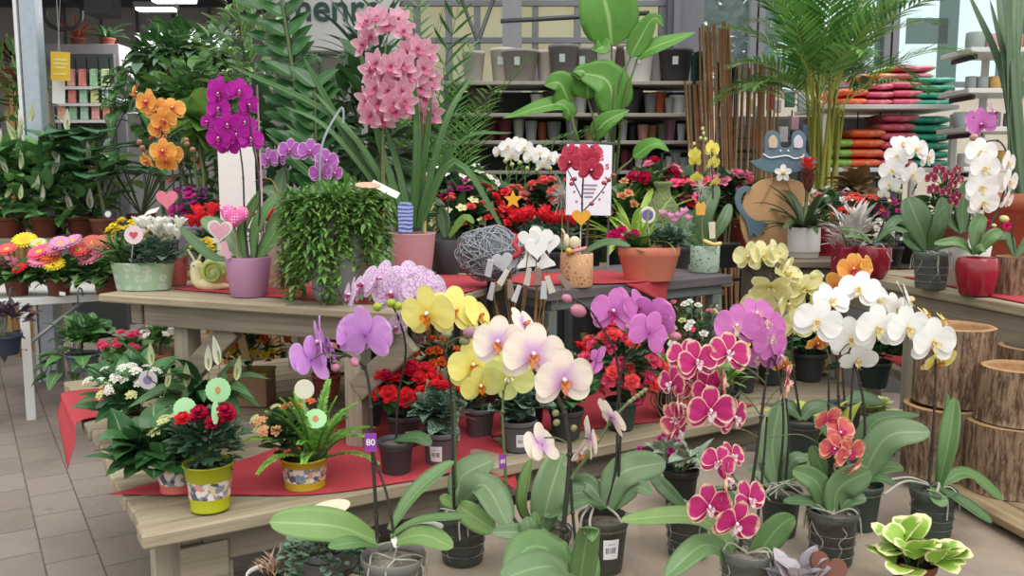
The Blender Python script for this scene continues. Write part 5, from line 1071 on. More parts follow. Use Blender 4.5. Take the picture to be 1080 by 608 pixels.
for k in range(18):
    a = U(PI, 2*PI); p = b+V((0, 0, .09)); mb = MB(); mb.tube(crom([p, p+V((math.cos(a)*.05, math.sin(a)*.05, .06*U(.3, 1))), p+V((math.cos(a)*.08, math.sin(a)*.08, -.02)), p+V((math.cos(a+.3)*.075, math.sin(a+.3)*.075, -.08*U(.4, 1)))], 5), .0022, 5); obj('trailing_stem', mb, flat('brown_stem', '8a6a50', .8, var=.15), T)
b = on(735, 425, ZL); T = potted('dark small-leaved bush with white and pink berries under the bench', 'plant', on(732, 420, ZL), .06, .1, M_BLACKP, (.15, .17, .13), M_FOLD, 220, (.04, .022), 'ovate', (('tuft_white', 14), ('tuft_pink', 3), ('tuft_cream', 8), ('tuft_hotpink', 2)), 14, .034, bz=-.2, zmin=-.4)
potted('dark pot of yellow-edged grassy leaves below the candy striped blooms', 'plant', on(765, 440, ZL), .05, .09, M_DGREYP, (.05, .08, .06), M_FOLL, 60, (.08, .015), 'lance', None, zmin=-.1)
# mixed plants under and behind the bench
for px, py, d, kd, nb, bs, lb in ((390, 440, 3.1, 'tuft_crimson', 6, .035, 'dark plant with crimson dots left of the red begonia'), (490, 400, 3.35, 'tuft_yellow', 9, .035, 'small yellow flowers peeping above the peach orchid'), (520, 420, 3.3, 'tuft_red', 6, .04, 'dark green plant with red flowers behind the yellow orchid'),
                              (566, 405, 3.35, 'tuft_yellow', 10, .03, 'yellow flowers under the left leg of the bench'), (592, 410, 3.3, 'rose_red', 3, .05, 'red begonia with broad leaves under the bench'), (785, 400, 3.6, 'tuft_yellow', 14, .04, 'bright yellow flowers under the right leg of the bench')):
    b = P(px, py, d); b.z = .694; potted(lb, 'plant', b, .052, .09, M_DGREYP, (.09, .09, .08), M_FOLD, 70, (.055, .035), 'ovate', kd, nb, bs, bz=.0)
# low back tier right
potted('dark pot of rounded fleshy green leaves under the cream orchid', 'plant', on(852, 400, ZL), .075, .12, M_DGREYP, (.05, .13, .09), M_GLOSS, 70, (.09, .075), 'round', None, zmin=-.2)
potted('dark pot of round dark leaves left of the wooden post', 'plant', on(921, 408, ZL), .07, .11, M_DGREENP, (.05, .12, .08), M_GLOSS, 60, (.09, .07), 'round', None, zmin=-.2)
potted('dark pot of green leaves behind the pink orchid', 'plant', on(812, 404, ZL), .06, .11, M_DGREENP, (.05, .1, .09), M_GLOSS, 50, (.08, .06), 'ovate', None, zmin=-.2)
b = on(930, 478, HP); T = thing('potted_succulent', 'pale green rosette succulents clustered left of the log planter', 'succulent', b); pot(T, b, .06, .08, M_DGREYP)
for k in range(7):
    c = b+V((U(-.07, .07), U(-.05, .05), .13+U(-.02, .03))); mb = MB()
    for l in range(4):
        for i in range(7): leaf(mb, c, V((math.cos(i*.9+l*.45), math.sin(i*.9+l*.45), .2+.45*l)), .05-.007*l, .026, droop=-.4, shape='obov', nu=4, nv=1, fold=.4)
    obj('rosette', mb, leafm('succulent', '9fae6a', 'c6cf92', edge='e0e2b4', edge_w=.92, rough=.5), T)
for px, py, l in ((1022, 455, 'green fronds in a hidden pot between the two log stacks'), (975, 360, 'leafy green plant under the right shelf above the log'), (1020, 352, 'reddish green leafy plant under the right shelf beside the tripod pot')):
    b = P(px, py, 3.45); b.z = 0 if False else b.z
M_BARKW = None
def barkm():
    t = NT('log_bark'); co = t.coord('Object', (1, 1, .16)); n = t.noise(co, 70, 6, .7); n2 = t.noise(t.coord('Object', (1, 1, .4)), 130, 3)
    c = t.mix(t.ramp(n, .38, .62), hexc('5a4536'), hexc('a3886f')); c = t.mix(t.math('MULTIPLY', t.ramp(n2, .55, .7), .5), c, hexc('b9a089')); return t.bsdf(c, .9, 0, .2, 0, (n, .9, .02))
M_LOG = barkm(); M_LOGIN = flat('log_inside', 'b08a62', .85, var=.2, scale=60)
def log(label, c, r, h, taper=1., r2=None):
    c = V(c); T = thing('log_planter', label, 'planter', c, 'bark log planters'); mb = MB(); rows = []; n = 40
    rr = lambda a, z: r*(taper+(1-taper)*z/h)*(1+.035*nz.noise(V((math.cos(a)*3, math.sin(a)*3, z*4+c.x*9)))+.02*nz.noise(V((math.cos(a)*14, math.sin(a)*14, z*6))))
    for k in range(10): z = h*k/9; rows.append([c+V((math.cos(a)*rr(a, z), math.sin(a)*rr(a, z), z)) for a in [2*PI*i/n for i in range(n)]])
    k = mb.grid(rows[::-1], close=True); mb.face(list(range(len(mb.v)-n, len(mb.v)))); obj('bark', mb, M_LOG, T)
    rim = MB(); rows = []
    for q, z in ((.995, h), (.86, h+.003), (.84, h-.01), (.8, h*.55), (.0005, h*.55)): rows.append([c+V((math.cos(a)*rr(a, h)*q, math.sin(a)*rr(a, h)*q, z)) for a in [2*PI*i/n for i in range(n)]])
    rim.grid(rows[::-1], close=True); obj('cut_rim', rim, M_LOGIN, T); return T
zb = .657
b = on(992, 497, zb); log('lower log planter of the left bark stack behind the white orchid', b, .115, .21); log('upper log planter of the left bark stack under the shelf apron', b+V((.03, .02, .216)), .112, .235)
b = on(1062, 515, zb); log('lower log planter of the right bark stack', b, .118, .2); log('tapered upper log planter of the right bark stack', b+V((.012, 0, .206)), .1, .155, 1.12)
b = on(1085, 480, zb); log('dark hollow log planter behind the right bark stack', b, .11, .36)
# things under the right shelf
T = thing('display_table', 'low plank stand with red felt seen under the right shelf', 'table', (1.75, 3.75, 0)); mb = MB(); mb.box((2.3, 4.05, .67), (1.1, .6, .04), bev=.004); obj('tabletop', mb, W_OLD, T, smooth=False)
for x in (1.8, 2.8):
    for y in (3.8, 4.3): mb = MB(); mb.box((x, y, .325), (.06, .06, .65)); obj('leg', mb, W_POST, T, smooth=False)
cloth('felt_runner', [[V((1.8, 3.752, .692)), V((1.8, 4.0, .692)), V((1.8, 4.3, .692))], [V((2.3, 3.76, .692)), V((2.3, 4.0, .692)), V((2.3, 4.3, .692))], [V((2.8, 3.76, .692)), V((2.8, 4.0, .692)), V((2.8, 4.3, .692))]], M_FELT, 'red felt under the white tripod pot below the right shelf', 'cloth')
b = on(1048, 380, .694); T = thing('tripod_pot', 'white pot standing on three wooden pegs under the right shelf', 'pot', b); mb = MB(); mb.lathe([(.001, .075), (.05, .075), (.056, .08), (.066, .16), (.062, .16), (.052, .09), (.001, .088)], 28, b, cap=False); obj('bowl', mb, M_WHITE, T)
for k in range(3):
    a = 2*PI*k/3+.4; mb = MB(); mb.tube([b+V((math.cos(a)*.05, math.sin(a)*.05, 0)), b+V((math.cos(a)*.035, math.sin(a)*.035, .085))], .006, 7); obj('leg', mb, flat('peg_wood', 'c9a37c', .6), T)
b = on(1085, 372, .694); T = thing('speckled_pot', 'white speckled round pot at the right edge under the shelf', 'pot', b); 
def speck(name, base, spot, th=.58, sc=95, spot2=None):
    t = NT(name); v = t.add('ShaderNodeTexVoronoi'); t.val(v, 'Scale', sc); t.ln(t.coord('Object'), v.inputs['Vector']); n = t.noise(t.coord('Object'), sc*.4, 2); k = t.math('MULTIPLY', t.ramp(v.outputs['Distance'], .38, .3), t.math('GREATER_THAN', n, th)); c = t.mix(k, hexc(base), hexc(spot))
    if spot2: c = t.mix(t.math('MULTIPLY', t.ramp(v.outputs['Distance'], .3, .22), t.math('LESS_THAN', n, 1-th-.03)), c, hexc(spot2))
    return t.bsdf(c, .7, 0, .3)
pot(T, b, .1, .15, speck('white_speckle', 'd8d2c6', '6b6358', .52), style='egg', rb=.07)
b = V((1.72, 4.0, .694)); b = on(1018, 378, .694)+V((0, .2, 0)); b.z = .694
potted('leafy green plant with reddish leaves under the right shelf', 'plant', b, .06, .1, M_BROWNP, (.06, .1, .09), M_FOLM, 60, (.07, .045), 'ovate', 'tuft_salmon', 3, .05)
b = V((1.75, 3.45, 0)); potted('tall fern-like greenery glimpsed between the log stacks', 'plant', V((1.72, 3.42, 0)), .13, .3, M_BLACKP, (.3, .16, .33), M_FOLM, 160, (.09, .025), 'lance', None)
potted('leafy green bush under the right shelf beside the post', 'plant', V((1.35, 4.0, 0)), .13, .3, M_BLACKP, (.3, .2, .36), M_FOLD, 160, (.09, .05), 'ovate', None)
# ------------------------------------------------------------------ upper left shelf
ZS = 1.154
b = on(152, 305, ZS); T = thing('oval_planter', 'mint green oval tin planter of white cyclamen at the shelf corner', 'planter', b)
def mint():
    t = NT('mint_tin'); v = t.add('ShaderNodeTexVoronoi'); t.val(v, 'Scale', 26); t.val(v, 'Randomness', .35); t.ln(t.coord('Object'), v.inputs['Vector']); k = t.ramp(v.outputs['Distance'], .52, .4); w = t.noise(t.coord('Object'), 90, 2); k = t.math('MULTIPLY', k, t.ramp(w, .35, .55)); return t.bsdf(t.mix(k, hexc('a3bfa0'), hexc('c3d0c0')), .4, 0, .45)
mb = MB(); mb.lathe([(.096, 0), (.098, .003), (.113, .094), (.116, .096), (.116, .1), (.11, .1), (.107, .085)], 40, b, sy=.6, cap=False); mb.lathe([(.096, 0), (1e-4, 0)], 40, b, sy=.6, cap=False); obj('pot', mb, mint(), T); s = MB(); s.lathe([(.107, .085), (1e-4, .09)], 30, b, sy=.6, cap=False); obj('soil', s, M_SOIL, T)
bush(T, b+V((.055, -.02, .13)), .1, .07, .055, 90, .062, .056, M_CYCL, 'heart', .6, -.4, root=b+V((.05, 0, .09)))
for k in range(24):
    q = b+V((.06+U(-.09, .085), U(-.05, .05), .185+U(-.01, .05))); bloom(T, 'cyc_white', q, .07, V((U(-.3, .3), U(-.4, .1), 1)).to_track_quat('Z', 'Y').to_matrix().to_4x4() @ Mx.Rotation(U(0, 6), 4, 'Z'))
bush(T, b+V((-.07, -.0, .13)), .09, .07, .08, 130, .12, .011, M_PALMD, 'lance', .7, -.2, upb=.4, root=b+V((-.06, 0, .09)))
blooms(T, 'tuft_yellow', b+V((-.06, .05, .2)), .08, .04, .05, 16, .034, .0)
pick(T, P(141, 248, 3.08), disc(.033, 32, 1, .03, 14), .003, flat('pick_blush', 'd9bfc2', .5, var=.08), True, b+V((-.03, -.03, .09)), M_WHITE, pitch=5, name='round_pick', inner=heart(.03), imat=flat('pick_red', 'c04a5a', .5))
mb = MB(); rows = []
for i in range(17):
    u = i/16; x = -.055+.095*u; p = b+V((x+.02, .02, .11+.0)); 
pts = crom([P(158, 290, 3.2), P(147, 252, 3.2), P(151, 229, 3.2), P(166, 222, 3.2)], 8); mb.grid([[p+V((-.002, -.006, -.006)), p+V((.006, .006, .012))] for p in pts]); obj('ribbon', mb, M_WHITE, T, thick=.001, label='white satin ribbon loop')
# snail figurine
b = on(223, 306, ZS); T = thing('snail_figurine', 'pale yellow-green ceramic snail figurine between the planter and the mauve pot', 'figurine', b); cr_ = flat('snail_cream', 'e6d9a8', .35, var=.08, scale=25, coat=.3); gr_ = flat('snail_green', 'c3cf86', .35, var=.12, scale=25, coat=.3)
mb = MB(); cc = crom([b+V((.075, 0, .014)), b+V((.02, 0, .016)), b+V((-.04, 0, .025)), b+V((-.052, 0, .06)), b+V((-.05, 0, .085))], 6); mb.tube(cc, [.004+.018*min(1, i/8) for i in range(len(cc))], 12); mb.ball(cc[-1], (.024, .022, .024), 14); obj('body', mb, cr_, T)
for s in (-1, 1):
    mb = MB(); mb.tube(crom([b+V((-.05, s*.008, .1)), b+V((-.05+s*.014, s*.012, .128)), b+V((-.05+s*.022, s*.014, .143))], 4), [.0045]*8+[.002], 6); mb.ball(b+V((-.05+s*.022, s*.014, .144)), .005, 6); obj('feeler', mb, cr_, T)
mb = MB(); mb.ball(b+V((.012, 0, .068)), (.048, .032, .05), 20); obj('shell', mb, gr_, T)
mb = MB(); sp = [b+V((.018+.04*math.cos(a)*(1-a/16), -.031-.004*a/12, .066+.042*math.sin(a)*(1-a/16))) for a in [i*.3 for i in range(44)]]; mb.tube(sp, [.006-.0001*i for i in range(44)], 6); obj('shell_spiral', mb, flat('snail_spiral', 'a9bb5c', .35, var=.1), T)
for s in (-1, 1): mb = MB(); mb.ball(b+V((-.058+s*.008-.003, -.021, .089)), .003, 6); obj('eye', mb, flat('eye_dark', '2a2320', .3), T)
# mauve pot with magenta orchid
b = on(263, 312, ZS); d = gd(263, 312, ZS); T = thing('potted_orchid', 'tall magenta moth orchid in a mauve pot decorated with hearts', 'orchid', b); pot(T, b, .078, .135, flat('mauve_pot', 'a87896', .5, var=.04), .062, style='plain')
stalk(T, [(262, 272, d), (258, 230, d), (256, 180, d), (250, 140, d), (243, 108, d)], .003); stalk(T, [(270, 272, d), (274, 220, d), (272, 180, d), (266, 150, d), (262, 110, d)], .003)
mb = MB(); mb.tube([P(276, 275, d), P(276, 200, d+.02), P(271, 90, d+.03)], .0035, 6); obj('support_stick', mb, flat('pink_stick', 'c9a0b4', .6), T); mb = MB(); mb.tube([P(282, 275, d), P(275, 200, d+.02), P(268, 150, d+.03)], .003, 6); obj('support_stick', mb, MATS['pink_stick'], T)
rel(T, 'magenta', [(229, 93, d, 0.086, -30, 8, 0), (231, 99, d-.03, 0.086, -10, -5, 20), (252, 97, d-.02, 0.090, 25, 5, -10), (262, 111, d, 0.081, 50, -5, 10), (231, 115, d-.02, 0.086, -8, 0, 0), (219, 129, d, 0.068, -40, 0, 0), (240, 132, d-.03, 0.090, 10, -8, 10), (257, 130, d, 0.086, 40, 10, -20), (250, 142, d-.02, 0.081, 8, -5, 30), (231, 146, d-.03, 0.086, -12, -6, 0), (264, 147, d, 0.090, 30, 10, 0), (240, 155, d-.01, 0.077, 5, -25, 0)])
oleaf(T, [(268, 272, d), (272, 240, d), (292, 205, d+.02)], .055, M_LEAF, (-.5, -.8, 0), fold=.4); oleaf(T, [(272, 272, d), (290, 245, d), (308, 205, d+.05)], .085, M_LEAF, (-.4, -.85, .2), fold=.2); oleaf(T, [(255, 272, d), (240, 250, d+.03), (213, 230, d+.06)], .07, M_LEAFB, (.1, -.8, .6)); oleaf(T, [(258, 272, d), (255, 240, d), (276, 200, d+.02)], .04, M_LEAF, (.6, -.7, 0)); oleaf(T, [(256, 272, d), (225, 272, d), (190, 240, d+.1)], .04, M_LEAFD, (0, -.6, .8))
def hotheart():
    t = NT('dotted_heart'); v = t.add('ShaderNodeTexVoronoi'); t.val(v, 'Scale', 110); t.val(v, 'Randomness', .1); t.ln(t.coord('Object'), v.inputs['Vector']); return t.bsdf(t.mix(t.ramp(v.outputs['Distance'], .34, .28), hexc('d8619c'), hexc('f2c7da')), .7)
q = P(247, 228, d-.06); mb = MB(); out = heart(.1); k = MB(); rows = []
for s in (1, .93, .7, .35, .001): rows.append([V((x*s, y*s, .017*(1-s*s)**.5)) for x, y in out])
k.grid(rows[::-1], close=True); k2 = MB(); k2.grid([[V((p.x, p.y, -p.z)) for p in r] for r in rows], close=True); k.add(k2); mb.add(k, Mx.Translation(q) @ facing(-5, 10, -8)); mb.tube([q, b+V((-.03, -.02, .12))], .002, 5, 1); obj('cushion_heart', mb, [hotheart(), M_CANE], T)
pick(T, P(232, 243, d-.09), heart(.085), .008, flat('heart_white', 'd8ccc8', .6), True, b+V((-.04, -.04, .12)), pitch=0, roll=-6, name='wooden_heart', inner=heart(.068), imat=flat('heart_pink', 'd39aa6', .6))
pick(T, P(239, 264, d-.09), [(-.012, -.03), (.006, -.03), (.01, .03), (-.01, .03)], .004, MATS['heart_pink'], False, b, roll=18, name='wooden_strip')
pick(None, P(176, 210, 3.25), heart(.08), .006, flat('heart_rose', 'd8788a', .6), True, P(180, 285, 3.28), yaw=0, own=('pink wooden heart on a stick behind the white cyclamen', 'ornament', None, 'heart_plate'))
# orange orchid behind the planter
b = P(186, 300, 3.35); b.z = ZS; d = 3.35; T = thing('potted_orchid', 'orange moth orchid on a tall dark stem behind the white cyclamen', 'orchid', b); pot(T, b, .05, .11, flat('coral_print', 'd0706a', .6, var=.2, scale=60), style='plain')
stalk(T, [(185, 275, d), (184, 220, d), (182, 180, d), (178, 150, d), (172, 120, d), (150, 105, d), (132, 100, d)], .0034); stalk(T, [(187, 275, d), (188, 230, d), (192, 180, d), (200, 150, d)], .003, M_STEM)
rel(T, 'orange', [(142, 97, d, .07, -70, 20, 0), (155, 108, d-.02, .1, -25, 5, 0), (166, 117, d, .1, -5, 12, -15), (181, 115, d+.03, .1, 30, 25, 0), (173, 127, d-.03, .095, 5, -10, 10), (168, 135, d-.02, .09, -15, -15, 20), (172, 160, d-.02, .1, 0, 5, 0), (180, 163, d+.02, .09, 30, 0, 0), (155, 170, d, .07, -40, -25, 0), (176, 172, d-.02, .08, 0, -40, 180)])
for q in ((150, 156), (147, 150), (197, 152), (203, 158), (196, 148)): bud(T, (q[0], q[1], d), .03, flat('bud_orange', '9c6f58', .5), 40, 10)
oleaf(T, [(186, 278, d), (200, 262, d), (222, 258, d-.03)], .05, M_LEAFD, (0, -.7, .7)); oleaf(T, [(184, 278, d), (165, 262, d), (150, 262, d)], .05, M_LEAFD, (0, -.7, .7))
potted('small yellow primrose in a mustard pot behind the snail', 'plant', P(215, 290, 3.32)*1-V((0, 0, P(215, 290, 3.32).z-ZS)), .045, .08, flat('mustard_pot', 'c9a53a', .5), (.04, .06, .05), M_FOLM, 40, (.05, .03), 'ovate', 'tuft_yellow', 5, .04)
# trailing plant in pale pot
b = P(359, 314, 2.95); b.z = ZS; T = thing('trailing_plant', 'bushy trailing plant cascading over its pale grey pot at the shelf corner', 'plant', b); pz = .3
mb = MB(); mb.lathe([(.075, 0), (.085, .005), (.12, pz-.02), (.125, pz), (.118, pz), (.11, pz-.03)], 32, b, cap=False); obj('pot', mb, flat('pale_grey_pot', 'a5abae', .5, var=.03), T); s = MB(); s.lathe([(.112, pz-.03), (1e-4, pz-.02)], 24, b, cap=False); obj('soil', s, M_SOIL, T)
tr_ = leafm('trailing_leaf', '4a7535', '8ab25c', rough=.4)
bush(T, b+V((0, -.01, pz+.02)), .14, .14, .085, 260, .05, .014, tr_, 'lance', .8, -.3, root=None, stems=False)
for s in range(80):
    a = U(PI*.85, 2*PI*1.02) if s < 70 else U(0, PI); L = pz*U(.35, 1.1)
    if 5.1 < a < 5.6 and rnd.random() < .6: L = .1
    k0 = U(.6, 1.1); p = b+V((math.cos(a)*.11*k0, math.sin(a)*.11*k0, pz+.02)); o = V((math.cos(a), math.sin(a), 0)); q = crom([p, p+o*U(.03, .06)+V((0, 0, U(-.01, .03))), p+o*U(.02, .085)+V((0, 0, -L*.5)), p+o*U(.02, .085)+V((U(-.03, .03), 0, -L))], 7); q = [V((x.x, x.y, max(x.z, ZS+.012))) for x in q]; mb = MB(); mb.tube(q, .0016, 4, 1)
    for k in q[1:]:
        for z in range(3): leaf(mb, k, V((U(-1, 1), U(-1, .6), U(-.7, .5)))+o*.5, .046*U(.6, 1.15), .014, droop=.5, shape='lance', nu=3, nv=1, m=0)
    obj('trailing_strand', mb, [tr_, MATS['strand']], T)
mb = MB(); mb.tube(crom([b+V((-.06, 0, pz)), b+V((-.05, 0, pz+.2)), P(357, 118, 2.97), P(362, 116, 2.97), P(362, 130, 2.97)], 8), .004, 6); obj('hanger', mb, flat('grey_hook', '8d9299', .5), T, label='grey plastic hanging hook')
mb = MB(); mb.prism(disc(.016, 26, 2.6), .003, Mx.Translation(P(388, 196, 2.85)) @ facing(0, 55, -5)); obj('plant_tag', mb, flat('tag_peach', 'd9a58c', .5, var=.12), T, smooth=False); mb = MB(); mb.prism([(-.05, -.013), (.05, -.013), (.05, .013), (-.05, .013)], .002, Mx.Translation(P(406, 200, 2.88)) @ facing(10, 35, -32)); obj('plant_tag', mb, flat('tag_pale_green', 'cfdccb', .5, var=.05), T, smooth=False)
# beige pot with pale rimmed orchid
b = P(306, 296, 3.3); b.z = ZS; d = 3.3; T = thing('potted_orchid', 'lilac moth orchid with white rims in a broad beige pot', 'orchid', b); pot(T, b, .115, .2, flat('beige_pot', 'cfbcae', .55, var=.04), .085, style='plain', soil=M_BARK)
stalk(T, [(306, 232, d), (303, 190, d), (300, 168, d), (312, 158, d), (335, 160, d), (350, 178, d)], .003); rel(T, 'lilacedge', [(284, 168, d-.02, .085, -30, 0, 10), (295, 166, d, .08, -40, 5, 0), (306, 159, d-.02, .09, -8, 8, 0), (327, 160, d-.02, .095, 10, 5, -6), (344, 170, d-.03, .09, 25, 0, 0), (338, 182, d-.05, .085, 10, -15, 10), (352, 183, d-.02, .075, 50, -10, 0)])
stalk(T, [(302, 235, d), (290, 195, d), (278, 188, d), (268, 192, d)], .0016, M_CANE, 'twig', knots=False); oleaf(T, [(306, 235, d), (290, 205, d), (276, 200, d)], .06, M_LEAFD, (0, -.7, .6)); oleaf(T, [(306, 235, d), (325, 210, d), (345, 205, d)], .06, M_LEAFD, (0, -.7, .6)); oleaf(T, [(304, 236, d), (296, 200, d+.03), (301, 176, d+.04)], .06, M_LEAFD, (.2, -.9, 0))
b = P(288, 290, 3.52); b.z = ZS
# red tulip-like planting behind
for px, py, d, n, l in ((234, 285, 3.55, 12, 'red ruffled cyclamen behind the dotted heart'), (288, 285, 3.62, 10, 'red ruffled cyclamen in a white trough behind the magenta orchid')):
    b = P(px, py, d); b.z = ZS; T = thing('potted_cyclamen', l, 'cyclamen', b); pot(T, b, .09, .17, M_WHITE, .07, style='plain'); bush(T, b+V((0, 0, .17)), .11, .1, .04, 50, .07, .06, M_CYCL, 'heart', .6, -.2, root=b+V((0, 0, .14)))
    for k in range(n): bloom(T, 'cyc_red', b+V((U(-.11, .11), U(-.07, .07), .235+U(-.02, .03))), .085, V((U(-.3, .3), U(-.3, .2), 1)).to_track_quat('Z', 'Y').to_matrix().to_4x4())
# cymbidium
b = P(436, 288, 3.62); b.z = ZS; d = 3.62; T = thing('potted_orchid', 'tall pink cymbidium with two crowded spikes in a ribbed dusty pink pot', 'orchid', b); 
mb = MB(); prof = [(.062, 0), (.068, .004)]+[(.07+.022*(z/.18)**.8+.0012*(k % 2), z) for k, z in enumerate([.008+i*.0088 for i in range(20)])]+[(.094, .182), (.087, .182), (.085, .16)]; mb.lathe(prof, 36, b, cap=False); obj('pot', mb, flat('dusty_pink', 'b98f93', .6, var=.03), T); s = MB(); s.lathe([(.0855, .16), (1e-4, .17)], 24, b, cap=False); obj('soil', s, M_SOIL, T)
sf('cymb', fl_cymb(petalm('cymb_pink', 'e6afc2', 'd893ad', edge='f2d0da', vein='d690ac', vamt=.4), pm('cymb_lip', 'cf6f96', 'b84a78')))
M_CL = leafm('cymb_leaf', '335a30', '5a8244', rough=.4, transl=.2)
for p0, p1, p2, w in (((430, 240), (400, 150), (378, 45), .03), ((428, 240), (380, 170), (320, 60), .034), ((432, 240), (395, 180), (352, 140), .03), ((436, 240), (440, 130), (425, 20), .035), ((440, 240), (470, 130), (498, 80), .03), ((438, 240), (450, 150), (455, 100), .03), ((442, 240), (470, 180), (520, 195), .026), ((442, 240), (480, 170), (535, 250), .03), ((428, 240), (370, 190), (300, 130), .03), ((426, 240), (385, 160), (330, 96), .028), ((434, 240), (420, 180), (405, 130), .032), ((441, 240), (460, 190), (478, 150), .03), ((430, 240), (360, 130), (240, 68), .026), ((430, 240), (350, 140), (300, 112), .024), ((444, 240), (485, 150), (540, 140), .02), ((430, 240), (350, 200), (280, 140), .025)):
    mb = MB(); bigleaf(mb, [P(*p0, d), P(*p1, d+U(-.06, .1)), P(*p2, d+U(-.1, .15))], w, 'strap', (U(-.6, .6), -.8, .3), .35, nu=14, nv=2, th=.0015); obj('leaf', mb, M_CL, T)
stalk(T, [(402, 245, d-.05), (403, 190, d-.06), (404, 130, d-.05), (404, 80, d-.05), (408, 40, d-.04)], .005, M_STEMG); stalk(T, [(446, 245, d), (446, 180, d), (444, 110, d), (440, 70, d), (436, 30, d)], .005, M_STEMG)
for x in ((403, 190), (447, 170)): mb = MB(); mb.tube([P(x[0]+1, 246, d-.06 if x[0] < 410 else d), P(x[0]+1, x[1]-45, d-.03 if x[0] < 410 else d+.02)], .006, 7); obj('cane_stake', mb, M_CANE, T)
for px, py, yw, pt in ((398, 67, -30, 0), (412, 70, 10, 5), (424, 68, 30, 0), (392, 76, -50, 0), (405, 82, -15, -5), (418, 84, 15, 0), (430, 80, 50, 0), (397, 93, -35, -5), (410, 95, 0, -5), (424, 96, 25, -5), (388, 106, -50, -10), (400, 108, -15, -10), (414, 109, 10, -10), (426, 108, 45, -10), (392, 121, -25, -20), (404, 125, 0, -25), (416, 116, 20, -20)): bloom(T, 'cymb', P(px, py, d-.08+U(-.03, .03)), .118, facing(yw, pt, U(-20, 20)))
for px, py, yw, pt in ((388, 24, -30, 15), (398, 20, 0, 20), (408, 27, 10, 0), (392, 40, -30, 0), (420, 22, 20, 30), (425, 34, 30, 10), (384, 48, -50, 0), (428, 55, 20, 0), (440, 52, 30, 5), (450, 56, 50, 0), (434, 68, 10, 0), (446, 72, 30, -5), (453, 85, 50, -10), (443, 92, 20, -10), (436, 82, 0, 0), (440, 118, 10, -20), (454, 120, 40, -20), (447, 104, 30, -10)): bloom(T, 'cymb', P(px, py, d+.02+U(-.03, .03)), .118, facing(yw, pt, U(-20, 20)))
mb = MB(); mb.prism([(-.027, -.06), (.027, -.06), (.031, .045), (.02, .062), (-.02, .062), (-.031, .045)], .012, Mx.Translation(P(428, 230, d-.1)) @ facing(0, 5)); 
def bluew():
    t = NT('blue_pattern'); w_ = t.add('ShaderNodeTexWave'); w_.wave_type = 'RINGS'; t.val(w_, 'Scale', 22); t.val(w_, 'Distortion', 4); t.ln(t.coord('Object'), w_.inputs['Vector']); return t.bsdf(t.mix(t.ramp(w_.outputs['Fac'], .55, .8), hexc('98a9d2'), hexc('3c4f92')), .4)
obj('patterned_card', mb, bluew(), T, smooth=False, label='blue and white patterned ornament'); mb = MB(); mb.tube([P(428, 245, d-.1), P(432, 262, d-.04)], .002, 5); obj('stick', mb, M_CANE, T)
# black pot next to it
b = P(472, 287, 3.75); b.z = ZS; d = 3.75; T = thing('potted_orchid', 'small orchid with olive leaf and pinkish bells in a charcoal cylinder pot', 'orchid', b); pot(T, b, .064, .145, flat('charcoal_pot', '3d3d42', .6, var=.03), .05, style='cylinder')
oleaf(T, [(470, 250, d), (466, 225, d), (462, 222, d)], .06, M_LEAFD, (0, -.9, .2)); oleaf(T, [(474, 250, d), (490, 230, d), (500, 236, d)], .04, M_FOLL, (0, -.6, .7)); stalk(T, [(472, 250, d), (472, 200, d), (465, 180, d), (455, 186, d), (448, 215, d)], .0025); 
for q in ((452, 188), (456, 195), (450, 202), (458, 204), (448, 210)): bloom(T, 'tuft_salmon', P(q[0], q[1], d-.02), .035, facing(U(-30, 30), -20))
# ------------------------------------------------------------------ gerberas on the white staging
def onw(px, d): p = P(px, 300, d); p.z = .802; return p
for px, d, cols, l in ((18, 5.75, (('red', -.12, .23, .1), ('coralred', .02, .24, .1), ('red', .1, .12, .09), ('pink', -.02, .15, .1), ('salmon', -.1, .17, .1), ('orange', -.17, .2, .09)), 'red and salmon gerberas in a brown pot at the left edge of the white table'),
                       (62, 5.75, (('yellow', -.2, .29, .13), ('hotpink', -.06, .22, .13), ('pink', .04, .24, .12), ('orange', .0, .2, .12), ('yellow', .04, .15, .12), ('pink', -.04, .17, .12), ('lilacpink', .09, .28, .11), ('cream', -.1, .27, .09)), 'yellow, pink and orange gerberas in the middle brown pot on the white table'),
                       (112, 5.8, (('salmon', -.05, .27, .13), ('coralred', -.12, .23, .11), ('pink', .02, .23, .14), ('salmon', .05, .28, .12), ('pink', -.06, .18, .13), ('lilacpink', -.14, .29, .11)), 'salmon and pink gerberas in a brown pot behind the mint planter')):
    b = onw(px, d); T = thing('potted_gerbera', l, 'gerbera', b, 'gerberas on the white staging table'); pot(T, b, .082, .12, M_BROWNP)
    bush(T, b+V((0, -.02, .15)), .2, .16, .1, 70, .16, .075, M_FOLM, 'ovate', 1.0, -.4, root=b+V((0, 0, .1)), nu=5, wave=.05)
    for c, x, z, s in cols:
        q = b+V((x, U(-.14, 0), z+.07)); bloom(T, 'daisy_'+c, q, s*1.2, V((U(-.3, .3), -.6, .9)).to_track_quat('Z', 'Y').to_matrix().to_4x4()); mb = MB(); mb.tube(crom([b+V((0, 0, .11)), b.lerp(q, .6)+V((0, .02, .02)), q-V((0, -.005, .008))], 5), .003, 5); obj('flower_stalk', mb, M_STEMG, T)
T = thing('plant_label', 'small white label clipped to the edge of the white table', 'label', P(66, 314, 5.62)); mb = MB(); mb.prism([(-.03, -.012), (.03, -.012), (.03, .012), (-.03, .012)], .003, Mx.Translation(P(66, 310, 5.6)) @ facing(-30, 0)); obj('card', mb, M_WHITE, T, smooth=False)
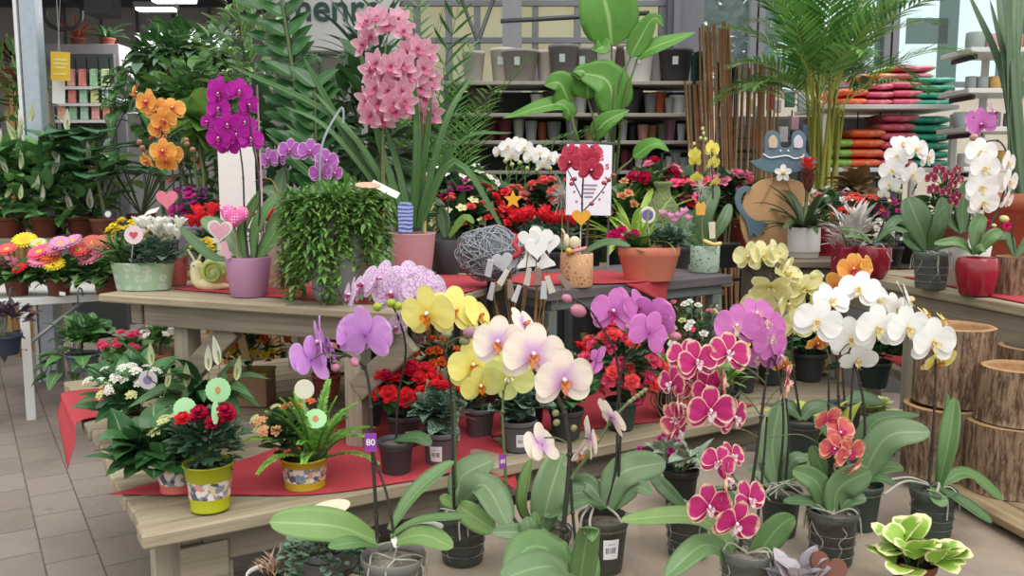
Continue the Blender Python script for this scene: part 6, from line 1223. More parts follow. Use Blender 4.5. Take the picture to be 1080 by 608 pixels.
# hanging baskets below the table edge
def hanging(px, py, d, r, h, pm_, label, lm, top, n, L, W):
    b = P(px, py, d); T = thing('hanging_basket', label, 'plant', b); pot(T, b, r, h, pm_, r*.72)
    hk = P(*top, d); mb = MB()
    for k in range(3): a = 2*PI*k/3+.5; mb.tube([b+V((math.cos(a)*r*.95, math.sin(a)*r*.95, h)), hk-V((0, 0, .06))], .0025, 5)
    mb.tube(crom([hk-V((0, 0, .07)), hk, hk+V((0, .02, .04)), hk+V((0, .05, .03)), hk+V((0, .06, -.01))], 5), .005, 6); obj('hanger', mb, flat('hanger_dark', '4a4f57', .5), T)
    bush(T, b+V((0, .03, h+.11)), r*2.0, r*1.5, .1, n*2//3, L*1.2, W*1.3, lm, 'heart', .7, -.2, root=b+V((0, 0, h*.8)), nu=5)
    for s in range(9):
        a = U(0, 2*PI); o = V((math.cos(a), math.sin(a), 0)); q = crom([b+o*r+V((0, 0, h)), b+o*r*1.5+V((0, 0, h*.9)), b+o*r*(1.7+U(0, .8))+V((0, 0, -.05*U(.2, 2)))], 4); mb = MB(); mb.tube(q, .003, 5, 1)
        for k in q[3::2]: leaf(mb, k, o+V((U(-.5, .5), U(-.5, .5), U(-.6, .3))), L, W, droop=.8, shape='heart', nu=5, nv=1, m=0)
        obj('trailing_strand', mb, [lm, M_STEMG], T)
M_POTHOS = leafm('pothos_leaf', '2f5a33', '5c8c4a', rib='8fb070', edge='b9c99a', edge_w=1.02, rough=.35)
hanging(88, 391, 5.2, .1, .105, flat('slate_blue_pot', '6b7484', .5, var=.04), 'slate blue hanging basket of heart-leaved pothos under the white table edge', M_POTHOS, (82, 312), 70, .12, .085)
hanging(6, 374, 5.3, .1, .12, flat('navy_pot', '39455c', .5, var=.04), 'navy hanging pot of purple-leaved plant at the far left edge', leafm('purple_leaf', '3f2f3f', '6b5560', rough=.5), (10, 312), 90, .07, .04)
# ------------------------------------------------------------------ back left bench of green plants
T = thing('display_bench', 'dark back bench carrying the peace lilies at the left', 'bench', (-5.2, 6.35, 0)); mb = MB(); mb.box((-3.7, 6.8, 1.1), (3.4, .9, .05), bev=.004); obj('top', mb, MATS['grey_planks'], T, smooth=False)
for x in (-5.3, -2.1):
    for y in (6.45, 7.15): mb = MB(); mb.box((x, y, .54), (.07, .07, 1.08)); obj('leg', mb, W_POST, T, smooth=False)
def onb(px, d): p = P(px, 250, d); p.z = 1.127; return p
for px, d, n, l in ((10, 6.55, 90, 'peace lily with many pale spathes at the far left of the back bench'), (48, 6.6, 90, 'peace lily full of slim white spathes below the steel post'), (86, 6.7, 70, 'peace lily with scattered spathes left of the broad-leaved plant')):
    b = onb(px, d); T = thing('peace_lily', l, 'plant', b, 'peace lilies on the back bench'); pot(T, b, .1, .15, M_BROWNP); bush(T, b+V((0, 0, .42)), .33, .26, .36, n+40, .24, .085, leafm('lily_leaf', '4a7d4a', '8fbe72', rough=.35), 'lance', .8, -.8, nu=6, upb=.6, root=b+V((0, 0, .13)))
    for k in range(11):
        q = b+V((U(-.33, .33), U(-.3, -.1), U(.15, .85))); bloom(T, 'spathe' if rnd.random() < .6 else 'spathe_green', q, U(.1, .17), facing(U(-50, 50), U(0, 30), U(-30, 30)))
b = onb(112, 6.5); T = thing('potted_plant', 'plant with wide dark layered leaves in a brown pot on the back bench', 'plant', b); pot(T, b, .11, .14, M_BROWNP); c = b+V((0, 0, .15))
mb = MB(); mb.tube([c, c+V((-.04, 0, .3)), c+V((-.03, 0, .6))], [.016, .014, .01], 8); obj('stem', mb, M_STEMG, T)
for k in range(20):
    a = U(0, 2*PI); z = U(.2, .62); o = V((math.cos(a), math.sin(a), .25)); mb = MB(); mb.tube([c+V((-.03, 0, z)), c+V((-.03, 0, z))+o*.12], .005, 5, 1); leaf(mb, c+V((-.03, 0, z))+o*.12, o, .26, .24, droop=.7, fold=.15, shape='round', nu=7, nv=2, wave=.03); obj('leaf', mb, [leafm('fatsia_leaf', '27513a', '4f7f55', '6f9a6a', rough=.4), M_STEMG], T)
mb = MB(); mb.prism(disc(.035, 20), .003, Mx.Translation(P(114, 226, 6.35)) @ facing(0, 5)); obj('plant_tag', mb, flat('tag_navy', '3a3f57', .5), T, smooth=False); mb = MB(); mb.prism(disc(.022, 20), .004, Mx.Translation(P(114, 226, 6.347)) @ facing(0, 5)); obj('tag_centre', mb, M_WHITE, T, smooth=False)
for px, d, L, n, m, l in ((15, 7.0, .42, 14, 'FOLD', 'tall plant with big oval dark leaves behind the far left peace lily'), (58, 6.95, .45, 14, 'FOLD', 'plant with huge dark oval leaves behind the steel post'), (103, 7.0, .4, 12, 'FOLM', 'bright green broad-leaved plant behind the back bench'), (150, 6.9, .36, 14, 'FOLD', 'dark glossy plant behind the orange orchid')):
    b = onb(px, d); T = thing('potted_plant', l, 'plant', b); pot(T, b, .11, .16, M_BROWNP)
    for k in range(n):
        a = U(0, 2*PI); e = U(.5, 1.2); o = V((math.cos(a)*.6, math.sin(a)*.6, e)); q = b+V((0, 0, .15)); z = q+o.normalized()*U(.3, .75); mb = MB(); mb.tube([q, z], .006, 5, 1); leaf(mb, z, V((o.x, o.y, .2)), L*U(.7, 1), L*.6, droop=1.1, shape='ovate', nu=7, nv=2, fold=.15); obj('leaf', mb, [{'FOLD': M_GLOSS, 'FOLM': M_FOLL}[m], M_STEMG], T)
# grey-lilac pot with purple flowers
b = P(205, 232, 4.6); b.z = 1.154; T = potted('lilac-grey pot of purple flowers between the orange and magenta orchids', 'plant', P(207, 282, 4.2)*1, .11, .2, flat('lilac_grey', '8f8794', .6), (.07, .13, .09), M_FOLD, 80, (.07, .04), 'ovate', (('tuft_magenta', 8), ('tuft_purple', 8)), 10, .06, bz=0); T.location.z += 0
# ------------------------------------------------------------------ far left: seed rack, yellow sign, shelf, schefflera, creepers
def rack():
    x0, x1, y, zt = P(70, 0, 9).x, P(128, 0, 9).x, 9.0, P(0, 70, 9).z
    T = thing('seed_rack', 'black wire rack of coloured seed packets behind the yellow sign', 'rack', ((x0+x1)/2, y, 0)); mb = MB(); mb.box(((x0+x1)/2, y+.06, zt/2+.05), (x1-x0, .05, zt+.1)); obj('back_panel', mb, flat('rack_back', '3f4442', .7), T, smooth=False)
    for k in range(6): mb = MB(); x = x0+(x1-x0)*k/5; mb.tube([(x, y-.06, .9), (x, y-.06, zt+.05)], .008, 5); obj('wire', mb, flat('wire_black', '2b2d30', .5), T)
    cols = ['a7c4b4', 'd99a94', 'd9857a', '9cc49a', 'c4cfa0', 'b0c8c0', 'd77f78', 'a0c8a8', 'cdd08a', '9abfb8', 'e0b09a', '8fb890']
    for r in range(3):
        z = P(0, 84+17*r, 9).z; mb = MB(); mb.box(((x0+x1)/2, y-.03, z-.11), (x1-x0, .1, .03)); obj('shelf', mb, flat('rack_shelf', 'c9c9c6', .6), T, smooth=False)
        for k in range(5):
            x = x0+(x1-x0)*(k+.5)/5; c = cols[(r*5+k) % len(cols)]; mb = MB(); mb.box((x, y-.03, z-.01), (.085, .05, .17), Mx.Rotation(-.12, 3, 'X'), bev=.006)
            solo('seed_packet', mb, flat('packet_'+c, c, .5, var=.25, scale=28), 'bright paper seed packet standing in the wire rack', 'packet', 'seed packets in the wire rack', smooth=False)
rack()
T = thing('counter_shelf', 'grey shelf of reddish plants above the seed rack', 'shelf', (P(100, 0, 9.2).x, 9.3, 0)); z = P(0, 57, 9.2).z; x = P(100, 0, 9.2).x; mb = MB(); mb.box((x, 9.3, z-.06), (.75, .3, .24), bev=.005); obj('board', mb, flat('shelf_mauve', '8f8688', .7), T, smooth=False); mb = MB(); mb.box((x, 9.42, z/2-.1), (.6, .04, z-.2)); obj('support', mb, M_FRAME, T, smooth=False)
b = V((x-.08, 9.25, z+.06)); T = thing('potted_plant', 'spiky red-leaved plant on the grey shelf', 'plant', b); pot(T, b, .08, .07, M_BROWNP); strapclump(T, b+V((0, 0, .07)), 20, .3, .03, flat('red_leaf', 'a8543f', .5, var=.15), .9, 1.2, 6)
b = V((x+.22, 9.25, z+.06)); T = thing('potted_plant', 'dark green spiky plant on the grey shelf beside the red one', 'plant', b); pot(T, b, .08, .07, M_BROWNP); strapclump(T, b+V((0, 0, .07)), 16, .3, .04, M_FOLD, .9, 1.2, 6)
T = thing('hanging_sign', 'yellow hanging price sign with faint lettering beside the steel post', 'sign', P(64, 88, 6.9)); mb = MB(); c = P(64, 70, 6.9); mb.prism([(-.075, -.11), (.075, -.11), (.075, .11), (-.075, .11)], .006, Mx.Translation(c) @ facing(0, 0, -3)); obj('card', mb, flat('sign_yellow', 'ddb63a', .6, var=.06), T, smooth=False); 
for k, w_ in ((.05, .1), (.02, .12), (-.01, .08), (-.06, .1)): mb = MB(); mb.prism([(-w_/2, k-.006), (w_/2, k-.006), (w_/2, k+.006), (-w_/2, k+.006)], .0075, Mx.Translation(c) @ facing(0, 0, -3)); obj('print_line', mb, flat('sign_print', 'e9d79a', .6), T, smooth=False)
mb = MB(); mb.tube([c+V((0, 0, .1)), c+V((0, 0, .6)), V((c.x, c.y+.4, 3.88))], .004, 5); obj('cord', mb, M_FRAME, T)
T = thing('hanging_sign', 'small white card hanging above and below the yellow sign', 'sign', P(62, 107, 7.0)); mb = MB(); c = P(62, 96, 7.0); mb.prism([(-.05, -.1), (.05, -.1), (.05, .24), (-.05, .24)], .005, Mx.Translation(c) @ facing(0, 0, -3)); obj('card', mb, M_WHITE, T, smooth=False); mb = MB(); mb.tube([c+V((0, 0, .2)), V((c.x, c.y+.3, 3.88))], .003, 5); obj('cord', mb, M_FRAME, T)
T = thing('cable_loop', 'black looped hose hanging under the dark ceiling beside the post', 'hose', P(66, 40, 8.5)); mb = MB(); mb.tube(crom([P(48, 8, 8.5), P(49, 22, 8.5), P(60, 30, 8.5), P(76, 30, 8.5), P(85, 22, 8.5), P(86, 10, 8.5)], 6), .02, 6); obj('loop', mb, MATS['wire_black'], T); mb = MB(); mb.tube([P(64, -66, 8.5), P(64, 22, 8.5)], .015, 5); obj('cable', mb, MATS['wire_black'], T)
T = thing('ceiling_unit', 'dark grey box hanging from the ceiling above the seed rack', 'unit', P(110, 12, 9.5)); c = P(108, 2, 9.5); mb = MB(); mb.box(c, (.28, .3, .3), bev=.01); obj('housing', mb, flat('unit_grey', '5f5f66', .6), T, smooth=False); mb = MB(); mb.tube([c, V((c.x, c.y, 3.9))], .02, 6); obj('rod', mb, M_FRAME, T)
ZSR = 1.154
def bgplant(label, px, py, d, h, rx, rz, mat, n, L, W, shape='ovate', kind=None, nb=8, bs=.08, cat='plant', stand=True, up=.35, pm_=None, zlow=None, droop=.8, name='potted_plant', group=None):
    """larger plant farther back: its pot stands on a plain stand down to the floor"""
    c = P(px, py, d); b = V((c.x, c.y, c.z-rz-h)) if zlow is None else V((c.x, c.y, zlow)); T = thing(name, label, cat, b, group); pot(T, b, .12, .17, pm_ or M_BROWNP); hh = c.z-b.z
    if .15 < b.z and abs(b.z-ZSR) > .01: put_stand(b, label)
    mb = MB()
    for k in range(4): mb.tube([b+V((U(-.02, .02), U(-.02, .02), .14)), b.lerp(c, .6)+V((U(-.05, .05), U(-.05, .05), 0)), c+V((U(-.5, .5)*rx, U(-.3, .3)*rx, U(-.2, .5)*rz))], [.012, .009, .005], 6)
    obj('stem', mb, M_STEMG, T); bush(T, c, rx, rx*.8, rz, n, L, W, mat, shape, droop, -.85, nu=5, stems=False, upb=up, inner=.1)
    if kind: blooms(T, kind, c, rx, rx*.8, rz, nb, bs, -.5)
    return T
bgplant('variegated schefflera with yellow-edged leaflets left of the steel post', 22, 95, 7.6, .5, .36, .45, leafm('scheff', '2f5a33', '5d8a48', edge='d8d08a', edge_w=.9, rough=.4), 150, .17, .05, 'lance', zlow=1.12)
for px, l in ((10, 'dark red leafed plant at the far left above the schefflera'), (28, 'purplish plant just left of the steel post top')): bgplant(l, px, 55, 8.6, .2, .12, .12, leafm('burg_leaf', '5c2530', '8a3f48', rough=.5), 50, .1, .06)
T = thing('hanging_creeper', 'big hanging pothos basket trailing grey-green leaves under the ceiling lamp', 'plant', P(185, 75, 7.4)); b = P(190, 84, 7.4); pot(T, b, .16, .2, flat('terracotta_brown', '8a5f4a', .7), .1); bush(T, b+V((0, 0, .25)), .42, .3, .26, 150, .16, .12, M_POTHOS, 'heart', .9, -.5, nu=5, root=b+V((0, 0, .15)))
for k in range(26):
    a = U(0, 2*PI); o = V((math.cos(a), math.sin(a)*.7, 0)); q = crom([b+o*.15+V((0, 0, .2)), b+o*.35+V((0, 0, .2)), b+o*U(.4, .75)+V((0, 0, -.1)), b+o*U(.45, .95)+V((0, 0, -U(.2, .7)))], 5); mb = MB(); mb.tube(q, .005, 5, 1)
    for z in q[2:]: leaf(mb, z, o+V((U(-.8, .8), U(-.8, .4), U(-.8, .3))), .13*U(.7, 1.2), .095, droop=.8, shape='heart', nu=4, nv=1)
    obj('trailing_strand', mb, [M_POTHOS if k % 3 else M_FOLG, M_STEMG], T)
mb = MB(); mb.tube([b+V((0, 0, .2)), V((b.x, b.y, 3.88))], .006, 5); obj('cord', mb, M_FRAME, T)
bgplant('mid green broad plant filling the gap right of the seed rack', 168, 108, 7.6, .3, .42, .4, M_FOLM, 150, .2, .12, zlow=1.0, group=None)
bgplant('grey-green trailing plant under the dark ceiling left of the tall glossy plant', 225, 62, 8.0, .4, .45, .3, M_FOLG, 170, .14, .07, zlow=1.2)
bgplant('green shrub with yellowish new leaves behind the magenta orchid', 205, 100, 6.6, .3, .4, .35, M_FOLM, 150, .18, .1, zlow=1.0); 
bgplant('tall variegated plant with cream striped leaves behind the magenta orchid', 262, 60, 6.4, .4, .42, .62, M_VARIEG, 240, .17, .05, 'lance', zlow=.9)
bgplant('dark shrub with small pale flowers low between the orange and magenta orchids', 205, 170, 5.4, .2, .3, .22, M_FOLD, 110, .12, .06, kind='tuft_salmon', nb=7, bs=.05, zlow=1.0)
bgplant('dense dark foliage behind the trailing plant', 300, 150, 5.2, .4, .45, .4, M_FOLD, 200, .18, .09, zlow=.9)
bgplant('dark leafy plant behind the pink cymbidium', 385, 130, 5.0, .4, .42, .5, M_FOLD, 220, .2, .08, 'lance', zlow=.9)
bgplant('lime green broad leaf plant between the orange and magenta orchids', 210, 125, 5.0, .3, .16, .14, M_FOLL, 16, .24, .2, 'ovate', zlow=1.1)
T = thing('white_card', 'tall plain white card standing behind the magenta orchid stems', 'card', (P(252, 0, 3.75).x, P(252, 0, 3.75).y, 1.154)); q = P(250, 185, 3.75); mb = MB(); mb.box((q.x, q.y, (1.154+q.z+.12)/2), (.15, .006, q.z+.12-1.154), Mx.Rotation(.2, 3, 'Z')); obj('card', mb, M_WHITE, T, smooth=False); mb = MB(); mb.box((q.x, q.y+.04, 1.162), (.2, .08, .016), Mx.Rotation(.2, 3, 'Z')); obj('foot', mb, M_WHITE, T, smooth=False)
# zz plant
b = P(335, 220, 4.6); b.z = .9; put_stand(b, 'tall glossy paired-leaf plant'); T = thing('potted_plant', 'tall glossy plant with paired oval leaves under the sign board', 'plant', b); pot(T, b, .13, .2, M_DGREYP); c = b+V((0, 0, .18)); M_ZZ = leafm('zz_leaf', '1f4526', '3f6f3a', '55824a', rough=.25)
for px, py, dz in ((290, -45, 0), (302, 18, .1), (276, 10, .2), (332, 92, -.1)):
    q = P(px, py, 4.6+dz); pts = crom([c, c.lerp(q, .5)+V((0, 0, .08)), q], 14); mb = MB(); mb.tube(pts, [.014*(1-.6*i/len(pts)) for i in range(len(pts))], 6, 1)
    for i in range(8, len(pts), 2):
        t = (pts[min(i+1, len(pts)-1)]-pts[i-1]).normalized(); s = t.cross(V((0, -1, .1))).normalized()
        for k in (-1, 1): leaf(mb, pts[i], s*k+t*.9+V((0, U(-.3, .1), 0)), .17*U(.85, 1.1), .08, up=V((0, -.7, .7)), droop=.4, fold=.2, nu=6, nv=2)
    obj('frond', mb, [M_ZZ, M_STEMG], T)
b = P(392, 60, 5.6); b = V((b.x, b.y, .0)); T = thing('potted_plant', 'dark yucca-like rosette in front of the sign board', 'plant', b); pot(T, b, .16, .3, M_DGREYP); mb = MB(); c = P(392, 72, 5.6); mb.tube([b+V((0, 0, .25)), c], [.04, .03], 8); obj('trunk', mb, flat('trunk_brown', '6b5a48', .9, var=.2), T); strapclump(T, c, 34, .5, .035, leafm('yucca_leaf', '1f3f33', '44685a', rough=.45), .9, .7, 7, upmin=.15)
b = P(470, 190, 5.65); b.z = .75; put_stand(b, 'fine-leaved palm'); T = thing('areca_palm', 'fine-leaved palm behind the pink cymbidium', 'palm', b); pot(T, b, .13, .22, M_DGREYP); palm(T, b+V((0, 0, .2)), 12, 1.5, M_PALM, M_STEMG, (.12, .75), (.26, .014), 26, arch=1.2)
b = P(425, 150, 5.6); b.z = .4; put_stand(b, 'tall palm beside the sign board'); T = thing('areca_palm', 'tall palm frond plant rising beside the sign board', 'palm', b); pot(T, b, .14, .24, M_DGREYP); palm(T, b+V((0, 0, .2)), 7, 2.3, M_PALMD, M_STEMG, (.05, .35), (.3, .02), 26, arch=.7)
# ------------------------------------------------------------------ centre bench things
def onbench(px, py): return on(px, py, 1.152)
b = onbench(608, 302); d = gd(608, 302, 1.152); T = thing('potted_orchid', 'deep rose moth orchid in a speckled sandy pot in front of the white poster', 'orchid', b); pot(T, b, .062, .125, speck('sandy_speckle', 'cf9f78', '9a5c44', .5, 80, 'e0bfa0'), .061, style='cylinder')
stalk(T, [(612, 265, d), (614, 235, d), (614, 210, d), (615, 175, d), (608, 160, d), (600, 158, d)], .0032); stalk(T, [(613, 225, d), (632, 205, d), (645, 186, d)], .0022); stalk(T, [(613, 208, d), (604, 190, d), (598, 178, d)], .0022)
rel(T, 'rose', [(602, 161, d-.01, .07, -20, 10, 0), (601, 172, d-.02, .09, -15, 0, 5), (623, 160, d, .095, 20, 20, 180), (622, 168, d-.02, .08, 10, -10, 0), (623, 180, d-.03, .095, 10, -5, -8)])
for q in ((647, 185), (642, 190), (637, 193), (606, 189), (603, 194), (624, 215)): bud(T, (q[0], q[1], d), .024, flat('bud_red', 'a8485a', .5), 30, 0)
oleaf(T, [(612, 268, d), (640, 256, d-.02), (665, 260, d-.04)], .04, M_LEAFD, (0, -.6, .8)); oleaf(T, [(606, 268, d), (580, 250, d), (560, 238, d)], .04, M_LEAFD, (0, -.7, .6))
pick(T, P(613, 229, d-.06), heart(.07), .006, flat('pick_amber', 'e0a032', .5, var=.05), True, b+V((.01, -.02, .1)), M_WHITE, name='heart_pick')
mb = MB(); cc = P(606, 256, d-.07); mb.ball(cc, (.022, .012, .024), 14); mb.ball(cc+V((-.03, 0, .006)), (.012, .01, .026), 10); mb.tube(crom([cc+V((-.034, 0, .02)), cc+V((-.04, 0, .04)), cc+V((-.05, 0, .05))], 4), .004, 5); obj('snail_ornament', mb, flat('snail_ivory', 'd9cdb0', .5, var=.08), T); mb = MB(); mb.tube([cc, b+V((-.01, -.02, .1))], .002, 5); obj('stick', mb, M_CANE, T)
mb = MB(); mb.tube(crom([P(598, 268, d-.06), P(606, 265, d-.08), P(618, 262, d-.06)], 4), .008, 7); obj('ribbon', mb, flat('ribbon_rose', 'c98a8a', .6), T); mb = MB(); mb.ball(P(600, 265, d-.09), .012, 8); obj('yellow_bead', mb, M_YC, T)
# salmon planter
b = onbench(684, 296); d = gd(684, 296, 1.152); T = thing('oval_planter', 'salmon oval planter with hot pink begonia, spider plant and a purple tag', 'planter', b); mb = MB(); mb.lathe([(.09, 0), (.095, .005), (.118, .098), (.121, .1), (.124, .132), (.121, .135), (.115, .135), (.112, .115)], 40, b, sy=.62, cap=False); mb.lathe([(.09, 0), (1e-4, 0)], 40, b, sy=.62, cap=False); obj('pot', mb, flat('salmon_pot', 'd8826a', .5, var=.03), T); s = MB(); s.lathe([(.113, .115), (1e-4, .12)], 30, b, sy=.62, cap=False); obj('soil', s, M_SOIL, T)
bush(T, b+V((.065, -.02, .17)), .085, .06, .05, 110, .05, .04, M_CYCL, 'ovate', .6, -.4, root=b+V((.06, 0, .12))); bush(T, b+V((-.075, -.02, .15)), .07, .06, .04, 40, .06, .045, M_FOLM, 'ovate', .6, -.4, root=b+V((-.07, 0, .12)))
for q in ((648, 247), (656, 243), (664, 250), (651, 252), (660, 254), (669, 247), (645, 251)): bloom(T, 'rose_fuchsia', P(q[0], q[1], d-.05), .042, facing(U(-30, 30), 45))
for q in ((699, 228), (706, 231), (717, 230), (722, 226), (711, 236), (725, 233)): bloom(T, 'cyc_lilacpink', P(q[0], q[1], d-.03), .05, facing(U(-30, 30), 65))
M_SPID = leafm('spider_leaf', '7fae3e', 'a8cc58', rib='dfe6b0', rough=.4, transl=.3)
strapclump(T, b+V((-.03, .02, .125)), 26, .3, .014, M_SPID, .75, 1.3, 8, shape='grass')
pick(T, P(683, 227, d-.06), disc(.034, 30, .92), .003, flat('tag_cream', 'e0dccb', .5), True, b+V((0, -.03, .11)), M_WHITE, name='round_pick', inner=disc(.022, 26), imat=flat('tag_violet', '6f5aa8', .5, var=.1))
# mint speckled pot with yellow orchid
b = onbench(743, 287); d = gd(743, 287, 1.152); T = thing('potted_orchid', 'soft yellow miniature orchid in a mint green speckled pot at the bench end', 'orchid', b); pot(T, b, .063, .115, speck('mint_speckle', 'a8bdaa', '5f7a6c', .5, 70, 'c4d2c4'), .062, style='cylinder')
stalk(T, [(738, 258, d), (736, 210, d), (734, 170, d), (740, 150, d), (741, 130, d)], .003); stalk(T, [(746, 258, d), (752, 210, d), (750, 175, d), (744, 150, d)], .0026)
rel(T, 'softyellow', [(751, 157, d-.02, .075, 25, 10, 0), (733, 163, d, .06, -40, 0, 0), (752, 172, d-.02, .065, 30, -20, 0), (733, 170, d-.02, .055, -30, -20, 0), (754, 192, d, .055, 40, -30, 0), (735, 188, d-.02, .055, -20, -20, 0)])
for q in ((741, 136), (742, 141), (739, 146), (732, 152), (744, 147)): bud(T, (q[0], q[1], d), .02, M_BUDY, 0, 60)
for p0, p1, p2, w_ in (((740, 258), (742, 225), (756, 195), .09), ((746, 258), (762, 235), (770, 215), .055), ((738, 258), (725, 240), (731, 222), .075), ((736, 260), (722, 252), (722, 246), .05)): oleaf(T, [(*p0, d), (*p1, d-.01), (*p2, d+.02)], w_, M_LEAFD, (-.1, -.9, .2))
pick(T, P(739, 220, d-.07), [(-.018, -.03), (.018, -.03), (.022, .01), (.012, .03), (0, .018), (-.012, .03), (-.022, .01)], .006, flat('tulip_amber', 'e0a94a', .5, var=.06), True, b+V((-.01, -.02, .1)), name='tulip_pick'); mb = MB()
c = P(739, 198, d-.06)
for i in range(70): v = rdir(-1); mb.tube([c, c+V((v.x, v.y*.6, v.z*1.1))*.055*U(.6, 1)], [.0018, .0006], 3)
obj('feather_puff', mb, flat('feather_white', 'd8d9d2', .8, transl=.4, var=.04), T); mb = MB(); mb.prism([(-.012, -.035), (.012, -.035), (.014, .035), (-.014, .035)], .003, Mx.Translation(P(751, 243, d-.09)) @ facing(0, 0, 4)); obj('wooden_peg', mb, flat('peg_pale', 'd9cfba', .6), T, smooth=False); mb = MB(); mb.tube(crom([P(742, 254, d-.08), P(752, 258, d-.1), P(760, 257, d-.08)], 4), .009, 6); obj('ribbon', mb, flat('ribbon_straw', 'd8bf7a', .6), T)
# poster
T = thing('poster', 'white poster with pink flowers and faint red print standing behind the rose orchid', 'poster', P(621, 228, 3.62)); c = P(621, 190, 3.66); M = Mx.Translation(c) @ facing(3, 3, -1); w_, h_ = .094, .146; mb = MB(); mb.prism([(-w_, -h_), (w_, -h_), (w_, h_), (-w_, h_)], .006, M); obj('card', mb, flat('poster_white', 'e6e4ee', .5, var=.01), T, smooth=False); mr = flat('poster_red', 'c94a6a', .6)
for (x, z, s) in ((.052, .095, .03), (.075, .06, .03), (.045, .055, .02)):
    me = textmesh('poster_print', 's' if s > .025 else 'e', s*1.6, .0006); me.materials.append(mr); o = bpy.data.objects.new('poster_print', me); COL.objects.link(o); o.parent = T; o.matrix_basis = Mx.Translation(-T.location) @ M @ Mx.Translation((x, z, .0066))
for k in range(4): mb = MB(); mb.prism([(-.03+k*.004, -.018-k*.016), (.035-k*.006, -.018-k*.016), (.035-k*.006, -.026-k*.016), (-.03+k*.004, -.026-k*.016)][::-1], .007, M); obj('print_line', mb, flat('poster_grey', 'a0899a', .6), T, smooth=False)
for q in ((-.06, -.05), (-.03, -.07), (.06, -.05), (.045, -.08), (-.05, -.09), (-.075, .0), (.07, .01)): mb = MB(); mb.prism([(x+q[0], y+q[1]) for x, y in disc(.005, 10)], .007, M); obj('print_dot', mb, mr, T, smooth=False)
mb = MB(); mb.tube([c+V((0, .01, -.14)), c+V((0, .12, -.37))], .006, 6); obj('prop', mb, M_FRAME, T); mb = MB(); mb.box(c+V((0, .02, .149)), (.24, .03, .014), bev=.003); obj('top_rail', mb, M_DGREENP, T, smooth=False); mb = MB(); mb.tube([c+V((-.085, .012, -.14)), c+V((-.085, .012, -.37))], .005, 6); mb2 = mb; obj('leg', mb, M_FRAME, T); mb = MB(); mb.tube([c+V((.085, .012, -.14)), c+V((.085, .012, -.37))], .005, 6); obj('leg', mb, M_FRAME, T)
# bucket of pick ornaments in front of the bench
b = V((P(545, 300, 2.95).x, P(545, 300, 2.95).y, .694)); b = P(552, 330, 3.0); b.z = .694; d = 3.0; T = thing('pick_bucket', 'dark bucket standing on the low table full of wooden stick ornaments', 'bucket', b); mb = MB(); mb.lathe([(.06, 0), (.064, .004), (.082, .24), (.086, .245), (.08, .245), (.062, .02), (1e-4, .02)], 28, b, cap=False); obj('bucket', mb, M_BLACKP, T)
M_SILV = flat('silver_wood', 'c3c2c6', .6, var=.08); M_WOODP = flat('pale_pick', 'c9c3b8', .6, var=.1)
k = 0
for px, py, sz, m, yw, sh, l in ((558, 252, .075, 'w', -15, 'h', 'white heart ornament on a stick, left of the letters'), (570, 250, .085, 'w', 10, 'h', 'white heart ornament on a stick, above the letters'), (580, 256, .075, 'w', 25, 'h', 'bluish white heart ornament on a stick, rightmost'), (566, 262, .08, 'w', 5, 'h', 'lower white heart ornament on a stick'), (530, 276, .075, 's', -20, 'h', 'greyish heart ornament on a stick at the left of the bunch'), (538, 277, .06, 's', 30, 'h', 'small greyish heart ornament turned sideways'), (516, 283, .06, 's', -30, 'b', 'grey wooden strip ornament on a stick at far left'),
                          (556, 278, .07, 'w', -5, 'l', 'white wooden word ornament on a stick'), (574, 279, .07, 'w', 10, 'l', 'second white wooden word ornament on a stick')):
    q = P(px, py, d-.05+.02*(k % 3)); foot = b+V((U(-.045, .045), U(-.045, .045), .03)); k += 1
    out = heart(sz) if sh == 'h' else [(-sz*.2, -sz*.5), (sz*.2, -sz*.5), (sz*.2, sz*.5), (-sz*.2, sz*.5)] if sh == 'b' else [(-sz*.55, -sz*.2), (sz*.55, -sz*.2), (sz*.5, .0), (sz*.3, sz*.25), (sz*.1, .05), (-sz*.15, sz*.25), (-sz*.4, sz*.05)]
    pick(None, q, out, .006, M_WHITE if m == 'w' else M_SILV, True, foot, yaw=yw, roll=U(-15, 15), own=(l, 'ornament', 'stick ornaments in the bucket', 'stick_ornament'))
for k in range(9):
    q = P(520+9*k+U(-4, 4), 296+U(-8, 16), d-.07); pick(None, q, [(-.012, -.03), (.012, -.03), (.008, .03), (-.008, .03)], .004, (M_SILV, M_WOODP, flat('pick_brown', '8f7a6c', .7, var=.1))[k % 3], True, b+V((U(-.05, .05), U(-.05, .05), .03)), yaw=U(-40, 40), roll=U(-40, 40), own=('small grey wooden tag ornament on a stick, low in the bunch', 'ornament', 'small tag ornaments in the bucket', 'stick_ornament'))
mb = MB(); mb.tube(crom([P(547, 248, d), P(543, 258, d-.02), P(548, 266, d-.03), P(541, 272, d-.02), P(552, 262, d)], 6), .009, 6); solo('bead_garland', mb, flat('berry_red', 'b8323f', .5, var=.2, scale=120), 'red berry garland hanging over the stick ornaments', 'garland')
c = P(517, 268, 3.25); T = thing('wire_ball', 'big silvery grey tangled wire ball behind the stick ornaments', 'ball', c-V((0, 0, .1))); mb = MB()
for i in range(60):
    ax = rdir(-1); a = ax.cross(V((0, 0, 1)) if abs(ax.z) < .9 else V((1, 0, 0))).normalized(); bb = ax.cross(a); r = U(.085, .1); o = ax*U(-.03, .03); mb.tube([c+V((p.x*1.25, p.y, p.z)) for p in [o+(a*math.cos(t)+bb*math.sin(t))*(r+.006*math.sin(t*5+i)) for t in [2*PI*k/26 for k in range(27)]]], .0023, 4)
obj('wire', mb, flat('wire_silver', '9a9ea4', .6, var=.12), T); mb = MB(); mb.ball(c, (.1, .08, .08), 16); obj('core', mb, flat('wire_core', '85888c', .9, var=.35, scale=90), T)
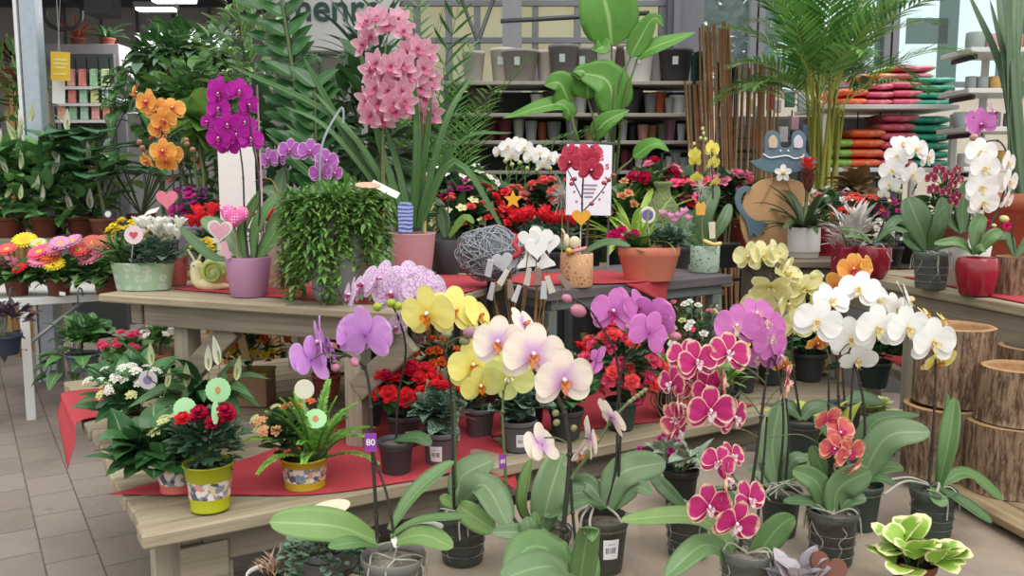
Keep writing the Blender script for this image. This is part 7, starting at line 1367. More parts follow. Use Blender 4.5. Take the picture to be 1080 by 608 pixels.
mb = MB(); mb.lathe([(.05, 0), (.055, .006), (.06, .28), (.05, .28)], 20, V((c.x, c.y, c.z-.37))); 
T.location = V((c.x, c.y, .694)); 
for ch in T.children: ch.data.transform(Mx.Translation((0, 0, (c.z-.1)-.694)))
mb = MB(); mb.tube([V((c.x, c.y, .694)), V((c.x, c.y, c.z-.06))], .012, 8); mb.lathe([(.06, 0), (.06, .012), (.015, .02)], 20, V((c.x, c.y, .694))); obj('stand', mb, M_BLACKP, T)
# ------------------------------------------------------------------ centre mixed flowers on the back table
def onc(px, d, h=1.054): p = P(px, 260, d); p.z = h; return p
def wide(label, cat, px, py, d, rx, rz, mat, n, LW, kinds, bs, name='potted_plant', bz=-.1, pmx=None, r=.08, out=1.05, shape='ovate', h=1.054):
    c = P(px, py, d); b = V((c.x, c.y, h)); T = thing(name, label, cat, b); ph = max(.08, min(.14, c.z-h-rz*.5)); pot(T, b, r, ph, pmx or M_DGREYP); bush(T, c, rx, rx*.7, rz, n, LW[0], LW[1], mat, shape, .7, -.6, root=b+V((0, 0, ph*.8)))
    for kd, q in kinds: blooms(T, kd, c, rx, rx*.7, rz, q, bs, bz, out=out)
    return T
T = wide('red flower bowl brimming with ruffled red cyclamen behind the stick ornaments', 'cyclamen', 568, 246, 4.45, .2, .08, M_CYCL, 90, (.08, .06), (), .08, r=.14)
for k in range(22): q = P(533+3.3*k+U(-3, 3), 231+U(-5, 6), 4.4+U(-.1, .1)); bloom(T, 'cyc_red', q, .1, V((U(-.5, .5), -.35, 1)).to_track_quat('Z', 'Y').to_matrix().to_4x4() @ Mx.Rotation(U(0, 6), 4, 'Z'))
pick(None, P(541, 211, 4.4), [(math.cos(PI/2+i*PI/5)*(.05 if i % 2 == 0 else .022), math.sin(PI/2+i*PI/5)*(.05 if i % 2 == 0 else .022)) for i in range(10)], .006, flat('star_yellow', 'edb632', .5), True, P(541, 250, 4.45), own=('yellow star on a stick above the red cyclamen bowl', 'ornament', None, 'star_ornament'))
c = P(593, 206, 4.0); T = thing('feather_ornament', 'pale feathery puff ornament left of the poster', 'ornament', c-V((0, 0, .3))); mb = MB()
for i in range(120): v = rdir(-1); mb.tube([c, c+V((v.x*.9, v.y*.6, v.z*1.2))*.085*U(.6, 1)], [.0018, .0006], 3)
obj('feather_puff', mb, MATS['feather_white'], T); mb = MB(); mb.tube([c, c-V((0, 0, .3))], .003, 5); obj('stick', mb, M_CANE, T)
T = thing('potted_orchid', 'white miniature moth orchid group with green buds behind the red cyclamen bowl', 'orchid', onc(560, 4.9)); b = T.location.copy(); pot(T, b, .1, .16, M_DGREENP); d = 4.9
for px in (536, 552, 566, 578): stalk(T, [b+V((0, 0, .15)), (px, 215, d), (px+2, 185, d), (px-4, 168, d)], .003, M_STEMG)
rel(T, 'white', [(527, 160, d, .085, -30, 10, 0), (536, 155, d-.02, .1, -10, 15, 0), (545, 153, d, .1, 0, 15, 10), (553, 156, d-.02, .1, 15, 10, 0), (560, 166, d-.02, .09, -10, 5, 0), (569, 162, d, .1, 0, 15, 0), (578, 166, d, .09, 20, 10, 0), (587, 168, d, .09, 40, 10, 0), (540, 164, d-.03, .085, -5, -10, 0), (573, 174, d-.03, .08, 0, -20, 0)])
for q in ((533, 170), (540, 174), (548, 172), (556, 178), (566, 180), (580, 178)): bud(T, (q[0], q[1], d-.02), .035, M_BUDY, 10, 30)
bush(T, b+V((0, 0, .25)), .22, .15, .1, 40, .14, .06, M_FOLD, 'ovate', .8, -.2)
for px, py, d, rx, rz, kinds, bs, l in ((588, 192, 4.7, .16, .09, (('rose_coralred', 12), ('tuft_salmon', 8)), .06, 'coral flowers below the white miniature orchids'), (497, 200, 4.6, .14, .1, (('rose_red', 10),), .07, 'red begonia group left of the white miniature orchids'), (540, 200, 4.75, .16, .1, (('tuft_red', 6), ('tuft_salmon', 10)), .06, 'salmon flowers behind the yellow star'),
    (466, 178, 4.75, .13, .1, (('five_white', 14),), .06, 'white five-petalled flowers right of the cymbidium'), (500, 180, 4.9, .13, .1, (('five_white', 10), ('five_cream', 6)), .06, 'cream flowers left of the white miniature orchids'), (487, 195, 4.5, .09, .08, (('tuft_magenta', 9),), .05, 'magenta flower cluster between the white and red ones'), (485, 215, 4.4, .15, .1, (('five_cream', 10), ('rose_coralred', 4)), .055, 'cream and coral flowers behind the charcoal pot'),
    (512, 225, 4.42, .14, .1, (('tuft_red', 6), ('tuft_salmon', 6)), .05, 'small red flowers above the wire ball'), (620, 215, 4.7, .15, .1, (('tuft_salmon', 8),), .05, 'orange leafy flowers hidden behind the poster'), (655, 205, 4.7, .17, .14, (('tuft_peachy', 6),), .06, 'leafy plant with orange touches right of the poster'), (690, 178, 4.75, .14, .1, (('tuft_pink', 6), ('rose_crimson', 6)), .085, 'pink and crimson carnations behind the spider plant'), (715, 195, 4.7, .14, .1, (('tuft_hotpink', 8), ('tuft_red', 3)), .08, 'hot pink flowers left of the soft yellow orchid'), (768, 185, 5.0, .14, .1, (('tuft_pink', 5), ('tuft_hotpink', 4)), .08, 'pink flowers between the soft yellow orchid and the frog')):
    wide(l, 'plant', px, py+14, d, rx, rz, M_FOLD if rnd.random() < .6 else M_FOLM, 110, (.11, .055), kinds, bs, bz=-.2)
c = P(699, 215, 4.1); T = thing('bottle_planter', 'mossy green bottle-shaped ornament behind the pink cyclamen', 'ornament', V((c.x, c.y, 1.03))); mb = MB(); mb.lathe([(.06, -.16), (.075, -.14), (.08, -.05), (.066, .0), (.038, .04), (.032, .07), (.042, .085), (.044, .1), (.036, .102), (.03, .08)], 24, c, cap=False); obj('bottle', mb, flat('moss_green', '7d8a5c', .95, var=.3, scale=70, bump=1), T)
strapT = thing('potted_plant', 'lime bromeliad-like strap plant behind the salmon planter', 'plant', onc(668, 4.5)); pot(strapT, strapT.location.copy(), .09, .14, M_DGREYP); strapclump(strapT, strapT.location+V((0, 0, .14)), 22, .42, .045, leafm('lime_strap', '86b23f', 'b4d068', rough=.35, transl=.3), .8, 1.2, 8)
# ------------------------------------------------------------------ pot shelving
T = thing('pot_shelving', 'long dark shelving unit of empty flower pots behind the big-leaved plant', 'shelving', (.4, 6.3, 0)); SZ = [2.235, 2.015, 1.825, 1.615, 1.38]; M_SHW = flat('shelf_wood', '9c948c', .7, var=.06)
for z in SZ: bmb = MB(); bmb.box((.43, 6.5, z-.0125), (1.84, .42, .025), bev=.003); obj('board', bmb, M_SHW, T, smooth=False)
for x in (-.46, .42, 1.33):
    for y in (6.31, 6.69): mb = MB(); mb.box((x, y, 1.14), (.035, .035, 2.28)); obj('upright', mb, flat('shelf_steel', '55565a', .5), T, smooth=False)
mb = MB(); mb.box((.43, 6.73, 1.1), (1.84, .02, 2.2)); obj('back_panel', mb, flat('shelf_back', '3b3a3c', .8), T, smooth=False)
DP = 6.4
rows = [(0, [(500, 22, 30, 'a8a29a', 'pale taupe'), (531, 26, 34, 'b8b0a4', 'light taupe'), (548, 36, 31, '8d8780', 'grey-brown'), (576, 20, 32, 'b5aaa0', 'beige'), (594, 30, 36, '6d6967', 'dark grey'), (615, 32, 34, '7a7674', 'ash grey'), (636, 22, 34, 'cfcac2', 'off-white'), (653, 24, 36, '5d4d4a', 'ribbed brown'), (671, 30, 34, 'dedcd8', 'large white'), (690, 24, 32, '918d8c', 'mid grey'), (709, 34, 32, '3b383c', 'black')]),
        (1, [(508, 26, 24, '544d49', 'brown'), (567, 14, 20, 'd4cfc6', 'cream'), (586, 26, 22, '2e2c2e', 'black tub'), (611, 16, 22, 'dcdad6', 'slim white'), (632, 22, 22, '4c4644', 'umber'), (659, 34, 24, '3b3a3e', 'tall black'), (684, 12, 20, '6f6d6e', 'small grey'), (694, 16, 22, 'a8553a', 'terracotta'), (704, 9, 16, '8f8f8f', 'narrow grey'), (715, 19, 19, 'e2e1de', 'squat white')]),
        (2, [(492, 26, 20, '2c292c', 'charcoal'), (516, 24, 25, '4f1528', 'maroon'), (532, 14, 22, '5b1a2e', 'slim maroon'), (547, 12, 22, 'c4c0b8', 'pale'), (560, 12, 20, '8b8d90', 'grey'), (572, 11, 19, '9c5238', 'small terracotta'), (584, 14, 19, '6f7074', 'slate'), (603, 12, 22, 'c9cac6', 'silver'), (621, 11, 15, '8d7a50', 'ochre'), (642, 10, 18, 'd9d8d4', 'little white'), (656, 9, 22, '9a9c9e', 'tall grey'), (667, 9, 16, '2f2d30', 'small black'), (677, 11, 16, 'a87870', 'rose clay'), (688, 11, 16, 'a06e52', 'tan clay'), (697, 9, 17, '565a46', 'olive'), (706, 12, 22, 'a2748a', 'mauve'), (717, 8, 17, 'bfc0c0', 'light grey')]),
        (3, [(600, 12, 16, 'cfccc6', 'plain white'), (648, 10, 18, 'd6d4d0', 'round white'), (658, 8, 20, '6b2236', 'wine'), (666, 8, 17, '4a3a3e', 'dark'), (673, 8, 15, 'c9c7c4', 'tiny white'), (680, 9, 18, '8a8a8c', 'steel grey'), (688, 9, 13, 'c04a30', 'orange-red'), (699, 7, 11, 'e0dfdc', 'row white'), (705, 7, 14, 'dfdedb', 'second row white'), (713, 10, 18, 'e3e2df', 'tall white'), (721, 9, 13, 'd9d8d6', 'last white')]),
        (4, [(664, 13, 26, 'd4d3d0', 'tall pale'), (676, 8, 15, '5b2530', 'small wine red'), (650, 10, 18, 'c4c3c0', 'dull white'), (684, 8, 14, '3f3a3c', 'tiny dark')])]
wn = ['top shelf', 'second shelf', 'third shelf', 'fourth shelf', 'lowest shelf']
for ri, lst in rows:
    for px, w_, h_, c, nm in lst:
        rt = w_/930*DP/2*1.1; h = h_/930*DP*1.06; p = P(px, 100, DP); b = V((p.x, 6.44+.06*(lst.index((px, w_, h_, c, nm)) % 2), SZ[ri]+.001)); mb = MB(); mb.lathe([(rt*.72, 0), (rt*.74, .003), (rt*.97, h*.9), (rt, h*.91), (rt, h), (rt*.93, h), (rt*.7, .02), (1e-4, .02)], 24, b, cap=False)
        T = thing('flower_pot', '%s empty pot on the %s of the pot shelving' % (nm, wn[ri]), 'pot', b, 'empty pots on the shelving'); obj('pot_body', mb, flat('shelfpot_'+c, c, .55, var=.04), T)
        if w_ > 25 and ri == 0:
            k = MB(); k.prism([(-.02, -.028), (.02, -.028), (.02, .028), (-.02, .028)], .002, Mx.Translation(b+V((-.02, -rt*.97, h*.62))) @ facing(0, -8)); obj('sticker', k, flat('sticker_pale', 'b9c4be', .5, var=.1), T, smooth=False)
# strelitzia
b = P(640, 260, 5.6); b.z = .55; put_stand(b, 'huge paddle-leaved plant'); T = thing('potted_plant', 'tall plant with huge paddle-shaped bright leaves above the poster', 'plant', b); pot(T, b, .16, .28, M_DGREYP); c = b+V((0, 0, .25)); M_STR = leafm('paddle_leaf', '4f8a33', '74ab48', 'a3c878', rough=.35, transl=.35, back=None); d = 5.2
for base, stem, mid, tip, w_, up in (((645, 48), (646, 120), (640, 10), (622, -50), .36, (.1, -.95, .2)), ((620, 104), (632, 160), (618, 78), (604, 75), .2, (0, -.8, .5)), ((648, 120), (640, 170), (640, 85), (603, 76), .26, (.3, -.9, .2)), ((603, 128), (612, 160), (590, 110), (530, 125), .13, (.0, -.7, .7)), ((672, 62), (655, 130), (690, 50), (734, 34), .13, (0, -.7, .7)), ((665, 60), (650, 110), (688, 20), (700, 28), .13, (0, -.9, .3)), ((600, 108), (610, 160), (590, 88), (574, 90), .2, (.1, -.9, .3)), ((625, 145), (640, 180), (640, 128), (664, 116), .12, (-.3, -.9, .2)), ((668, 166), (645, 200), (690, 152), (706, 160), .12, (0, -.7, .7)), ((628, 46), (632, 120), (636, 50), (624, 52), .12, (0, -.9, .3))):
    mb = MB(); mb.tube(crom([c, P(*stem, d), P(*base, d)], 8), [.013-.00045*i for i in range(17)], 7); obj('leaf_stalk', mb, M_STEMG, T); mb = MB(); bigleaf(mb, [P(*base, d), P(*mid, d-.05), P(*tip, d-.05)], w_, 'ovate', up, .18, nu=16, nv=4, wave=.012); obj('leaf', mb, M_STR, T)
# ------------------------------------------------------------------ canes
M_BAM = flat('bamboo', 'b98a66', .6, var=.2, scale=40); M_BAMP = flat('bamboo_pale', 'd2b28a', .6, var=.2, scale=40); M_GSTK = flat('green_stake', '2f4f4a', .5, var=.1)
def sticks(n, x0, x1, y0, y1, d, mats, label, grp, name, r=.008, lean=.1, foot=.0):
    for k in range(n):
        px = x0+(x1-x0)*(k+.5)/n+U(-2, 2); top = P(px, U(y0, y1), d+U(-.1, .1)); ft = V((top.x+lean+U(-.04, .04), top.y+U(-.05, .05), foot)); mb = MB(); mb.tube([ft, ft.lerp(top, .33), ft.lerp(top, .66), top], r*U(.8, 1.2), 6)
        for q in (.3, .55, .8): mb.ball(ft.lerp(top, q), r*1.25, 6)
        solo(name, mb, mats[k % len(mats)], label, 'cane', grp)
sticks(16, 738, 770, 22, 34, 6.0, [M_BAM, M_BAM, M_BAMP], 'tall brown bamboo cane standing in the left bundle', 'tall bamboo canes', 'bamboo_cane', .008, .16)
sticks(12, 722, 745, 84, 92, 5.9, [M_BAM, M_BAMP], 'short bamboo cane leaning in front of the tall bundle', 'short bamboo canes', 'bamboo_cane', .0075, .16)
sticks(22, 774, 822, 62, 72, 6.1, [M_BAM, M_BAM, M_BAMP], 'bamboo cane in the bundle behind the palm', 'bamboo canes behind the palm', 'bamboo_cane', .0065, .02)
sticks(8, 731, 742, 54, 60, 6.2, [M_GSTK], 'dark green plastic plant stake', 'green plant stakes', 'plant_stake', .012, .0); sticks(10, 758, 778, 64, 72, 6.2, [M_GSTK], 'dark green plant stake between the bamboo bundles', 'green plant stakes between bundles', 'plant_stake', .01, .0)
T = thing('cane_rack', 'wire rack holding the bamboo canes upright', 'rack', (1.6, 6.25, 0)); 
for z in (1.2, 1.75): mb = MB(); mb.box((1.55, 6.3, z), (1.0, .02, .02)); obj('rail', mb, MATS['wire_black'], T, smooth=False); mb = MB(); mb.box((1.55, 5.75, z-.3), (1.0, .02, .02)); obj('rail', mb, MATS['wire_black'], T, smooth=False)
for x in (1.06, 2.04): mb = MB(); mb.box((x, 6.3, .9), (.02, .02, 1.8)); obj('upright', mb, MATS['wire_black'], T, smooth=False); mb = MB(); mb.box((x, 5.75, .75), (.02, .02, 1.5)); obj('upright', mb, MATS['wire_black'], T, smooth=False)
# garden accessory rack behind the frog
T = thing('accessory_rack', 'wire grid of small garden accessories behind the frog', 'rack', (2.05, 6.45, 0)); mb = MB()
for k in range(9): mb.tube([(1.55+.16*k, 6.5, .9), (1.55+.16*k, 6.5, 2.05)], .005, 4)
for k in range(8): mb.tube([(1.5, 6.5, .95+.15*k), (2.9, 6.5, .95+.15*k)], .005, 4)
obj('grid', mb, MATS['wire_black'], T); mb = MB(); mb.box((2.2, 6.6, 1.0), (1.4, .02, 2.0)); obj('back_panel', mb, flat('rack_grey', '7d7f7c', .8), T, smooth=False); mb = MB(); mb.box((2.2, 6.45, .45), (1.4, .25, .9)); obj('base', mb, flat('rack_base', '5c5a58', .8), T, smooth=False)
for k, (px, py, w_, h_, c) in enumerate(((813, 105, 9, 22, 'b8454a'), (820, 112, 7, 14, 'c9ccd0'), (798, 118, 7, 12, '9fc4b8'), (833, 105, 10, 16, '3f7a6a'), (846, 108, 9, 18, 'a8bfd8'), (792, 112, 5, 16, 'd8c8a8'), (800, 145, 9, 20, 'd06a5a'), (788, 128, 6, 10, 'd9d9d6'), (838, 130, 8, 14, 'd8a8b8'), (826, 142, 9, 16, 'e3e3ec'), (850, 140, 8, 16, '7a9ac0'))):
    c_ = P(px, py, 6.35); mb = MB(); mb.box(c_, (w_/930*6.35, .03, h_/930*6.35), bev=.004); T2 = thing('boxed_accessory', 'small %s packed garden accessory hanging on the wire grid' % ('red', 'silver', 'mint', 'green', 'pale blue', 'straw', 'coral', 'white', 'pink', 'large white', 'blue')[k], 'package', c_-V((0, 0, h_/930*3.2)), 'packed accessories on the wire grid'); obj('package', mb, flat('pack_'+c, c, .5, var=.2, scale=40), T2, smooth=False); mb = MB(); mb.tube([c_+V((0, .01, h_/930*3)), c_+V((0, .16, h_/930*3+.02))], .003, 4); obj('hook', mb, M_FRAME, T2)
# big areca palm
b = V((P(868, 200, 5.5).x, P(868, 200, 5.5).y, .0)); b.z = .5; put_stand(b, 'big arching palm'); T = thing('areca_palm', 'big arching palm with yellowish canes between the frog and the compost bags', 'palm', b); pot(T, b, .19, .32, M_DGREYP); M_PCANE = flat('palm_cane', '9aa04a', .5, var=.15)
for k in range(13):
    px = 848+U(0, 44); q = P(px, U(80, 125), 5.5+U(-.12, .12)); mb = MB(); ft = b+V((U(-.1, .1), U(-.1, .1), .27)); mb.tube([ft, ft.lerp(q, .5), q], [.016, .014, .010], 7); obj('cane', mb, M_PCANE, T)
for k in range(40):
    az = (k*137.5+20) % 360; e = (.12, .3, .5, .75, 1.0)[k % 5]; px = 868+14*math.cos(math.radians(az))+U(-6, 6); palm(T, P(px, U(82, 120), 5.5+.06*math.sin(math.radians(az))), 1, (1.0-.35*e)*U(.85, 1.1), M_PALMD if k % 2 else M_PALM, M_PCANE, (e, e), (.24, .019), 28, fr=0, arch=1.25, azs=[az])
# compost bags
T = thing('bag_shelving', 'white steel shelving stacked with compost bags', 'shelving', (2.9, 6.3, 0)); M_SHEL = flat('white_shelf', 'cfcfcc', .5, var=.02); ZB = [P(0, 177, 6.2).z, P(0, 112, 6.2).z, .5]; xa, xb = P(862, 0, 6.2).x, P(1002, 0, 6.2).x
for z in ZB: mb = MB(); mb.box(((xa+xb)/2, 6.5, z-.015), (xb-xa, .65, .03), bev=.003); obj('board', mb, M_SHEL, T, smooth=False)
for x in (xa+.02, xb-.02):
    for y in (6.2, 6.8): mb = MB(); mb.box((x, y, 1.0), (.04, .04, 2.0)); obj('upright', mb, M_SHEL, T, smooth=False)
def bagmat(c, c2): 
    t = NT('bag_'+c); n = t.noise(t.coord('Object', (1, 1, 1.5)), 9, 3); k = t.ramp(n, .52, .6); e = t.add('ShaderNodeSeparateXYZ'); t.ln(t.coord('Object'), e.inputs[0]); side = t.ramp(t.math('ABSOLUTE', e.outputs[0]), .12, .15)
    col = t.mix(t.math('MULTIPLY', k, .35), hexc(c), hexc('f0d8d0')); col = t.mix(side, col, hexc(c2)); return t.bsdf(col, .35, 0, .5)
BAGS = {'turquoise': bagmat('3fb096', '5fae6a'), 'pink': bagmat('d8627c', '8fc060'), 'orange': bagmat('e5622e', '86b840'), 'green': bagmat('7fb23c', 'a8c860'), 'ochre': bagmat('c98a3a', '8fae50')}
def bag(px, d, z, w_, dep, h, kind, label, seed):
    r = random.Random(seed); p = P(px, 150, d); c = V((p.x, p.y+dep/2, z+h/2)); mb = MB(); n = 12; rows = []
    for i in range(n+1):
        a = -1+2*i/n; row = []
        for j in range(16):
            t = 2*PI*j/16; x = a*w_/2; k = (1-abs(a)**10)**.5*.97+.03; yy = math.copysign(abs(math.cos(t))**.7, math.cos(t))*dep/2*(.93+.07*k); zz = math.copysign(abs(math.sin(t))**.75, math.sin(t))*h/2*k*(1+.14*nz.noise(V((a*3, t, seed))))
            row.append(c+V((x, yy, max(-h/2, zz))))
        rows.append(row)
    mb.grid(rows, close=True); o = solo('compost_bag', mb, BAGS[kind], label, 'bag', 'compost bags on the white shelving'); return o
sd = 0
for px, w_, kind, lv, n, h in ((985, .3, 'turquoise', 0, 6, .062), (950, .27, 'pink', 0, 6, .064), (915, .26, 'orange', 0, 4, .07), (887, .2, 'green', 0, 3, .07), (985, .3, 'turquoise', 1, 4, .052), (955, .22, 'pink', 1, 3, .06), (926, .2, 'pink', 1, 3, .055), (900, .2, 'orange', 1, 2, .065)):
    for k in range(n):
        sd += 1; bag(px+U(-2, 2), 6.2, ZB[lv]+k*h*.99, w_, .5, h, kind, '%s compost bag, number %s from the bottom of its stack on the %s board' % (kind, ('one', 'two', 'three', 'four', 'five', 'six')[k], ('lower', 'upper')[lv]) if not (kind == 'pink' and px < 940) else 'pink compost bag in the left upper stack, layer %s up' % ('one', 'two', 'three')[k], sd)
for k, (px, kind) in enumerate(((958, 'pink'), (960, 'pink'), (928, 'ochre'))): bag(px, 6.25, ZB[1]+.185+.055*(k % 2), .34 if kind == 'pink' else .26, .45, .055, kind, ('wide pink bag lying on top of the upper stacks', 'topmost wide pink bag under the window', 'ochre bag lying on top beside the palm')[k], 90+k)
# ceramic pot shelving at right
T = thing('ceramic_shelving', 'white shelving of pastel ceramic pots at the far right', 'shelving', (3.2, 5.75, 0)); xa, xb = P(1008, 0, 5.7).x, P(1130, 0, 5.7).x; ZC = [P(0, y, 5.6).z for y in (52, 94, 134, 176)]
for z in ZC: mb = MB(); mb.box(((xa+xb)/2, 5.85, z-.015), (xb-xa, .4, .03), bev=.003); obj('board', mb, M_SHEL, T, smooth=False)
for x in (xa+.3, xb-.02): mb = MB(); mb.box((x, 6.04, 1.25), (.04, .03, 2.5)); obj('upright', mb, M_SHEL, T, smooth=False)
for k, z in enumerate(ZC): mb = MB(); mb.box((xa+.06, 5.85, z-.05), (.02, .3, .03)); obj('bracket', mb, MATS['wire_black'], T, smooth=False)
for lv, lst in ((0, ((1020, 19, 18, '8f9a94', 'sage'), (1040, 22, 16, 'c4949c', 'dusty pink'), (1058, 20, 17, 'bf8d96', 'rose'), (1074, 16, 15, 'b98a6a', 'tan'))), (1, ((1018, 11, 14, '8d9294', 'grey'), (1030, 12, 14, '979c9e', 'silver grey'), (1043, 13, 14, 'c29a58', 'mustard'), (1056, 13, 14, 'c9a05a', 'ochre'), (1072, 12, 14, '9a8f80', 'taupe'))), (2, ((1010, 16, 16, '8f9a98', 'grey green'), (1026, 16, 16, 'a0a8a8', 'pale grey'), (1044, 14, 16, '84807c', 'stone'), (1062, 14, 15, '77716c', 'dark stone'))), (3, ((1016, 14, 14, '9c9a96', 'dove'), (1056, 16, 17, 'b08a3c', 'gold'), (1072, 13, 15, 'a07a4a', 'bronze')))):
    for px, w_, h_, c, nm in lst:
        r = w_/930*5.75/2; h = h_/930*5.75; p = P(px, 100, 5.75); b = V((p.x, 5.8, ZC[lv]+.001)); mb = MB(); mb.lathe([(r*.8, 0), (r*.97, h*.15), (r, h*.5), (r*.97, h*.95), (r*.92, h), (r*.85, h*.97), (r*.8, .02), (1e-4, .02)], 22, b, cap=False); T2 = thing('ceramic_pot', '%s ceramic pot on the %s board at the far right' % (nm, ('top', 'second', 'third', 'lowest')[lv]), 'pot', b, 'ceramic pots at the far right'); obj('pot_body', mb, flat('cer_'+c, c, .4, var=.05), T2)
# ------------------------------------------------------------------ frog and the right shelf
ZR = 1.154; d = 4.75; M_FROG = flat('frog_slate', '5d7480', .7, var=.06, scale=20); M_PLY = flat('plywood', 'c49a70', .7, var=.06, scale=15)
b = P(815, 262, d); b.z = ZR; T = thing('wooden_frog', 'wooden frog cutout with slate head and round plywood belly on the dark stand', 'ornament', b)
def cut(name, pts, th, mat, dd, sub=3):
    q = [((x-815)/930*dd, (262-y)/930*dd) for x, y in pts]; q = [V((a, b_, 0)) for a, b_ in q]; s = crom(q+[q[0]], sub)[:-1] if sub else q; out = [(p.x, p.y) for p in s]
    ar = sum(out[i][0]*out[(i+1) % len(out)][1]-out[(i+1) % len(out)][0]*out[i][1] for i in range(len(out)))
    if ar < 0: out = out[::-1]
    mb = MB(); base = P(815, 262, dd); mb.prism(out, th, Mx.Translation(V((base.x, base.y-th, ZR))) @ facing(0, 0)); return obj(name, mb, mat, T, smooth=False, bev=.002)
cut('belly', [(815, 182), (838, 186), (850, 202), (852, 228), (844, 252), (830, 261), (800, 261), (786, 252), (778, 228), (782, 202), (796, 186)], .02, M_PLY, d)
cut('head', [(786, 165), (800, 160), (801, 140), (808, 133), (816, 138), (818, 150), (828, 150), (829, 138), (836, 133), (843, 140), (844, 156), (856, 166), (842, 174), (820, 178), (798, 174)], .018, M_FROG, d-.03)
cut('arm', [(784, 190), (776, 193), (772, 203), (775, 214), (783, 225), (787, 236), (789, 246), (793, 240), (797, 244), (799, 238), (805, 240), (803, 233), (809, 230), (802, 227), (795, 226), (786, 220), (779, 208), (781, 198), (790, 193)], .014, M_FROG, d-.03, 2)
for cx in (809, 835): cut('eye', [(cx-4, 151), (cx+4, 151), (cx+4.5, 143), (cx, 138), (cx-4.5, 143)], .021, flat('frog_eye', 'cfc8d0' if cx > 820 else 'c9b49c', .7) if cx < 820 else flat('frog_eye2', 'cfc8d8', .7), d-.032)
def fp(x, y, dy=.071): q = P(x, y, d-.03); q.y = P(815, 262, d-.03).y-dy+.03; return q
mb = MB(); mb.tube(crom([fp(*q) for q in ((799, 163), (806, 167), (815, 166), (824, 165), (832, 168), (840, 166), (841, 163))], 5), .0045, 6); obj('mouth', mb, M_WHITE, T)
for px in (817, 825): mb = MB(); mb.ball(fp(px, 160), .006, 8); obj('nostril', mb, M_WHITE, T)
M = Mx.Translation(fp(820, 183, .08)) @ facing(0, 0) @ Mx.Scale(.095, 4); fm = MB(); [petal(fm, 90+72*i, .48, .34, .6, .35) for i in range(5)]; fm.ball((0, 0, .05), .1, 8, 1); mb = MB(); mb.add(fm, M); obj('wooden_flower', mb, [M_WHITE, M_YC], T, thick=.004)
mb = MB(); mb.tube(crom([fp(812, 190, .05), fp(805, 205, .05), fp(800, 215, .05)], 5), .004, 5); obj('bow_string', mb, M_CANE, T); mb = MB(); mb.tube(crom([fp(826, 190, .05), fp(832, 205, .05), fp(838, 212, .05)], 5), .004, 5); obj('bow_string', mb, M_CANE, T)
mb = MB(); mb.box(b+V((0, .0, .008)), (.26, .1, .016), bev=.003); obj('foot', mb, M_PLY, T, smooth=False)
b = P(847, 271, 4.55); b.z = ZR; d = 4.55; T = thing('potted_bromeliad', 'red-tipped bromeliad with dark arching leaves in a plain white footed pot', 'bromeliad', b); pot(T, b, .082, .155, flat('white_ceramic', 'dcd8d4', .4, var=.01), style='foot')
M_BRO = leafm('bromeliad_leaf', '2f4a30', '5a6a44', rough=.35); strapclump(T, b+V((0, 0, .14)), 32, .29, .036, M_BRO, .9, 1.2, 8, upmin=.25)
mb = MB()
for l in range(5):
    for i in range(6): leaf(mb, P(852, 205-7*l, d), V((math.cos(i*1.05+l*.5)*.5, math.sin(i*1.05+l*.5)*.5, 1)), .1-.004*l, .034, droop=-.1+.28*l, shape='lance', nu=5, nv=1, m=1 if l > 2 else 0)
obj('flower_bract', mb, [leafm('bract_dark', '6b3a3a', '8a4a44', rough=.4), leafm('bract_red', 'd83a3a', 'e85a4a', rough=.4)], T); mb = MB(); mb.tube([b+V((0, 0, .14)), P(852, 190, d)], .009, 7); obj('flower_stem', mb, M_STEMG, T)
RED = flat('red_glaze', '8f1c30', .18, var=.08, coat=.5); REDF = flat('red_satin', '98203a', .4, var=.05)
b = P(872, 268, 4.75); b.z = ZR; T = thing('potted_plant', 'red pot of white and pink blossoms behind the bromeliad', 'plant', b); pot(T, b, .085, .15, REDF, style='plain'); c = b+V((0, 0, .22)); bush(T, c, .16, .12, .12, 120, .08, .04, M_FOLD, 'ovate', .7, -.3, root=b+V((0, 0, .13))); blooms(T, 'tuft_white', c+V((0, 0, .02)), .16, .12, .11, 16, .045, -.1); blooms(T, 'tuft_pink', c, .14, .12, .12, 4, .05, .2)
# silver plant in red square pot
b = on(897, 292, ZR); b = P(896, 296, 3.72); b.z = ZR; d = 3.72; T = thing('potted_plant', 'silvery white leafed plant in a square red pot on the right shelf corner', 'plant', b); mb = MB(); mb.box(b+V((0, 0, .06)), (.125, .125, .12), bev=.008); obj('pot', mb, REDF, T, smooth=False); bush(T, b+V((0, 0, .18)), .11, .09, .13, 120, .1, .022, leafm('silver_leaf', 'b9b8b4', 'e0dad6', rib='d6a8a8', rough=.6), 'lance', .6, -.4, root=b+V((0, 0, .1)), upb=.7)
# red kalanchoe, white small flowered etc behind
def onr(px, d): p = P(px, 270, d); p.z = ZR; return p
for px, d, r, ph, crown, lm, nl, lw, kd, n, bs, pmx, l in ((906, 4.15, .07, .1, (.13, .1, .09), M_FOLD, 90, (.07, .045), 'head_red', 12, .06, M_GREYP, 'red kalanchoe behind the silvery plant'), (915, 4.0, .065, .09, (.06, .1, .07), M_FOLD, 110, (.05, .03), 'tuft_white', 20, .035, M_BLACKP, 'small white-flowered bush left of the round red pot'), (939, 4.1, .06, .09, (.13, .09, .08), M_FOLD, 60, (.06, .04), 'tuft_magenta', 12, .04, M_BLACKP, 'magenta and violet flowers behind the cascading white orchid'), (962, 4.2, .07, .1, (.06, .09, .07), M_FOLM, 60, (.07, .04), 'tuft_white', 8, .04, M_BLACKP, 'white flowers behind the clear-potted orchid')):
    potted(l, 'plant', onr(px, d), r, ph, pmx, crown, lm, nl, lw, 'ovate', kd, n, bs, bz=0)
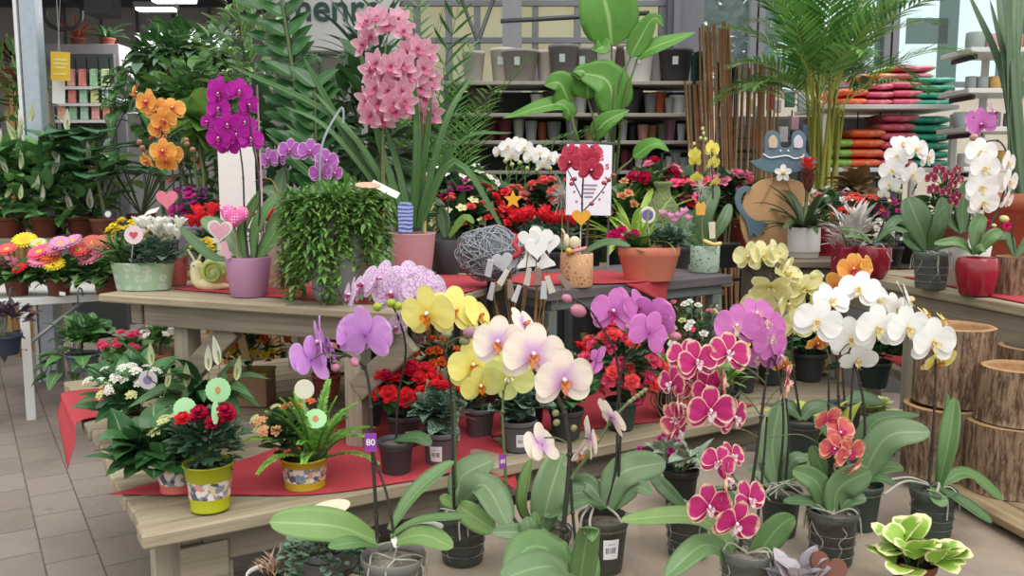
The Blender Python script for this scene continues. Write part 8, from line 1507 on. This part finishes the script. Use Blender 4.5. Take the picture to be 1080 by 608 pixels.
b = on(921, 293, ZR); d = gd(921, 293, ZR); T = thing('potted_orchid', 'cascading white moth orchid in a round glossy dark red pot', 'orchid', b); pot(T, b, .066, .125, RED, .045, style='egg', soil=M_BARK)
stalk(T, [(924, 256, d), (932, 235, d), (942, 205, d), (950, 180, d), (958, 169, d), (966, 172, d), (968, 190, d), (962, 205, d)], .0036)
rel(T, 'white', [(946, 165, d, .095, -30, 10, 0), (941, 180, d-.02, .1, -35, 0, 10), (938, 195, d, .085, -40, -10, 0), (966, 158, d-.02, .11, 15, 10, 0), (978, 166, d+.02, .1, 40, 5, 0), (962, 185, d-.04, .1, 10, -10, 0), (932, 205, d, .05, -40, -30, 0), (952, 152, d+.03, .1, -5, 40, 0)])
bud(T, (949, 202, d), .028, M_BUDY, 0, 0); bud(T, (938, 212, d), .022, M_BUDY, 0, -20)
oleaf(T, [(922, 256, d), (942, 242, d-.02), (968, 252, d-.03)], .035, M_LEAFD, (0, -.6, .8)); oleaf(T, [(920, 257, d), (905, 244, d), (888, 242, d)], .025, M_LEAF, (0, -.5, .9)); oleaf(T, [(920, 257, d), (905, 250, d-.02), (890, 250, d-.04)], .025, M_LEAF, (0, -.5, .9)); oleaf(T, [(924, 256, d), (945, 232, d+.04), (958, 235, d+.06)], .04, M_LEAFD, (0, -.8, .6))
mb = MB(); mb.tube(crom([P(922, 258, d-.03), P(930, 258, d-.06), P(936, 268, d-.075), P(941, 276, d-.075)], 5), .0026, 5); obj('aerial_root', mb, M_ROOT, T)
b = on(981, 304, ZR); d = gd(981, 304, ZR); T = thing('potted_orchid', 'broad dark leaved burgundy-spotted orchid in a grey see-through pot', 'orchid', b); clearpot(T, b, .066, .135, M_CLEAR, flat('grey_bark', '77777a', .95, var=.25, scale=70), 23)
for p0, p1, p2, w_ in (((978, 262), (968, 235), (957, 208), .115), ((984, 262), (990, 238), (995, 208), .06), ((980, 263), (988, 240), (1003, 215), .05), ((976, 264), (960, 255), (955, 245), .05), ((984, 263), (1005, 255), (1022, 260), .04)): oleaf(T, [(*p0, d), (*p1, d-.02), (*p2, d)], w_, M_LEAFD, (.1, -.95, .2), fold=.18)
stalk(T, [(986, 262, d+.03), (990, 225, d+.03), (994, 195, d+.03), (988, 180, d+.03)], .0022); stalk(T, [(988, 262, d+.03), (1000, 215, d+.03), (1008, 185, d+.03)], .0022)
rel(T, 'burgundy', [(982, 188, d+.03, .045, -20, 0, 0), (990, 180, d+.03, .05, 0, 0, 0), (1000, 186, d+.02, .05, 10, 0, 0), (1004, 195, d+.02, .05, 20, -5, 0), (984, 200, d+.03, .045, -10, 0, 0), (1009, 180, d+.03, .045, 20, 0, 0), (1012, 190, d+.03, .045, 30, 0, 0), (997, 203, d+.02, .045, 0, 0, 0), (1008, 208, d+.02, .05, 10, -10, 0), (1004, 214, d+.02, .05, 0, -10, 0)])
b = on(1012, 296, ZR); b = P(1015, 288, 3.35); b.z = ZR; d = 3.35; T = thing('potted_orchid', 'few-bloomed lilac moth orchid in a white pot behind the apple-shaped red pot', 'orchid', b); pot(T, b, .095, .15, flat('white_ceramic', 'dcd8d4', .4), .078, style='plain', soil=M_BARK); stalk(T, [(1020, 245, d), (1028, 200, d), (1034, 160, d), (1036, 140, d)], .003)
rel(T, 'orchidpink', [(1036, 132, d, .1, -45, 10, 20), (1047, 120, d+.03, .1, 60, 20, -10), (1030, 125, d+.04, .09, -60, 20, 0)]); bud(T, (1027, 145, d), .04, flat('bud_tan', 'c4a080', .5), 0, 10)
oleaf(T, [(1015, 245, d), (1015, 220, d), (1020, 190, d)], .08, M_LEAFD, (.2, -.95, 0)); oleaf(T, [(1015, 245, d), (1005, 235, d), (1000, 228, d)], .06, M_LEAFD, (0, -.8, .5))
b = on(1029, 311, ZR); d = gd(1029, 311, ZR); T = thing('potted_orchid', 'white moth orchid with a hanging column of blooms in a ribbed red apple-shaped pot', 'orchid', b); pot(T, b, .066, .13, RED, .05, style='round', soil=M_BARK)
stalk(T, [(1027, 268, d), (1040, 245, d), (1055, 215, d+.02), (1064, 175, d+.03), (1055, 150, d+.03), (1035, 150, d)], .0034)
rel(T, 'white', [(1034, 161, d-.02, .105, -8, 10, 0), (1038, 178, d-.04, .11, 4, 0, 0), (1035, 198, d-.04, .11, -4, -4, 6), (1037, 214, d-.04, .105, 4, -8, 0), (1063, 172, d+.01, .085, 30, 0, 0), (1064, 192, d, .095, 35, -4, 0), (1062, 212, d, .07, 40, -15, 0)])
for q in ((1059, 231, .035), (1037, 232, .028), (1048, 238, .02)): bud(T, (q[0], q[1], d), q[2], M_BUDY, 30, -10)
for p0, p1, p2, w_ in (((1028, 268), (1028, 245), (1037, 226), .06), ((1030, 268), (1045, 250), (1057, 244), .045), ((1026, 268), (1010, 256), (985, 257), .032), ((1026, 268), (1034, 262), (1040, 264), .03)): oleaf(T, [(*p0, d), (*p1, d-.02), (*p2, d-.01)], w_, M_LEAF, (.2, -.85, .4))
b = on(1070, 310, ZR); T = thing('log_planter', 'small bark log pot with pink miniature orchid at the right edge of the shelf', 'planter', b); d = gd(1070, 310, ZR); mb = MB(); rows = []
for k in range(8): z = .13*k/7; rows.append([b+V((math.cos(a)*.068*(1+.04*nz.noise(V((math.cos(a)*5, math.sin(a)*5, z*8)))), math.sin(a)*.068*(1+.04*nz.noise(V((math.cos(a)*5, math.sin(a)*5, z*8)))), z)) for a in [2*PI*i/32 for i in range(32)]])
mb.grid(rows[::-1], close=True); obj('bark', mb, M_LOG, T); s = MB(); s.lathe([(.0665, .131), (.055, .131), (.054, .115), (1e-4, .118)], 30, b, cap=False); obj('soil', s, M_LOGIN, T)
stalk(T, [(1070, 270, d), (1068, 240, d), (1078, 225, d)], .0022); stalk(T, [(1068, 270, d), (1050, 245, d), (1042, 238, d)], .002, M_STEMG)
for q in ((1042, 236), (1046, 241), (1062, 238), (1038, 240)): bloom(T, 'tuft_fuchsia', P(q[0], q[1], d), .03, facing(0, 10))
oleaf(T, [(1070, 270, d), (1062, 250, d), (1048, 252, d)], .04, M_LEAFD, (0, -.7, .6)); oleaf(T, [(1072, 270, d), (1090, 250, d), (1100, 255, d)], .04, M_LEAFD, (0, -.7, .6))
b = P(1072, 270, 3.75); b.z = ZR; d = 3.75; T = thing('strap_plant', 'tall grey-green strap-leaved plant in a big terracotta pot at the right edge', 'plant', b); mb = MB(); mb.lathe([(.1, 0), (.105, .006), (.135, .27), (.15, .272), (.155, .34), (.143, .34), (.13, .29)], 32, b, cap=False); obj('pot', mb, flat('terracotta', 'a05c40', .7, var=.08), T); s = MB(); s.lathe([(.132, .29), (1e-4, .3)], 24, b, cap=False); obj('soil', s, M_SOIL, T)
M_STRAP = leafm('strap_greygreen', '48654a', '708a66', rough=.45); c = b+V((0, 0, .29))
for p1, p2, w_ in (((1060, 90), (1020, -10), .05), ((1062, 80), (1050, -30), .06), ((1064, 70), (1062, -40), .06), ((1068, 80), (1082, -20), .06), ((1072, 90), (1100, 20), .05), ((1066, 100), (1044, 0), .045), ((1070, 60), (1074, -40), .05), ((1074, 100), (1120, 60), .05)):
    mb = MB(); bigleaf(mb, [c+V((U(-.04, .04), U(-.03, .03), 0)), P(*p1, d+U(-.05, .05)), P(*p2, d+U(-.1, .1))], w_*.75, 'strap', (U(-.4, .4), -.9, .1), .35, nu=12, nv=2); obj('leaf', mb, M_STRAP, T)
# red patterned and dark fill pots behind the right shelf rows
for px, d, l, pmx in ((990, 4.3, 'leafy dark plant behind the burgundy-spotted orchid', M_BROWNP), (945, 4.4, 'tan-leaved plant behind the cascading white orchid', M_BROWNP)): pass
bgplant('copper-leaved plant behind the red kalanchoe', 903, 196, 4.9, .1, .14, .12, leafm('copper_leaf', '5f4a30', '8a6a48', rough=.4), 50, .14, .07, zlow=ZR)
bgplant('dark leafy plant behind the white orchid column', 1000, 215, 4.6, .1, .18, .14, M_FOLD, 90, .12, .06, zlow=ZR)
bgplant('bushy green plant low behind the frog', 775, 210, 5.3, .1, .2, .16, M_FOLM, 90, .15, .07, zlow=ZR)
bgplant('green foliage at the foot of the bamboo canes', 735, 205, 5.3, .1, .25, .15, M_FOLD, 110, .14, .06, zlow=.9)
